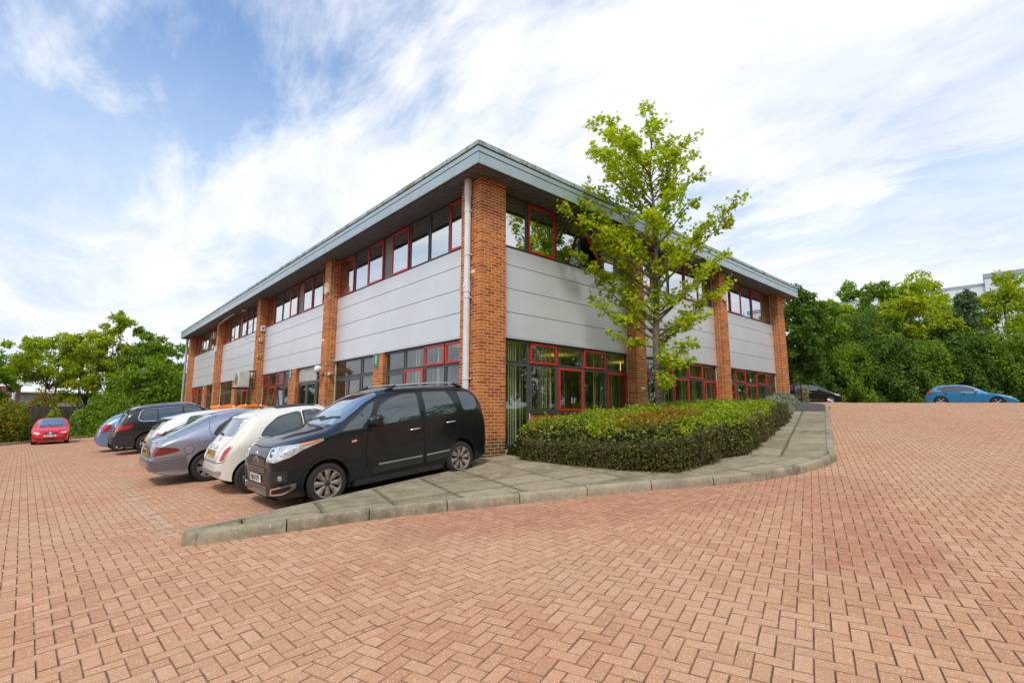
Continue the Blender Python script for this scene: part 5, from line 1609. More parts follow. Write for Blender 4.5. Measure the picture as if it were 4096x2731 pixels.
c.patch('rear_window', 'rear', [(-.53, 1.02), (.53, 1.02), (.465, 1.285), (-.465, 1.285)], M_REARG, rnd=.05)
c.seam([(-.54, 1.345), (-.56, 1.02), (-.40, .60), (.40, .60), (.56, 1.02), (.54, 1.345)], view='rear', w=.008)
m = MB(); xs_ = np.linspace(-.5, .5, 11)
c.patch('spoiler', 'rear', [(-.5, 1.315), (.5, 1.315), (.48, 1.345), (-.48, 1.345)], WH, off=.035, rnd=.01)
lt = c.corner('tail_light_trim', 150, [(3.42, .52, .60), (3.40, .635, .605), (3.27, .70, .86), (3.28, .64, .885), (3.36, .55, .80)], WH, off=.016, rnd=.03, step=.04)
for q, sg in zip(lt, (-1, 1)):
    c.patch('tail_light', 150, c.tocoord(150, sg, [(3.42, .55 * sg, .62), (3.40, .63 * sg, .625), (3.28, .685 * sg, .845), (3.29, .645 * sg, .865), (3.36, .575 * sg, .79)]), M_REDL, sg=sg, off=.022, rnd=.03, step=.04, parent=q)
c.plate('rear', .735, 'SJ10 KCE', M_PLATEY, w=.40, h=.12, lean=R(-18))
c.patch('boot_handle', 'rear', [(-.24, .825), (.24, .825), (.22, .865), (-.22, .865)], M_CHROME, off=.024, rnd=.02)
c.patch('badge', 'rear', round_poly([(-.04, .935), (.04, .935), (.04, .995), (-.04, .995)], .03), M_REDD, off=.010)
c.patch('bumper_strip', 'rear', [(-.60, .375), (.60, .375), (.62, .445), (-.62, .445)], M_ALLOY, off=.020, rnd=.03)
c.seam([(-.62, .585), (-.40, .575), (.40, .575), (.62, .585)], view='rear', w=.009)
c.seam([(2.79 + .075 * math.cos(a), .77 + .085 * math.sin(a)) for a in np.linspace(0, 6.1, 18)], w=.006, closed=True)
c.patch('rear_wiper', 'rear', stroke([(.02, 1.03), (-.12, 1.05), (-.38, 1.06)], .022), M_BLACK, off=.03)
c.patch('headlight', 'front', round_poly([(.40, .60), (.60, .60), (.62, .74), (.42, .74)], .06), M_LENS, off=.01); c.patch('headlight', 'front', round_poly([(-.60, .60), (-.40, .60), (-.42, .74), (-.62, .74)], .06), M_LENS, off=.01)
c.mirrors(1.36, .98, WH)
c.handles([(1.92, .80)], M_CHROME)
m = MB(); m.tube([(2.62 - c.xm, 0, 1.46), (2.92 - c.xm, 0, 1.86)], [.008, .003], 6); m.lathe([(.0, .03), (.03, .01), (.035, -.02)], 10, 'z', (2.62 - c.xm, 0, 1.46)); m.build('aerial', M_BLACK, c.root)
c.place(-3.08, 1.86, (-1, 0.0))

# ------------------------------------------------------------------ silver-lilac fastback
LI = paint('paint_silver_lilac', (.37, .39, .475), .55, .32, .02)
LID = paint('paint_grey_lilac', (.17, .165, .20), .3, .4, .05)
L = 4.56
tm, nn = common_tn(L, 1.2, 1.9, 3.2, 4.2, .05, .20, .08, 2.8, 4.0, 3.0)
sp_ = spec(L, .875, [(0, .43), (.04, .55), (.12, .62), (.4, .72), (.9, .83), (1.22, .89), (1.45, 1.01), (1.75, 1.19), (2.05, 1.33), (2.35, 1.40), (2.7, 1.42), (3.05, 1.405), (3.35, 1.345), (3.7, 1.215), (4.0, 1.085), (4.22, .99), (4.36, .945), (4.44, .88), (4.50, .76), (4.54, .60), (4.56, .50)],
           [(0, .38), (.4, .60), (1.2, .80), (2, .87), (3.4, .91), (4.1, .88), (4.35, .80), (4.5, .60), (4.56, .44)],
           .87, 3.57, .302, LI, tum=tm, nn=nn, arch=.05, clear=.18)
c = Car(sp_, 'silver-lilac fastback hatchback with dark red tail lights parked beside the small white hatchback')
c.body(); c.wheels((7, .07, .085, 0), .68)
c.window([(1.58, .895), (2.47, .91), (2.47, 1.33), (2.25, 1.315), (1.98, 1.20)], .04)
c.window([(2.54, .912), (3.12, .918), (3.12, 1.24), (2.9, 1.30), (2.54, 1.335)], .04)
c.window([(3.16, .92), (3.40, .935), (3.44, .97), (3.34, 1.09), (3.16, 1.215)], .04, mat=M_TRIM, name='quarter_panel')
c.patch('windscreen', 'top', [(1.26, -.64), (2.12, -.53), (2.15, 0), (2.12, .53), (1.26, .64), (1.2, 0)], M_SCREEN, rnd=.04)
c.patch('rear_window', 'top', [(3.30, -.52), (3.9, -.635), (4.22, -.655), (4.26, 0), (4.22, .655), (3.9, .635), (3.30, .52), (3.27, 0)], M_REARG, rnd=.07)
c.seam([(3.46, 1.32), (3.53, 1.05), (3.46, .86), (3.32, .58), (3.22, .35), (2.5, .31)], w=.008)
c.seam([(2.5, .31), (2.505, .9), (2.505, 1.34)], w=.008)
lt = c.corner('tail_light', 145, [(4.5, .46, .655), (4.44, .72, .63), (4.22, .85, .665), (4.08, .875, .705), (4.12, .87, .745), (4.28, .83, .795), (4.42, .68, .815), (4.48, .46, .80)], M_REDD, off=.012, rnd=.035, step=.045)
c.patch('boot_panel', 'rear', [(-.46, .66), (.46, .66), (.46, .80), (-.46, .80)], LID, off=.009, rnd=.03)
c.plate('rear', .70, 'R841 OKE', M_PLATEY, w=.48)
for sg in (-1, 1):
    c.patch('bumper', 'side', [(3.92, .30), (4.56, .36), (4.56, .535), (3.95, .575)], LID, sg=sg, off=.012, rnd=.02)
c.patch('bumper', 'rear', [(-.78, .33), (.78, .33), (.80, .53), (-.80, .53)], LID, off=.03, rnd=.03)
c.patch('bumper_shelf', 'rear', [(-.74, .545), (.74, .545), (.72, .585), (-.72, .585)], LI, off=.025, rnd=.01)
c.seam([(3.9, .60), (4.52, .57)], w=.010)
c.seam([(3.90 + .09 * math.cos(a), .70 + .09 * math.sin(a)) for a in np.linspace(0, 6.1, 18)], w=.006, closed=True)
c.wiper(4.27, .05, 4.12, -.38)
c.seam([(-.66, .93), (-.64, .83), (-.50, .615), (.50, .615), (.64, .83), (.66, .93)], view='rear', w=.009)
c.patch('boot_spoiler', 'rear', [(-.60, .885), (.60, .885), (.58, .925), (-.58, .925)], LI, off=.02, rnd=.01)
c.patch('front_bumper', 'front', [(-.7, .22), (.7, .22), (.7, .40), (-.7, .40)], LID, off=.01)
c.corner('headlight', 40, [(.1, .5, .52), (.3, .78, .53), (.5, .84, .60), (.25, .66, .65), (.12, .5, .62)], M_LENS, off=.01, rnd=.02)
c.mirrors(1.72, .90, LI); c.handles([(2.36, .80), (3.3, .82)], LI)
c.place(-3.15, 4.22, (-1, 0.0))

# ------------------------------------------------------------------ white hatch half hidden
W2 = paint('paint_white', (.80, .80, .80), 0, .3, .02)
def hatch_spec(L, hw, H, xf, xr, r, p_, belt=.93, clear=.17, roofend=3.55, tailz=.98, t_cab=.17, rise=0.0, **k_):
    top = [(0, .46), (.03, .60), (.10, .69), (.35, .80), (.75, .90), (1.05, .97), (1.3, 1.13), (1.6, H - .16), (1.85, H - .05), (2.15, H), (2.6, H), (roofend - .5, H - .03), (roofend - .15, H - .085), (roofend, H - .14), (L - .28, tailz + .14), (L - .17, tailz - .02), (L - .08, .80), (L - .02, .60), (L, .48)]
    sh = [(0, .40), (.35, .68), (1.05, belt - .06), (1.6, belt), (roofend - .5, belt + .05 + rise), (L - .35, belt + rise), (L - .15, .78), (L - .04, .56), (L, .42)]
    tm, nn = common_tn(L, .95, 1.7, roofend - .4, L - .3, .05, t_cab, .12, 2.7, 4.4, 3.4)
    return spec(L, hw, top, sh, xf, xr, r, p_, tum=tm, nn=nn, clear=clear, **k_)
c = Car(hatch_spec(4.2, .87, 1.41, .85, 3.43, .305, W2, roofend=3.72, tailz=.97), 'white hatchback with roof spoiler mostly hidden behind the silver-lilac fastback', lod=.8)
c.body(); c.wheels((10, .03, .04, 0), .68)
c.window([(1.55, .97), (2.4, .985), (2.4, 1.31), (2.15, 1.30), (1.88, 1.27)], .04); c.window([(2.48, .985), (3.25, 1.0), (3.45, 1.06), (3.3, 1.28), (2.95, 1.30), (2.48, 1.315)], .05)
c.patch('windscreen', 'top', [(1.1, -.64), (1.82, -.54), (1.85, 0), (1.82, .54), (1.1, .64), (1.05, 0)], M_SCREEN, rnd=.04)
c.patch('rear_window', 'rear', [(-.56, 1.03), (.56, 1.03), (.50, 1.26), (-.50, 1.26)], M_REARG, rnd=.05)
c.patch('spoiler', 'rear', [(-.56, 1.275), (.56, 1.275), (.54, 1.31), (-.54, 1.31)], W2, off=.12, thick=.2)
c.corner('tail_light', 140, [(4.0, .55, .80), (3.9, .80, .78), (3.75, .84, .90), (3.95, .60, .96)], M_REDL, rnd=.03)
c.plate('rear', .72, 'LF58 ZHT', M_PLATEY); c.mirrors(1.62, .97, W2)
c.patch('rear_wiper', 'rear', stroke([(.0, 1.02), (-.2, 1.06), (-.4, 1.07)], .02), M_BLACK, off=.03)
c.place(-3.15, 6.9, (-1, 0.0))

# ------------------------------------------------------------------ dark SUV
DG = paint('paint_charcoal', (.030, .029, .033), .35, .3, .03)
L = 4.43
tm, nn = common_tn(L, 1.0, 1.7, 3.7, 4.2, .05, .165, .10, 2.8, 4.8, 4.0)
sp_ = spec(L, .905, [(0, .52), (.03, .70), (.1, .82), (.3, .92), (.7, 1.0), (1.05, 1.055), (1.3, 1.21), (1.6, 1.41), (1.85, 1.55), (2.1, 1.63), (2.5, 1.665), (3.2, 1.655), (3.7, 1.605), (3.93, 1.55), (4.0, 1.49), (4.16, 1.22), (4.26, 1.06), (4.33, .94), (4.39, .76), (4.43, .60)],
           [(0, .48), (.3, .82), (1.0, 1.0), (1.6, 1.06), (3.4, 1.10), (4.0, 1.08), (4.25, .92), (4.39, .66), (4.43, .54)],
           .86, 3.46, .348, DG, tum=tm, nn=nn, arch=.065, clear=.24)
c = Car(sp_, 'charcoal sport utility car with silver roof rails and chrome window line, nose to the office')
c.body(); c.wheels((5, .03, .03, .028), .70)
for pl in ([(1.52, 1.085), (2.36, 1.10), (2.36, 1.53), (2.12, 1.51), (1.82, 1.37)], [(2.42, 1.10), (3.14, 1.115), (3.14, 1.525), (2.42, 1.535)], [(3.18, 1.115), (3.52, 1.13), (3.66, 1.20), (3.60, 1.42), (3.50, 1.50), (3.18, 1.52)]): c.window(pl, .04)
for sg in (-1, 1):
    c.patch('chrome_line', 'side', stroke([(1.48, 1.07), (2.4, 1.085), (3.2, 1.10), (3.58, 1.118), (3.70, 1.17), (3.72, 1.25), (3.66, 1.43), (3.58, 1.51), (3.45, 1.545), (2.4, 1.56), (2.1, 1.535), (1.80, 1.40)], .022), M_CHROME, sg=sg, off=.011, step=.06)
c.patch('windscreen', 'top', [(1.1, -.68), (1.98, -.58), (2.0, 0), (1.98, .58), (1.1, .68), (1.05, 0)], M_SCREEN, rnd=.04)
c.patch('rear_window', 'rear', [(-.62, 1.12), (.62, 1.12), (.54, 1.47), (-.54, 1.47)], M_REARG, rnd=.05)
c.patch('spoiler', 'rear', [(-.58, 1.50), (.58, 1.50), (.56, 1.54), (-.56, 1.54)], DG, off=.10, thick=.2)
c.rails(1.95, 3.85, M_CHROME, M_CHROME)
lt = c.corner('tail_light', 140, [(4.32, .50, .86), (4.22, .74, .84), (4.0, .88, .90), (3.86, .905, 1.0), (3.95, .89, 1.04), (4.15, .78, 1.03), (4.27, .50, 1.0)], M_REDL, rnd=.03, off=.012)
for sg in (-1, 1):
    c.patch('cladding', 'side', [(3.84, .33), (4.43, .40), (4.43, .62), (3.86, .66)], M_TRIM, sg=sg, off=.014, rnd=.03)
    c.patch('sill', 'side', [(1.30, .26), (3.02, .26), (3.02, .38), (1.30, .38)], M_TRIM, sg=sg, off=.014, rnd=.03)
    for xw in (.86, 3.46): c.patch('arch_lip', 'side', stroke([(xw + .44 * math.cos(a), .358 + .44 * math.sin(a)) for a in np.linspace(-.1, math.pi + .1, 22)], .055), M_TRIM, sg=sg, off=.014, step=.06)
c.patch('bumper', 'rear', [(-.80, .42), (.80, .42), (.82, .63), (-.82, .63)], M_TRIM, off=.045, rnd=.03)
c.patch('reflector', 'rear', [(.45, .54), (.72, .54), (.72, .58), (.45, .58)], M_REDL, off=.055)
c.plate('rear', .84, 'KP59 UTV', M_PLATEY)
c.seam([(3.78 + .085 * math.cos(a), .95 + .085 * math.sin(a)) for a in np.linspace(0, 6.1, 18)], w=.006, closed=True)
c.seam([(3.20, 1.1), (3.20, .85), (3.05, .60), (3.0, .36), (2.39, .35)], w=.008); c.seam([(2.39, .35), (2.39, 1.54)], w=.008)
c.handles([(2.25, .97), (3.05, .99)], DG); c.mirrors(1.66, 1.10, DG)
c.place(-3.15, 13.9, (-1, 0.0))

# ------------------------------------------------------------------ light blue hatch
LB_ = paint('paint_pale_blue', (.20, .33, .58), .5, .32, .02)
c = Car(hatch_spec(4.0, .855, 1.49, .82, 3.31, .302, LB_, belt=.95, roofend=3.45, tailz=1.02, rise=.05), 'pale blue hatchback parked beyond the charcoal sport utility car', lod=.8)
c.body(); c.wheels((7, .05, .06, 0), .68)
c.window([(1.5, .99), (2.35, 1.01), (2.35, 1.40), (2.1, 1.385), (1.85, 1.29)], .04); c.window([(2.43, 1.01), (3.05, 1.04), (3.25, 1.12), (3.1, 1.33), (2.8, 1.385), (2.43, 1.40)], .05)
c.patch('windscreen', 'top', [(1.1, -.63), (1.82, -.53), (1.85, 0), (1.82, .53), (1.1, .63), (1.05, 0)], M_SCREEN, rnd=.04)
c.patch('rear_window', 'rear', [(-.56, 1.06), (.56, 1.06), (.50, 1.35), (-.50, 1.35)], M_REARG, rnd=.06)
c.corner('tail_light', 140, [(3.86, .55, .80), (3.72, .80, .76), (3.60, .84, .86), (3.50, .82, 1.05), (3.58, .75, 1.06), (3.80, .60, .95)], M_REDL, rnd=.03, off=.012)
c.corner('reversing_light', 140, [(3.84, .60, .82), (3.78, .70, .81), (3.77, .70, .86), (3.82, .62, .87)], M_LENSB, off=.02)
c.plate('rear', .60, 'DX57 LFB', M_PLATEY); c.mirrors(1.58, .99, LB_)
c.patch('bumper_crease', 'rear', [(-.74, .44), (.74, .44), (.72, .47), (-.72, .47)], LB_, off=.015)
c.patch('rear_wiper', 'rear', stroke([(.0, 1.05), (-.2, 1.09), (-.36, 1.10)], .02), M_BLACK, off=.03)
c.place(-3.80, 16.6, (-1, 0.0))

# ------------------------------------------------------------------ red hatch by the fence
RD = paint('paint_red', (.70, .004, .007), 0, .28, .0, .55)
c = Car(hatch_spec(3.92, .825, 1.47, .78, 3.24, .295, RD, belt=.93, roofend=3.4), 'red hatchback facing out in front of the timber fence', lod=.9)
c.body(); c.wheels((9, .04, .05, 0), .68)
c.window([(1.5, .97), (2.3, .985), (2.3, 1.37), (2.05, 1.36), (1.82, 1.27)], .04); c.window([(2.38, .985), (3.05, 1.0), (3.2, 1.06), (3.05, 1.28), (2.8, 1.35), (2.38, 1.375)], .05)
c.patch('windscreen', 'top', [(1.09, -.62), (1.80, -.53), (1.84, 0), (1.80, .53), (1.09, .62), (1.03, 0)], M_SCREEN, rnd=.04)
g_ = c.patch('grille', 'front', [(-.30, .585), (.30, .585), (.33, .665), (-.33, .665)], M_BLACK, off=.006, rnd=.02)
for z in (.60, .63): c.patch('grille_bar', 'front', [(-.3, z), (.3, z), (.3, z + .008), (-.3, z + .008)], M_TRIM, off=.014, parent=g_)
bd = c.patch('badge', 'front', [(.055 * math.cos(a), .628 + .052 * math.sin(a)) for a in np.linspace(0, 2 * math.pi, 20, endpoint=False)], M_CHROME, off=.018)
for sg in (-1, 1):
    c.patch('headlight', 'front', [(sg * .42, .60), (sg * .66, .61), (sg * .72, .68), (sg * .66, .725), (sg * .45, .68)], M_LENS, off=.012, rnd=.04, step=.04)
    c.patch('lower_intake', 'front', [(sg * .36, .315), (sg * .66, .325), (sg * .62, .375), (sg * .36, .375)], M_BLACK, off=.008, rnd=.02)
    c.patch('bumper_rub_strip', 'front', [(sg * .36, .515), (sg * .74, .525), (sg * .74, .545), (sg * .36, .54)], M_BLACK, off=.014)
c.patch('lower_grille', 'front', [(-.28, .29), (.28, .29), (.32, .375), (-.32, .375)], M_BLACK, off=.008, rnd=.02)
c.plate('front', .475, 'MLZ 1265', M_PLATEW)
c.mirrors(1.56, .97, M_BLACK); c.wiper(1.10, .05, 1.2, -.5); c.wiper(1.10, .5, 1.2, 0)
c.patch('front_lip', 'front', [(-.6, .235), (.6, .235), (.58, .265), (-.58, .265)], M_TRIM, off=.02)
c.place(-7.05, 31.9, (.02, 1))

# ------------------------------------------------------------------ cars beyond the crest of the ramp
BK = paint('paint_gloss_black', (.006, .006, .007), .0, .25, .0)
L = 3.90
tm, nn = common_tn(L, .8, 1.6, 3.3, 3.7, .05, .165, .12, 2.7, 4.6, 4.0)
sp_ = spec(L, .88, [(0, .52), (.03, .64), (.10, .73), (.3, .84), (.6, .96), (.85, 1.06), (1.2, 1.28), (1.5, 1.44), (1.8, 1.545), (2.1, 1.585), (2.6, 1.59), (3.2, 1.56), (3.5, 1.50), (3.65, 1.38), (3.76, 1.1), (3.84, .85), (3.90, .55)],
           [(0, .45), (.3, .72), (.8, .92), (1.2, .98), (3.2, 1.06), (3.7, 1.0), (3.85, .7), (3.90, .5)],
           .74, 3.30, .31, BK, tum=tm, nn=nn, clear=.18)
c = Car(sp_, 'gloss black tall hatchback half hidden by the far right pillar of the office', lod=.8)
c.body(); c.wheels((9, .035, .045, 0), .70)
c.window([(1.42, 1.02), (2.15, 1.035), (2.15, 1.46), (1.95, 1.45), (1.7, 1.34)], .04); c.window([(2.23, 1.035), (3.0, 1.06), (2.98, 1.3), (2.85, 1.45), (2.23, 1.465)], .05)
c.patch('windscreen', 'top', [(.98, -.66), (1.75, -.55), (1.8, 0), (1.75, .55), (.98, .66), (.90, 0)], M_SIDEG, rnd=.04)
c.corner('headlight', 50, [(.12, .5, .66), (.35, .78, .68), (.62, .85, .80), (.5, .80, .83), (.2, .60, .77)], M_LENS, off=.012, rnd=.02)
c.patch('grille', 'front', [(-.35, .55), (.35, .55), (.38, .66), (-.38, .66)], M_BLACK, off=.006); c.plate('front', .42, 'GN07 WKA', M_PLATEW)
c.patch('badge', 'front', [(.06 * math.cos(a), .60 + .06 * math.sin(a)) for a in np.linspace(0, 2 * math.pi, 16, endpoint=False)], M_CHROME, off=.014)
c.mirrors(1.5, 1.02, BK); c.handles([(2.05, .88), (2.95, .91)], M_CHROME)
for sg in (-1, 1): c.patch('sill_strip', 'side', [(1.15, .30), (2.9, .30), (2.9, .325), (1.15, .325)], M_CHROME, sg=sg, off=.012, step=.3)
c.seam([(2.19, .3), (2.19, 1.46)], w=.008)
c.place(37.2, 4.72, (-.22, .97))

BL_ = paint('paint_mid_blue', (.045, .28, .58), .4, .3, .02)
L = 4.37
tm, nn = common_tn(L, 1.2, 1.95, 3.3, 4.0, .05, .20, .10, 2.8, 4.2, 3.2)
sp_ = spec(L, .90, [(0, .44), (.04, .56), (.12, .64), (.4, .76), (.8, .86), (1.25, .93), (1.5, 1.05), (1.85, 1.24), (2.15, 1.37), (2.45, 1.425), (2.8, 1.44), (3.3, 1.41), (3.7, 1.35), (3.88, 1.29), (4.05, 1.12), (4.18, 1.0), (4.27, .90), (4.33, .70), (4.37, .5)],
           [(0, .38), (.4, .64), (1.2, .85), (2, .93), (3.4, 1.0), (4.0, .98), (4.25, .80), (4.33, .58), (4.37, .44)],
           .90, 3.55, .325, BL_, tum=tm, nn=nn, arch=.045, clear=.16)
c = Car(sp_, 'bright blue hatchback with chrome window line beyond the crest of the ramp')
c.body(); c.wheels((5, .05, .09, 0), .72)
c.window([(1.72, .955), (2.55, .975), (2.55, 1.345), (2.35, 1.335), (2.05, 1.22)], .04); c.window([(2.63, .975), (3.35, .995), (3.35, 1.30), (3.1, 1.345), (2.63, 1.36)], .04); c.window([(3.40, 1.0), (3.72, 1.05), (3.62, 1.20), (3.40, 1.285)], .03)
for sg in (-1, 1): c.patch('chrome_line', 'side', stroke([(1.62, .94), (2.6, .96), (3.4, .98), (3.72, 1.02), (3.80, 1.07), (3.68, 1.23), (3.4, 1.325), (2.9, 1.385), (2.45, 1.37), (2.05, 1.245), (1.7, 1.03)], .02), M_CHROME, sg=sg, off=.011, step=.07)
c.patch('windscreen', 'top', [(1.32, -.66), (2.18, -.55), (2.22, 0), (2.18, .55), (1.32, .66), (1.25, 0)], M_SCREEN, rnd=.04)
c.patch('rear_window', 'rear', [(-.54, 1.04), (.54, 1.04), (.48, 1.27), (-.48, 1.27)], M_REARG, rnd=.05)
c.corner('tail_light', 130, [(4.26, .60, .80), (4.12, .84, .80), (4.0, .86, .86), (3.88, .80, 1.14), (3.95, .74, 1.15), (4.12, .76, .98), (4.22, .62, .93)], M_REDL, off=.012, rnd=.02)
c.corner('headlight', 50, [(.14, .52, .60), (.4, .80, .64), (.72, .87, .76), (.5, .80, .765), (.2, .6, .70)], M_LENS, off=.012, rnd=.02)
c.seam([(1.62, .94), (1.50, .55), (1.65, .30), (2.58, .29)], w=.008); c.seam([(2.59, .29), (2.59, 1.37)], w=.008); c.seam([(2.59, .29), (3.1, .30), (3.3, .6), (3.42, .98)], w=.008)
c.handles([(2.42, .82), (3.25, .86)], BL_); c.mirrors(1.85, .97, M_ALLOY)
m = MB(); m.prism([(-.10, 0), (.10, 0), (.10, .05), (.05, .06)], -.02, .02, 'y'); q = m.build('aerial_fin', BL_, c.root); q.location = (3.45 - c.xm, 0, 1.395)
c.patch('lower_grille', 'front', [(-.5, .26), (.5, .26), (.5, .42), (-.5, .42)], M_BLACK, off=.008); c.plate('front', .47, 'LD15 OYH', M_PLATEW)
c.place(36.4, -4.6, (-.03, 1))

# ------------------------------------------------------------------ orange bundles lying on the white car's roof
M_ORANGE = simple('orange_sheeting', (.75, .17, .01), .5, var=.25, vscale=9, coord='Object')
def bundle(x, y, z, L_, label):
    o = tag(empty('orange_bundle', (x, y, z), (0, 0, 0)), label, 'bundle', 'orange bundles')
    m = MB(); xs_ = np.linspace(-L_ / 2, L_ / 2, 14)
    m.tube([(q, .02 * math.sin(q * 9), .012 * math.sin(q * 13 + 1)) for q in xs_], [(.025 + .055 * (1 - (2 * q / L_)**4)) * (1 + .12 * math.sin(q * 17)) for q in xs_], 12); m.build('roll', M_ORANGE, o, smooth=60)
    m = MB()
    for q in (-L_ * .25, L_ * .22):
        m = MB(); m.lathe([(.078, q - .02), (.086, q), (.078, q + .02)], 14, 'x'); m.build('strap', M_WHITE, o, smooth=60)
    return o

bundle(-3.42, 7.2, 1.245, .80, 'longer orange roll above the roofs of the parked cars, nearer the fence')
bundle(-2.72, 7.2, 1.272, .85, 'orange roll above the car roofs beside the aerial of the small white hatchback')
# ================================================================== PLANTS
def leaf_mat(name, cols, trans=.35, rough=.55, weights=None):
    m = bpy.data.materials.new(name); m.use_nodes = True; t = m.node_tree; t.nodes.clear()
    o = n_(t, 'ShaderNodeOutputMaterial')
    g = n_(t, 'ShaderNodeNewGeometry')
    n = len(cols)
    col = ramp(t, g.outputs['Random Per Island'], [(a / (n - 1), c_) for a, c_ in enumerate(cols)])
    cl_ = noise_fac(t, .9, 3, .6, 'World', lo=.3, hi=.7)
    col = mixc(t, cl_, mixc(t, .15, col, (.02, .04, .004)), col)
    pr = n_(t, 'ShaderNodeBsdfPrincipled', Roughness=rough); pr.inputs['Specular IOR Level'].default_value = .35
    tr = n_(t, 'ShaderNodeBsdfTranslucent')
    t.links.new(col, pr.inputs['Base Color'])
    hs = n_(t, 'ShaderNodeHueSaturation', Saturation=1.1, Value=1.35); t.links.new(col, hs.inputs['Color']); t.links.new(hs.outputs[0], tr.inputs['Color'])
    mx = n_(t, 'ShaderNodeMixShader'); mx.inputs[0].default_value = trans
    t.links.new(pr.outputs[0], mx.inputs[1]); t.links.new(tr.outputs[0], mx.inputs[2]); t.links.new(mx.outputs[0], o.inputs[0])
    return m
OVAL = (np.array([(0, 0, 0), (.30, .45, .06), (0, 1, 0), (-.30, .45, .06)]), [(0, 1, 2), (0, 2, 3)])
_mp = [(0, 0), (.16, .14), (.48, .08), (.36, .34), (.62, .62), (.26, .60), (0, 1.08), (-.26, .60), (-.62, .62), (-.36, .34), (-.48, .08), (-.16, .14)]
MAPLE = (np.array([(x, y, -.10 * abs(x) - .08 * (y - .4)**2) for x, y in _mp] + [(0, .42, .03)]), [(a, (a + 1) % 12, 12) for a in range(12)])
SPRAY = (np.array([(0, 0, 0), (.34, .30, .05), (.12, .62, 0), (.30, .95, -.08), (0, 1.15, 0), (-.30, .85, -.06), (-.14, .55, 0), (-.36, .28, .05)]), [(0, 1, 2), (0, 2, 6), (0, 6, 7), (2, 3, 4), (2, 4, 6), (4, 5, 6)])
NEEDLE = (np.array([(-.05, 0, 0), (.05, 0, 0), (.0, 1, 0)]), [(0, 1, 2)])
def leaf_cloud(name, pos, size, tmpl, mat, parent, bias=(0, 0, .6), spread=1.0, droop=0.0):
    pos = np.asarray(pos, float); n = len(pos)
    T, Fc = tmpl; k_ = len(T)
    nrm = rng.normal(0, spread, (n, 3)) + np.asarray(bias, float); nrm /= np.linalg.norm(nrm, axis=1)[:, None]
    tg = rng.normal(0, 1, (n, 3)); tg[:, 2] -= droop
    tg -= nrm * (tg * nrm).sum(1)[:, None]; tg /= np.linalg.norm(tg, axis=1)[:, None] + 1e-9
    bt = np.cross(tg, nrm)
    s_ = np.broadcast_to(np.asarray(size, float), (n,)) * rng.uniform(.65, 1.3, n)
    V = pos[:, None, :] + s_[:, None, None] * (T[None, :, 0:1] * bt[:, None] + T[None, :, 1:2] * tg[:, None] + T[None, :, 2:3] * nrm[:, None])
    F = (np.array(Fc)[None] + (np.arange(n) * k_)[:, None, None]).reshape(-1, len(Fc[0]))
    return mesh_np(name, V.reshape(-1, 3), F, mat, parent)
def unproject(u, v, zc):
    return np.array(CAM) + zc * (fwv + rtv * (u - 2048) / 1994.6 - upv * (v - 1365.5) / 1994.6)
M_BARK = simple('bark_grey', (.19, .15, .10), .9, var=.35, vscale=14, bumps=.6)
M_BARKD = simple('bark_dark', (.055, .042, .028), .95, var=.3, vscale=12)
M_MAPLE = leaf_mat('maple_leaf', [(.20, .33, .006), (.37, .53, .008), (.52, .64, .011), (.63, .69, .016), (.68, .60, .02)], .50)
M_LEAF_A = leaf_mat('leaf_fresh', [(.17, .28, .010), (.31, .43, .014), (.44, .53, .02), (.54, .56, .025)], .48)
M_LEAF_B = leaf_mat('leaf_mid', [(.10, .20, .012), (.20, .33, .018), (.32, .44, .024)], .42)
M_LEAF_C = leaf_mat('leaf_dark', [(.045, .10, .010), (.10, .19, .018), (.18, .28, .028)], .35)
M_LEAF_Y = leaf_mat('leaf_lime', [(.19, .28, .007), (.33, .42, .010), (.46, .50, .016), (.53, .53, .022)], .45)
M_LEAF_P = leaf_mat('pine_needles', [(.07, .12, .045), (.13, .20, .075), (.20, .27, .11)], .25)
M_LEAF_O = leaf_mat('leaf_bronze', [(.30, .09, .012), (.46, .18, .016), (.36, .28, .02), (.18, .20, .02)], .35)
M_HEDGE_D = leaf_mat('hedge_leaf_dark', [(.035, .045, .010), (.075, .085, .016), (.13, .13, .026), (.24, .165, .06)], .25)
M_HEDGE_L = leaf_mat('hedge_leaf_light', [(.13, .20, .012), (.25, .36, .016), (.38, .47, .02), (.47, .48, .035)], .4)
M_LAV = leaf_mat('lavender_leaf', [(.19, .22, .13), (.30, .33, .22), (.40, .42, .30)], .25)
M_TWIG = simple('twig', (.13, .085, .05), .95, var=.3, vscale=20)
M_HCORE = simple('hedge_inside', (.018, .026, .008), 1.0, var=.4, vscale=12, spec=0.0)  # near-black fill for the solid cores added inside hedge and bushes

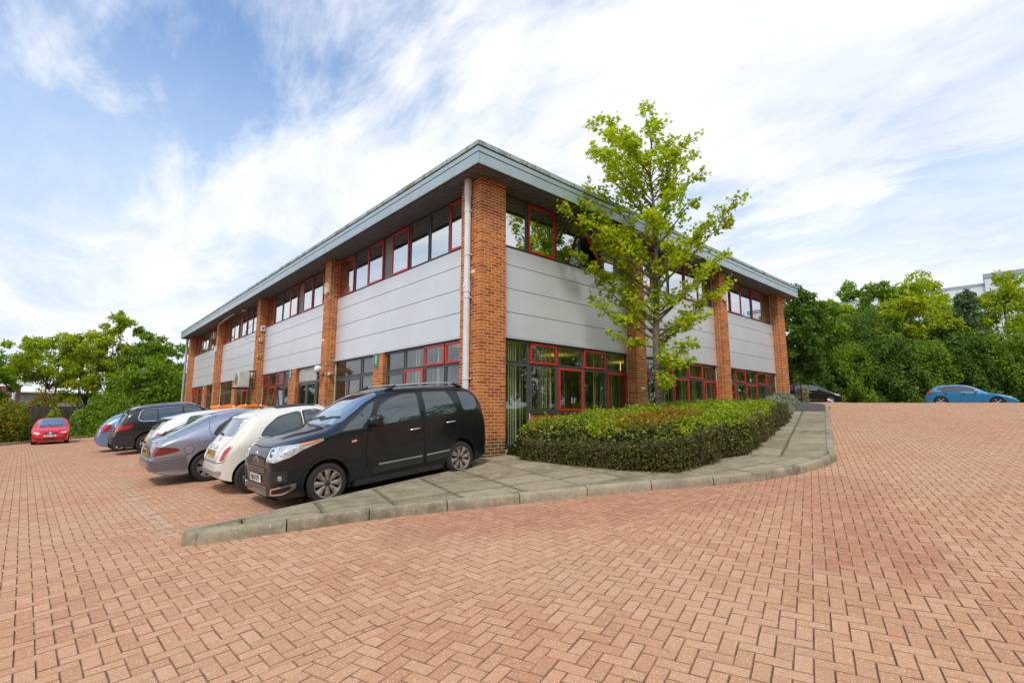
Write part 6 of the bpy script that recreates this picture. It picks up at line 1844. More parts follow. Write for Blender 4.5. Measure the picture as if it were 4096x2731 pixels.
# ------------------------------------------------------------------ the maple in front of the office
tb = np.array([5.26, -1.30, gz(5.26, -1.3) - .1])
maple = tag(empty('maple_tree', tuple(tb)), 'young maple with bright yellow-green leaves and slim grey trunk in the hedge', 'tree')
def rel(p): return tuple(np.asarray(p) - tb)
z0c = float(project(np.array([[5.26, -1.3, 1.1]]))[2][0])
trunk_px = [(2642, 1700), (2636, 1560), (2626, 1430), (2624, 1310), (2628, 1190), (2622, 1060), (2628, 930), (2612, 800), (2600, 690), (2606, 580), (2590, 500), (2580, 450)]
tpts = [tb] + [unproject(u, v, z0c + .04 * a) for a, (u, v) in enumerate(trunk_px)][1:]
trad = [.125, .108, .098, .09, .072, .055, .045, .036, .027, .019, .012, .006]
m = MB(); m.tube([rel(p) for p in tpts], trad, 12); m.build('trunk', M_BARK, maple, smooth=60)
def trunk_at(v):
    vs_ = np.array([q[1] for q in trunk_px]); us_ = np.array([q[0] for q in trunk_px])
    return np.array([np.interp(v, vs_[::-1], [p[a] for p in tpts][::-1]) for a in range(3)]), float(np.interp(v, vs_[::-1], us_[::-1])), float(np.interp(v, vs_[::-1], trad[::-1]))
tips = [(2578, 432), (2640, 485), (2520, 540), (2352, 488), (2338, 610), (2450, 555), (2715, 640), (2780, 618), (2815, 690), (2700, 560), (2985, 792), (2945, 880), (2920, 1010), (2840, 900), (2240, 826), (2300, 800), (2280, 905), (2290, 1010), (2345, 740), (2360, 1075),
        (2355, 1180), (2380, 1115), (2455, 1330), (2440, 1260), (2920, 1135), (2850, 1180), (2830, 1260), (2760, 1300), (2760, 1440), (2690, 1530), (2790, 1380), (2560, 640), (2640, 600), (2680, 740), (2490, 760), (2590, 860), (2420, 700), (2740, 960), (2550, 1010), (2670, 1080), (2470, 930), (2700, 1190), (2540, 1220), (2680, 1420), (2400, 880), (2860, 1060), (2790, 800), (2470, 1080), (2600, 1150), (2500, 640), (2660, 880), (2380, 980)]
br = MB(); lp_ = []
def add_branch(tip, v, u, deep):
    va = min(1500, v + 110 + .50 * abs(u - 2620) * (1.0 if v < 1150 else .55))
    if v > 1180: va = min(1480, v + 60)
    st, ut, rt_ = trunk_at(va)
    mid1 = st + (tip - st) * .35 + np.array([0, 0, -.05]) + rng.normal(0, .05, 3)
    mid2 = st + (tip - st) * .70 + np.array([0, 0, .12 * (1 if v < 1150 else -.6)]) + rng.normal(0, .05, 3)
    P = [st, mid1, mid2, tip]
    r0 = min(rt_ * .6, .038)
    br.tube([rel(p) for p in P], [r0, r0 * .65, r0 * .4, .004], 6)
    L_ = np.linalg.norm(tip - st)
    ns = int(7 + L_ * 6.5)
    for q in range(ns):
        s_ = .30 + .70 * (q + rng.random()) / ns
        a = min(int(s_ * 3), 2); f = s_ * 3 - a
        c_ = P[a] + (P[a + 1] - P[a]) * f
        d = rng.normal(0, 1, 3); d[2] = abs(d[2]) * .5 + .1; d /= np.linalg.norm(d)
        tl = rng.uniform(.16, .44) * (1.1 - .45 * s_)
        e_ = c_ + d * tl
        br.tube([rel(c_), rel(e_)], [.005, .002], 4, cap=False)
        for j in range(int(rng.integers(9, 14))):
            lp_.append(c_ + d * tl * rng.uniform(.35, 1.1) + rng.normal(0, .055, 3))
for (u, v) in tips:
    edge = abs(u - 2610) / 330
    dz_ = rng.normal(0, .45)
    add_branch(unproject(u, v, z0c + dz_), v, u, dz_)
    if rng.random() < .62 and edge < .85 and 520 < v < 1100:
        dz_ = rng.choice((-1, 1)) * rng.uniform(.6, 1.9 * (1 - .5 * edge)); u2 = u + rng.normal(0, 45); v2 = v + rng.normal(0, 50)
        add_branch(unproject(u2, v2, z0c + dz_), v2, u2, dz_)
# ivy-like shoots up the trunk
for q in range(260):
    v = rng.uniform(1330, 1560); st, ut, r_ = trunk_at(v); lp_.append(st + np.array([.14, -.06, 0]) + rng.normal(0, .07, 3))
br.build('branches', M_BARK, maple)
lp_ = np.array(lp_)
leaf_cloud('crown', lp_ - tb, .092, MAPLE, M_MAPLE, maple, (0, -.15, .75), .75, .9)

# ------------------------------------------------------------------ other trees
def tree(name, label, base, h, rx, crown0, mat, group, clumps=70, per=110, leaf=.28, trunk=.16, shape='round', tmpl=SPRAY, seed=None, lean=(0, 0), stems=1, leader=0.0):
    base = np.array(base, float)
    o = tag(empty(name, tuple(base)), label, 'tree', group)
    pts = []; bm_ = MB()
    ch = h - crown0
    top = np.array([lean[0], lean[1], h])
    for s_ in range(stems):
        off_ = rng.normal(0, .35 if stems > 1 else 0, 2)
        bm_.tube([(off_[0], off_[1], -.3), (off_[0] * 1.3 + lean[0] * .3, off_[1] * 1.3 + lean[1] * .3, crown0 + ch * .25), (off_[0] + lean[0] * .8, off_[1] + lean[1] * .8, crown0 + ch * .8)], [trunk, trunk * .7, trunk * .2], 8)
    for q in range(clumps):
        while True:
            d = rng.normal(0, 1, 3); d /= np.linalg.norm(d)
            if d[2] > -.75: break
        rr = rng.uniform(.45, 1.0)**.6
        if shape == 'cone':
            zf = rng.random()**1.2; ang = rng.uniform(0, 6.28); rad = rx * (1 - zf)**.8 * rng.uniform(.55, 1)
            c_ = np.array([rad * math.cos(ang), rad * math.sin(ang), crown0 + ch * zf])
        else:
            wob = 1 + .22 * math.sin(3 * math.atan2(d[1], d[0]) + base[0]) + .12 * math.sin(5 * d[2] + base[1])
            c_ = np.array([d[0] * rx * rr * wob, d[1] * rx * rr * wob, crown0 + ch * .5 + d[2] * ch * .5 * rr * (1 + .08 * wob)])
        c_[:2] += np.array(lean) * (c_[2] / h)
        cr_ = rng.uniform(.20, .38) * min(rx, ch * .5) * (.55 + .45 * rng.random())
        n = int(per * rng.uniform(.6, 1.3))
        g = rng.normal(0, 1, (n, 3)); g /= np.linalg.norm(g, axis=1)[:, None]; g *= cr_ * rng.uniform(.25, 1.0, (n, 1))**.5; g[:, 2] *= .72
        pts.append(c_ + g)
        if q % 3 == 0: bm_.tube([(lean[0] * .4, lean[1] * .4, crown0 * .9 + c_[2] * .1), tuple(c_ * np.array([.5, .5, .6]) + np.array([0, 0, crown0 * .3])), tuple(c_)], [trunk * .35, trunk * .2, .01], 5, cap=False)
    if leader:
        n = int(per * 3); zz_ = rng.random(n); pts.append(np.stack([rng.normal(0, .22, n) * (1.2 - zz_), rng.normal(0, .22, n) * (1.2 - zz_), h - .3 + leader * zz_], -1) + np.array([lean[0], lean[1], 0]))
    bm_.build('trunk', M_BARKD, o)
    leaf_cloud('crown', np.concatenate(pts), leaf, tmpl, mat, o, (0, -.1, .55), .9, .5)
    return o
def at(u, zc, v=1651):
    p = unproject(u, v, zc); return p[0], p[1], gz(p[0], p[1])
def height_for(u, vtop, zc): 
    return unproject(u, vtop, zc)[2] - gz(*unproject(u, vtop, zc)[:2])
GR = 'trees behind the top of the ramp'
for (u, vt, zc, wpx, c0, mat, lab, kw) in [
    (3215, 1150, 43, 230, 1.0, M_LEAF_C, 'dark green tree just right of the far end of the office', dict(clumps=95, per=150, leaf=.24)),
    (3395, 1178, 50, 170, 1.5, M_LEAF_A, 'fresh green tree between the dark tree and the tall pale-topped tree', dict(clumps=60, per=130, leaf=.27)),
    (3530, 1108, 53, 250, 1.5, M_LEAF_B, 'mid green tree left of the lime-green tree behind the ramp', dict(clumps=90, per=140, leaf=.28)),
    (3700, 1085, 51, 330, 1.2, M_LEAF_A, 'tallest broad tree behind the ramp, fresh green crown', dict(clumps=130, per=140, leaf=.29)),
    (3690, 1180, 46, 300, .8, M_LEAF_Y, 'lime-green tree in front of the tallest tree behind the ramp', dict(clumps=90, per=140, leaf=.27)),
    (3870, 1250, 45, 200, .5, M_LEAF_B, 'rounded mid green tree above the bright blue hatchback', dict(clumps=80, per=130, leaf=.26)),
    (3300, 1195, 46, 210, 1.0, M_LEAF_B, 'mid green tree filling the gap right of the dark tree', dict(clumps=80, per=130, leaf=.26)),
    (4075, 1095, 44, 300, .8, M_LEAF_A, 'leafy tree cut by the right edge in front of the warehouse', dict(clumps=110, per=130, leaf=.26)),
    (4260, 1150, 48, 300, .8, M_LEAF_B, 'mid green tree beyond the right edge of the ramp trees', dict(clumps=70, per=110, leaf=.30))]:
    tree('broadleaf_tree', lab, at(u, zc), height_for(u, vt, zc), wpx / 2 / 1994.6 * zc, c0, mat, GR, **kw)
tree('pine_tree', 'grey-green pine pointing up before the warehouse wall', at(3925, 43), height_for(3925, 1150, 43), 110 / 1994.6 * 43, 1.0, M_LEAF_P, GR, clumps=90, per=80, leaf=.24, shape='cone', tmpl=SPRAY)
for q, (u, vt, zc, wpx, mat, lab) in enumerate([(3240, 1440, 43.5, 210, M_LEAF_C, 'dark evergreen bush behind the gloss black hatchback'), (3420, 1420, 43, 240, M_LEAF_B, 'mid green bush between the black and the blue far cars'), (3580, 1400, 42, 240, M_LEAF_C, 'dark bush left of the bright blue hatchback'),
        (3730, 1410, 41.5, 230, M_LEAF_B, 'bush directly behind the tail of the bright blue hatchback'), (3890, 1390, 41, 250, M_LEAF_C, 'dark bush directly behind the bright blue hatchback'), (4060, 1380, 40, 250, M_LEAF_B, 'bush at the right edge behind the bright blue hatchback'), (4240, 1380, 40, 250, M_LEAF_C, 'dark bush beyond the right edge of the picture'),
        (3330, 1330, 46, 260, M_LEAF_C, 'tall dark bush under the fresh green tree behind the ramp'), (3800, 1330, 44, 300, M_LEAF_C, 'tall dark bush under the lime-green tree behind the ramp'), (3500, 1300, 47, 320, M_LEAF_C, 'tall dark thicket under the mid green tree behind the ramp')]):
    x, y, z = at(u, zc); h_ = height_for(u, vt, zc); rx_ = wpx / 2 / 1994.6 * zc
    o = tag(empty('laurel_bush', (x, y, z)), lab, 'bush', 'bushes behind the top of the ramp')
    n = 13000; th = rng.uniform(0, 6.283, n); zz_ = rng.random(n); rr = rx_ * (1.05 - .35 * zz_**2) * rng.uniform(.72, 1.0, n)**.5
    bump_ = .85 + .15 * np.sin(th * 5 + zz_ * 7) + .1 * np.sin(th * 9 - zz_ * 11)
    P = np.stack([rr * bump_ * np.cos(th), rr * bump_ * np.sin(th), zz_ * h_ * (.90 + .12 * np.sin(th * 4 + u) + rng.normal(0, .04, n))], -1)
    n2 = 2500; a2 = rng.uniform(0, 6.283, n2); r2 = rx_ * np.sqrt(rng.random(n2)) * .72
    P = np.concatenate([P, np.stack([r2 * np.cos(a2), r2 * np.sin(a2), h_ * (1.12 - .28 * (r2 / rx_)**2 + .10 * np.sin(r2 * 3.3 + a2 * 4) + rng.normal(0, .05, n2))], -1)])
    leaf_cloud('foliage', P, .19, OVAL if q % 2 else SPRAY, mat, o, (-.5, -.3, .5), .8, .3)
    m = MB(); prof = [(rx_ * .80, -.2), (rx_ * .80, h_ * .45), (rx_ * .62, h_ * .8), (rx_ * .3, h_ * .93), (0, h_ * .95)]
    m.lathe([(a_ * .86, b_2 * .92) for a_, b_2 in prof], 14, 'z'); m.build('dark_core', M_HCORE, o)  # solid dark core, added to stop the view through the leaves

GL = 'trees behind the timber fence'
for (u, vt, zc, wpx, c0, mat, lab, kw) in [
    (180, 1338, 42, 240, 3.6, M_LEAF_A, 'fresh green tree spreading behind the left part of the fence', dict(clumps=75, per=125, leaf=.20, stems=2, trunk=.09)),
    (335, 1330, 43, 210, 1.8, M_LEAF_Y, 'yellow-green tree in the middle behind the timber fence', dict(clumps=70, per=125, leaf=.20, stems=3, trunk=.08)),
    (440, 1265, 44, 190, 1.2, M_LEAF_A, 'taller tree with a thin pointed leader behind the timber fence', dict(clumps=70, per=125, leaf=.20, leader=.9, stems=2, trunk=.09)),
    (565, 1325, 45, 200, 1.2, M_LEAF_B, 'darker tree between the pointed tree and the end of the office', dict(clumps=75, per=125, leaf=.21, stems=2, trunk=.1)),
    (668, 1370, 47, 160, .8, M_LEAF_B, 'mid green tree touching the far left end of the office', dict(clumps=70, per=125, leaf=.21, trunk=.12)),
    (600, 1450, 42, 260, .3, M_LEAF_B, 'dark low tree above the charcoal sport utility car', dict(clumps=80, per=125, leaf=.24, trunk=.2)),
    (30, 1418, 80, 230, 1.5, M_LEAF_C, 'dark tree far behind the white roofed shed', dict(clumps=70, per=110, leaf=.40)),
    (-115, 1385, 36, 200, 1.5, M_LEAF_B, 'tree whose branch tips reach in at the left edge', dict(clumps=60, per=110, leaf=.24))]:
    tree('broadleaf_tree', lab, at(u, zc), height_for(u, vt, zc), wpx / 2 / 1994.6 * zc, c0, mat, GL, **kw)
def shrub(u, v0, vt, zc, wpx, mat, lab, n=3500, leaf=.11, mat2=None, core=True):
    x, y, z = at(u, zc); h_ = unproject(u, vt, zc)[2] - z; rx_ = wpx / 2 / 1994.6 * zc
    o = tag(empty('shrub', (x, y, z)), lab, 'shrub', 'shrubs in the planting bed')
    th = rng.uniform(0, 6.283, n); ph = np.arccos(rng.uniform(-.1, 1, n)); rr = rng.uniform(.6, 1.05, n)**.5 * (1 + .18 * np.sin(3 * th + u) * np.sin(ph * 4))
    P = np.stack([rx_ * rr * np.sin(ph) * np.cos(th), rx_ * rr * np.sin(ph) * np.sin(th), h_ * np.maximum(rr * np.cos(ph), .02)], -1)
    k_ = int(n * .3) if mat2 else 0
    leaf_cloud('foliage', P[k_:], leaf, OVAL, mat, o, (0, -.3, .5), .9, .2)
    if mat2: leaf_cloud('foliage', P[:k_] * 1.03, leaf, OVAL, mat2, o, (0, -.3, .5), .9, .2)
    m = MB()
    for q in range(14):
        a = rng.uniform(0, 6.28); m.tube([(0, 0, -.05), (rx_ * .4 * math.cos(a), rx_ * .4 * math.sin(a), h_ * .5), (rx_ * .8 * math.cos(a), rx_ * .8 * math.sin(a), h_ * rng.uniform(.6, .95))], [.02, .012, .004], 5)
    m.build('stems', M_TWIG, o)
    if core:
        m = MB(); m.lathe([(rx_ * .72, -.1), (rx_ * .70, h_ * .35), (rx_ * .5, h_ * .62), (0, h_ * .75)], 12, 'z'); m.build('dark_core', M_HCORE, o)  # closed dark core added behind the leaves, not modelled branches
    return o
shrub(430, 1735, 1585, 36.8, 210, M_LEAF_B, 'large glossy green shrub right of the red hatchback', 9000, .18)
shrub(378, 1735, 1655, 36.0, 90, M_LEAF_C, 'low dark shrub at the foot of the large glossy shrub', 3000, .16)
shrub(40, 1770, 1612, 31.2, 150, M_LEAF_B, 'tall mixed shrub at the left edge with bronze leaves', 6000, .15, M_LEAF_O)
shrub(-20, 1770, 1640, 30.2, 110, M_LEAF_O, 'bronze-leaved shrub cut by the left edge', 3500, .15, M_LEAF_B)
shrub(88, 1770, 1690, 31.4, 90, M_LEAF_C, 'dark green shrub beside the red hatchback', 4000, .14)
shrub(215, 1735, 1640, 35.4, 70, M_LEAF_Y, 'thin yellow-green shrub against the fence behind the red hatchback', 1200, .14, None, False)
shrub(165, 1640, 1565, 40, 120, M_LEAF_O, 'bronze shrub showing over the top of the fence', 2500, .19, M_LEAF_B)
shrub(490, 1735, 1640, 40, 120, M_LEAF_B, 'green shrub behind the pale blue hatchback', 4500, .17)

# ------------------------------------------------------------------ hedge along the right elevation
def bed_h(x, y):
    d = dist_poly(BED, x, y)
    h_ = np.interp(x, [.3, .6, 1.2, 3, 7, 9, 11, 14, 18], [.50, .62, .74, .80, .76, .68, .60, .60, .60])
    return h_ * (1 - np.exp(-(d + .02) / .10)) * (1 + .07 * np.sin(x * 3.1 + 1) * np.sin(y * 2.7) + .05 * np.sin(x * 7.3 + y * 5.1) + .035 * np.sin(x * 13.1 - y * 11.7))
def bed_ground(x, y): return G0(x, y) + .05
def sample_bed(n, x0, x1):
    outp = []
    while sum(len(o_) for o_ in outp) < n:
        x = rng.uniform(x0, x1, n * 4); y = rng.uniform(-4.6, -.45, n * 4)
        k_ = inside(BED, x, y); outp.append(np.stack([x[k_], y[k_]], -1))
    return np.concatenate(outp)[:n]
def bed_sides(n, x0, x1):
    edge = BED[1:12]; P = []
    seg_ = [(np.array(edge[a]), np.array(edge[a + 1])) for a in range(len(edge) - 1)]
    Ls = np.array([np.linalg.norm(b_ - a) for a, b_ in seg_]); pr = Ls / Ls.sum()
    idx = rng.choice(len(seg_), n, p=pr)
    for i_ in idx:
        a, b_ = seg_[i_]; q = a + (b_ - a) * rng.random(); d = b_ - a; nr = np.array([-d[1], d[0]]) / np.linalg.norm(d)
        P.append(q + nr * (rng.random()**2 * .16 - .04))
    P = np.array(P); k_ = (P[:, 0] > x0) & (P[:, 0] < x1)
    return P[k_]
hedge = tag(empty('hedge', (3.0, -3.0, float(G0(3, -3)))), 'clipped hedge with dark sides and lime and bronze top under the maple', 'hedge')
hb = np.array([3.0, -3.0, float(G0(3, -3))])
S = bed_sides(52000, 0, 10.2); sz = bed_ground(S[:, 0], S[:, 1]) + .02 + rng.random(len(S))**.8 * (np.interp(S[:, 0], [.3, .6, 1.2, 3, 7, 10.5], [.46, .56, .66, .71, .67, .60]))
bulge = .05 * np.sin((sz - bed_ground(S[:, 0], S[:, 1])) * 4)
PS = np.column_stack([S, sz]) + rng.normal(0, .03, (len(S), 3)) + np.stack([np.zeros(len(S)), .05 * np.sin(S[:, 0] * 5 + sz * 7) + .04 * np.sin(S[:, 0] * 11 - sz * 13), np.zeros(len(S))], -1)
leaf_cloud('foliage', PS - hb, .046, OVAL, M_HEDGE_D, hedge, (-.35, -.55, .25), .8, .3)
Tp = sample_bed(34000, .25, 10.2); tz = bed_ground(Tp[:, 0], Tp[:, 1]) + bed_h(Tp[:, 0], Tp[:, 1]) + rng.normal(0, .03, len(Tp)) + np.where(rng.random(len(Tp)) < .12, rng.random(len(Tp)) * .12, 0)
nz_ = np.sin(Tp[:, 0] * 1.7 + 1) * np.sin(Tp[:, 1] * 2.3 + Tp[:, 0]) + rng.normal(0, .35, len(Tp))
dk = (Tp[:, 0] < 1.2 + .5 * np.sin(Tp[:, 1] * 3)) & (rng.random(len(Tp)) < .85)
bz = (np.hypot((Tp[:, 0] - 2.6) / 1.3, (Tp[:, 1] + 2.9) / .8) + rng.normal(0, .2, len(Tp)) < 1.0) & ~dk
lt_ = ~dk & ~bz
TT = np.column_stack([Tp, tz])
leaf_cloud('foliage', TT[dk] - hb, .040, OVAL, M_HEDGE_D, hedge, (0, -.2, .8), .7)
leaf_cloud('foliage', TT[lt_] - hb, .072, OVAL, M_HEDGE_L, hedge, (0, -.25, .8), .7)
leaf_cloud('foliage', TT[bz] - hb, .068, OVAL, M_LEAF_O, hedge, (0, -.25, .8), .7)
# lime growth spilling over the front
S2 = bed_sides(14000, 1.6, 6.6); z2 = bed_ground(S2[:, 0], S2[:, 1]) + np.interp(S2[:, 0], [0, 1, 3, 7, 10.5], [.60, .66, .74, .70, .60]) - rng.random(len(S2))**1.6 * .42
k_ = rng.random(len(S2)) < .5 + .5 * np.sin(S2[:, 0] * 2.4)
P2 = np.column_stack([S2, z2])[k_]
leaf_cloud('foliage', P2 + rng.normal(0, .03, P2.shape) - hb, .058, OVAL, M_HEDGE_L, hedge, (-.2, -.5, .5), .8)
m = MB()
for q in range(420):
    p_ = S[rng.integers(len(S))]
    if p_[1] < -.5:
        z_ = float(bed_ground(*p_)); a = rng.normal(0, .10, 2)
        m.tube([(p_[0] - hb[0], p_[1] - hb[1], z_ - hb[2]), (p_[0] + a[0] - hb[0], p_[1] + a[1] - hb[1], z_ + rng.uniform(.2, .7) - hb[2])], [.006, .003], 4, cap=False)
m.build('twigs', M_TWIG, hedge)
def core_poly(x0, x1, parent, org, dh=.10):  # solid dark filler added under the hedge leaves to block see-through
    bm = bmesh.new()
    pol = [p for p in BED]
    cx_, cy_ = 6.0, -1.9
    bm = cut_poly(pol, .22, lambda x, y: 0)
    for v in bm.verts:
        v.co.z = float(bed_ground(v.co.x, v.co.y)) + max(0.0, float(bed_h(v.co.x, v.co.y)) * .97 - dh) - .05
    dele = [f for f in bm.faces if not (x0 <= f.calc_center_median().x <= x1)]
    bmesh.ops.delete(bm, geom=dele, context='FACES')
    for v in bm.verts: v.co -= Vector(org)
    me = bpy.data.meshes.new('dark_core'); bm.to_mesh(me); bm.free(); me.materials.append(M_HCORE)
    return link(bpy.data.objects.new('dark_core', me), parent)
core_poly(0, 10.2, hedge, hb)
for q, (x, lab, fl) in enumerate(((11.0, 'brown and silver shrub at the end of the hedge', 0), (12.6, 'silver-leaved lavender bush beside the footpath', 1), (14.2, 'second silver lavender bush nearer the far pillar', 1), (15.9, 'grey-green lavender bush at the foot of the far pillar', 1), (17.5, 'last low lavender bush by the end of the office', 1))):
    yb = float(np.interp(x, [10.5, 14.1, 18.2], [-2.68, -1.64, -.55])); y = yb + .62
    o = tag(empty('lavender_bush', (x, y, float(G0(x, y)) + .05)), lab, 'shrub', 'lavender bushes along the footpath')
    n = 5200; th = rng.uniform(0, 6.283, n); ph = np.arccos(rng.uniform(0, 1, n)); rr = rng.uniform(.75, 1.05, n)
    P = np.stack([.95 * rr * np.sin(ph) * np.cos(th), .62 * rr * np.sin(ph) * np.sin(th), .66 * rr * np.cos(ph)], -1)
    leaf_cloud('foliage', P, .085, NEEDLE if False else OVAL, M_LAV if fl else M_HEDGE_D, o, (0, -.2, .6), .8, -.8)
    m = MB()
    for j in range(60):
        a = rng.uniform(0, 6.28); r_ = rng.uniform(.5, 1); m.tube([(0, 0, -.05), (.9 * r_ * math.cos(a), .6 * r_ * math.sin(a), .55 * rng.uniform(.3, 1))], [.008, .003], 4, cap=False)
    m.build('stems', M_TWIG, o)
    m = MB(); m.lathe([(.62, -.1), (.60, .2), (.4, .42), (0, .5)], 12, 'z'); q_ = m.build('dark_core', M_HCORE, o); q_.scale = (1.2, .8, 1)  # dark core added so the bush is not see-through
x, y = 21.2, .25
o = tag(empty('flowering_shrub', (x, y, ptop(19.6, .3))), 'yellow-flowered shrub beside the black handrail', 'shrub')
n = 3000; th = rng.uniform(0, 6.283, n); zz_ = rng.random(n)
P = np.stack([.26 * np.cos(th) * rng.uniform(.6, 1, n), .26 * np.sin(th) * rng.uniform(.6, 1, n), zz_ * .80], -1)
leaf_cloud('foliage', P, .08, OVAL, M_LAV, o); leaf_cloud('flowers', P[:200] * 1.08, .07, OVAL, simple('yellow_petal', (.62, .42, .02), .6), o)

# ================================================================== FENCE AND FAR BUILDINGS
def timber(name, a, b_):
    m, t, b = nodes_of(name)
    rv = rand_value(t); g = noise_fac(t, 8, 6, .7, 'World', stretch=(1, 1, .12), lo=.3, hi=.7)
    t.links.new(mixc(t, g, mixc(t, rv, a, b_), tuple(c_ * .55 for c_ in a)), b.inputs['Base Color']); b.inputs['Roughness'].default_value = .9
    return m
M_TIMBER = timber('weathered_timber', (.19, .155, .105), (.32, .265, .185))
fa, fb = np.array([-16.6, 28.5]), np.array([-3.4, 46.2]); fd = (fb - fa) / np.linalg.norm(fb - fa); fl_ = np.linalg.norm(fb - fa)
fence = tag(empty('timber_fence', (fa[0], fa[1], gz(*fa))), 'weathered vertical board fence behind the red hatchback', 'fence')
fz = gz(*fa); bw = .145
plank = None
for q in range(int(fl_ / bw)):
    p_ = fa + fd * bw * (q + .5); z_ = gz(*p_)
    if plank is None:
        m = MB(); m.box((-.070, -.011, 0), (.070, .011, 2.26)); plank = m.build('plank', M_TIMBER, fence, bevel=.003); o = plank
    else: o = inst(plank, fence)
    o.location = (p_[0] - fa[0] + (.012 if q % 2 else 0), p_[1] - fa[1] - (.02 if q % 2 else 0), z_ - fz - .02 + random.gauss(0, .008)); o.rotation_euler = (0, random.gauss(0, .006), math.atan2(fd[1], fd[0]))
post = None
for q in range(int(fl_ / 2.4) + 1):
    p_ = fa + fd * 2.4 * q + np.array([-fd[1], fd[0]]) * .07
    if post is None:
        m = MB(); m.box((-.05, -.05, 0), (.05, .05, 2.28)); post = m.build('post', M_TIMBER, fence); o = post
    else: o = inst(post, fence)
    o.location = (p_[0] - fa[0], p_[1] - fa[1], gz(*p_) - fz - .02)
kerb = tag(empty('kerb'), 'concrete kerb edging the planting bed behind the red hatchback', kind='structure')
ka, kb = np.array([-13.6, 26.2]), np.array([-1.5, 42.4]); kd = (kb - ka) / np.linalg.norm(kb - ka); kn = np.array([-kd[1], kd[0]])
ks = None
for q in range(int(np.linalg.norm(kb - ka) / .915)):
    p_ = ka + kd * .915 * (q + .5)
    if ks is None:
        m = MB(); m.prism([(-.0625, -.2), (-.0625, .09), (-.04, .115), (.0625, .115), (.0625, -.2)], -.453, .453, 'x'); ks = m.build('kerbstone', M_KERB, kerb); o = ks
    else: o = inst(ks, kerb)
    o.location = (p_[0], p_[1], gz(*p_)); o.rotation_euler = (0, 0, math.atan2(kd[1], kd[0]))
# raised soil of the planting bed
bm = cut_poly([tuple(ka + kn * .06), tuple(kb + kn * .06), tuple(kb + kn * 14), tuple(ka + kn * 14)], 2.0, lambda x, y: gz(x, y) + .09)
me = bpy.data.meshes.new('planting_soil'); bm.to_mesh(me); bm.free(); me.materials.append(simple('soil_litter', (.10, .075, .045), .95, var=.5, vscale=9, bumps=.6))
tag(link(bpy.data.objects.new('planting_soil', me)), 'leaf-littered soil of the bed in front of the timber fence', kind='structure')

# shed with a white roof
M_SHEDR = simple('white_roof_sheet', (.80, .78, .70), .5, var=.05); M_SHEDW = simple('olive_wall_sheet', (.25, .25, .19), .6, var=.06)
def quadbox(name, P, z0, z1, mat, parent, depth):
    """wall from P[0] to P[1] (xy), running back by depth"""
    a, b_ = np.array(P[0]), np.array(P[1]); d = (b_ - a) / np.linalg.norm(b_ - a); n = np.array([-d[1], d[0]])
    m = MB(); m.prism([tuple(a), tuple(b_), tuple(b_ + n * depth), tuple(a + n * depth)], z0, z1); return m.build(name, mat, parent)
A_ = unproject(-160, 1651, 60)[:2]; B_ = unproject(640, 1651, 75)[:2]
shed = tag(empty('storage_shed'), 'long low shed with a white sheet roof behind the left trees', 'building')
quadbox('wall', (A_, B_), -1, 3.85, M_SHEDW, shed, 16)
d = (B_ - A_) / np.linalg.norm(B_ - A_); n = np.array([-d[1], d[0]])
m = MB(); e0, e1 = A_ - n * .5 - d * .4, B_ - n * .5 + d * .4
ze, zr = 3.85, 6.6
m.add([(*e0, ze), (*e1, ze), (*(e1 + n * 9), zr), (*(e0 + n * 9), zr), (*(e1 + n * 18), ze), (*(e0 + n * 18), ze), (*e0, ze - .15), (*e1, ze - .15)], [(0, 1, 2, 3), (3, 2, 4, 5), (6, 7, 1, 0), (0, 3, 5), (1, 4, 2)])
rf_ = m.build('roof', M_SHEDR, shed)
M_SKYL = simple('roof_light', (.42, .42, .38), .4)
for t0 in (.12, .24, .55):
    a = e0 + (e1 - e0) * t0; b_ = e0 + (e1 - e0) * (t0 + .07)
    m = MB(); m.add([(*(a + n * 2.5), ze + (zr - ze) * 2.5 / 9 + .02), (*(b_ + n * 2.5), ze + (zr - ze) * 2.5 / 9 + .02), (*(b_ + n * 6.5), ze + (zr - ze) * 6.5 / 9 + .02), (*(a + n * 6.5), ze + (zr - ze) * 6.5 / 9 + .02)], [(0, 1, 2, 3)]); m.build('roof_light', M_SKYL, rf_)
A2 = unproject(-200, 1651, 52)[:2]; B2 = unproject(36, 1651, 53)[:2]
bs = tag(empty('brick_store'), 'dark red-brown store with white corner trim at the left edge', 'building')
quadbox('wall', (A2, B2), -1, 3.9, simple('plum_cladding', (.17, .045, .055), .6, var=.3, vscale=3), bs, 1.2)
d2 = (B2 - A2) / np.linalg.norm(B2 - A2)
quadbox('corner_trim', (B2 + d2 * .02, B2 + d2 * .14), -1, 3.8, M_PIPE_W, bs, .3)
quadbox('eaves_trim', (A2 - d2 * .1 - np.array([-d2[1], d2[0]]) * .1, B2 + d2 * .1 - np.array([-d2[1], d2[0]]) * .1), 3.9, 4.1, M_PIPE_W, bs, 1.4)
quadbox('window', (B2 - d2 * 2.4 - np.array([-d2[1], d2[0]]) * .02, B2 - d2 * .7 - np.array([-d2[1], d2[0]]) * .02), 2.3, 2.9, M_REARG, bs, .1)

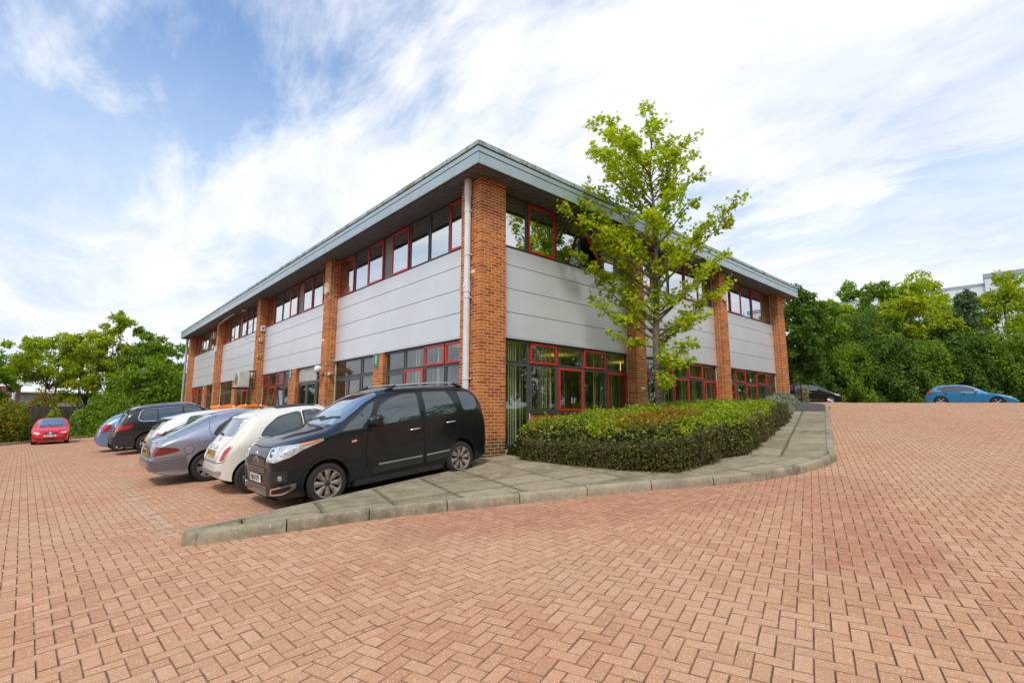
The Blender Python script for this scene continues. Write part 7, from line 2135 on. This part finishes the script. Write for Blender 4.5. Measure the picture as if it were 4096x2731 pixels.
# warehouse behind the right trees
wh = tag(empty('warehouse'), 'tall white warehouse with grey parapet and dark band behind the right trees', 'building')
zc1 = 66; P1 = unproject(4010, 1651, zc1)[:2]; P2_ = unproject(3300, 1651, zc1 * 1.215)[:2]; ztop = unproject(4010, 1112, zc1)[2]
dw = (P1 - P2_) / np.linalg.norm(P1 - P2_)
M_WHW = simple('white_cladding', (.74, .77, .80), .45, metal=.05, var=.03, vscale=.3); M_WHG = simple('grey_parapet', (.36, .37, .40), .5); M_WHB = simple('blue_grey_band', (.13, .155, .20), .5)
quadbox('wall', (P2_, P1), 0, ztop - .5, M_WHW, wh, 25)
quadbox('parapet', (P2_ - dw * .05, P1), ztop - .5, ztop, M_WHG, wh, 24.8)
nw = np.array([-dw[1], dw[0]])
quadbox('band', (P2_ - nw * .06, P1 - nw * .06), ztop - 3.55, ztop - 2.75, M_WHB, wh, .3)
for q in range(5): quadbox('cladding_rib', (P2_ - nw * .05, P1 - nw * .05), ztop - 4.3 - q * .65, ztop - 4.22 - q * .65, M_WHG, wh, .2)
P3_ = P1 + dw * 26
quadbox('wall', (P1 + dw * .01 - nw * .4, P3_ - nw * .4), 0, ztop + .55, M_WHW, wh, 25)
quadbox('parapet', (P1 - dw * .1 - nw * .5, P3_ - nw * .5), ztop + .55, ztop + 1.15, M_WHG, wh, 24.8)
quadbox('band', (P1 + dw * .2 - nw * .46, P3_ - nw * .46), ztop - 3.55, ztop - 2.75, M_WHB, wh, .3)

# woods round the site that only the windows and car panels mirror
def mass(pts, h, name, label, mat, n=9000, leaf=.42):
    P = []
    for (x, y) in pts:
        k2 = n // len(pts); c_ = np.array([x, y, gz(x, y)])
        d = rng.normal(0, 1, (k2, 3)); d /= np.linalg.norm(d, axis=1)[:, None]; r_ = rng.uniform(.5, 1, (k2, 1))**.5
        hh = h * rng.uniform(.7, 1.15)
        P.append(c_ + np.array([0, 0, hh * .5]) + d * r_ * np.array([3.4, 3.4, hh * .5]))
    P = np.concatenate(P); P = P[P[:, 2] > gz(*pts[0]) - .5]
    o = leaf_cloud(name, P, leaf, SPRAY, mat, None, (0, 0, .5), .9); return tag(o, label, kind='stuff')
mass([(x, -25 + 2.5 * math.sin(x)) for x in np.arange(-30, 50, 4.5)], 13.0, 'treeline', 'row of trees along the far side of the forecourt, mirrored in the ground floor glass', M_LEAF_B, 30000, .5)
mass([(-34 + 2 * math.sin(y), y) for y in np.arange(-16, 60, 4.5)], 6.5, 'treeline', 'row of trees across the car park, mirrored in the entrance glass', M_LEAF_C, 14000)

mass([(50, -12), (54, -17), (57, -22), (61, -27), (66, -31), (72, -34), (79, -36), (86, -37)], 11.0, 'treeline', 'unseen trees added beyond the ramp to darken the ground floor window reflections', M_LEAF_B, 16000, .5)  # added out of view so the farther panes mirror foliage, not bright sky
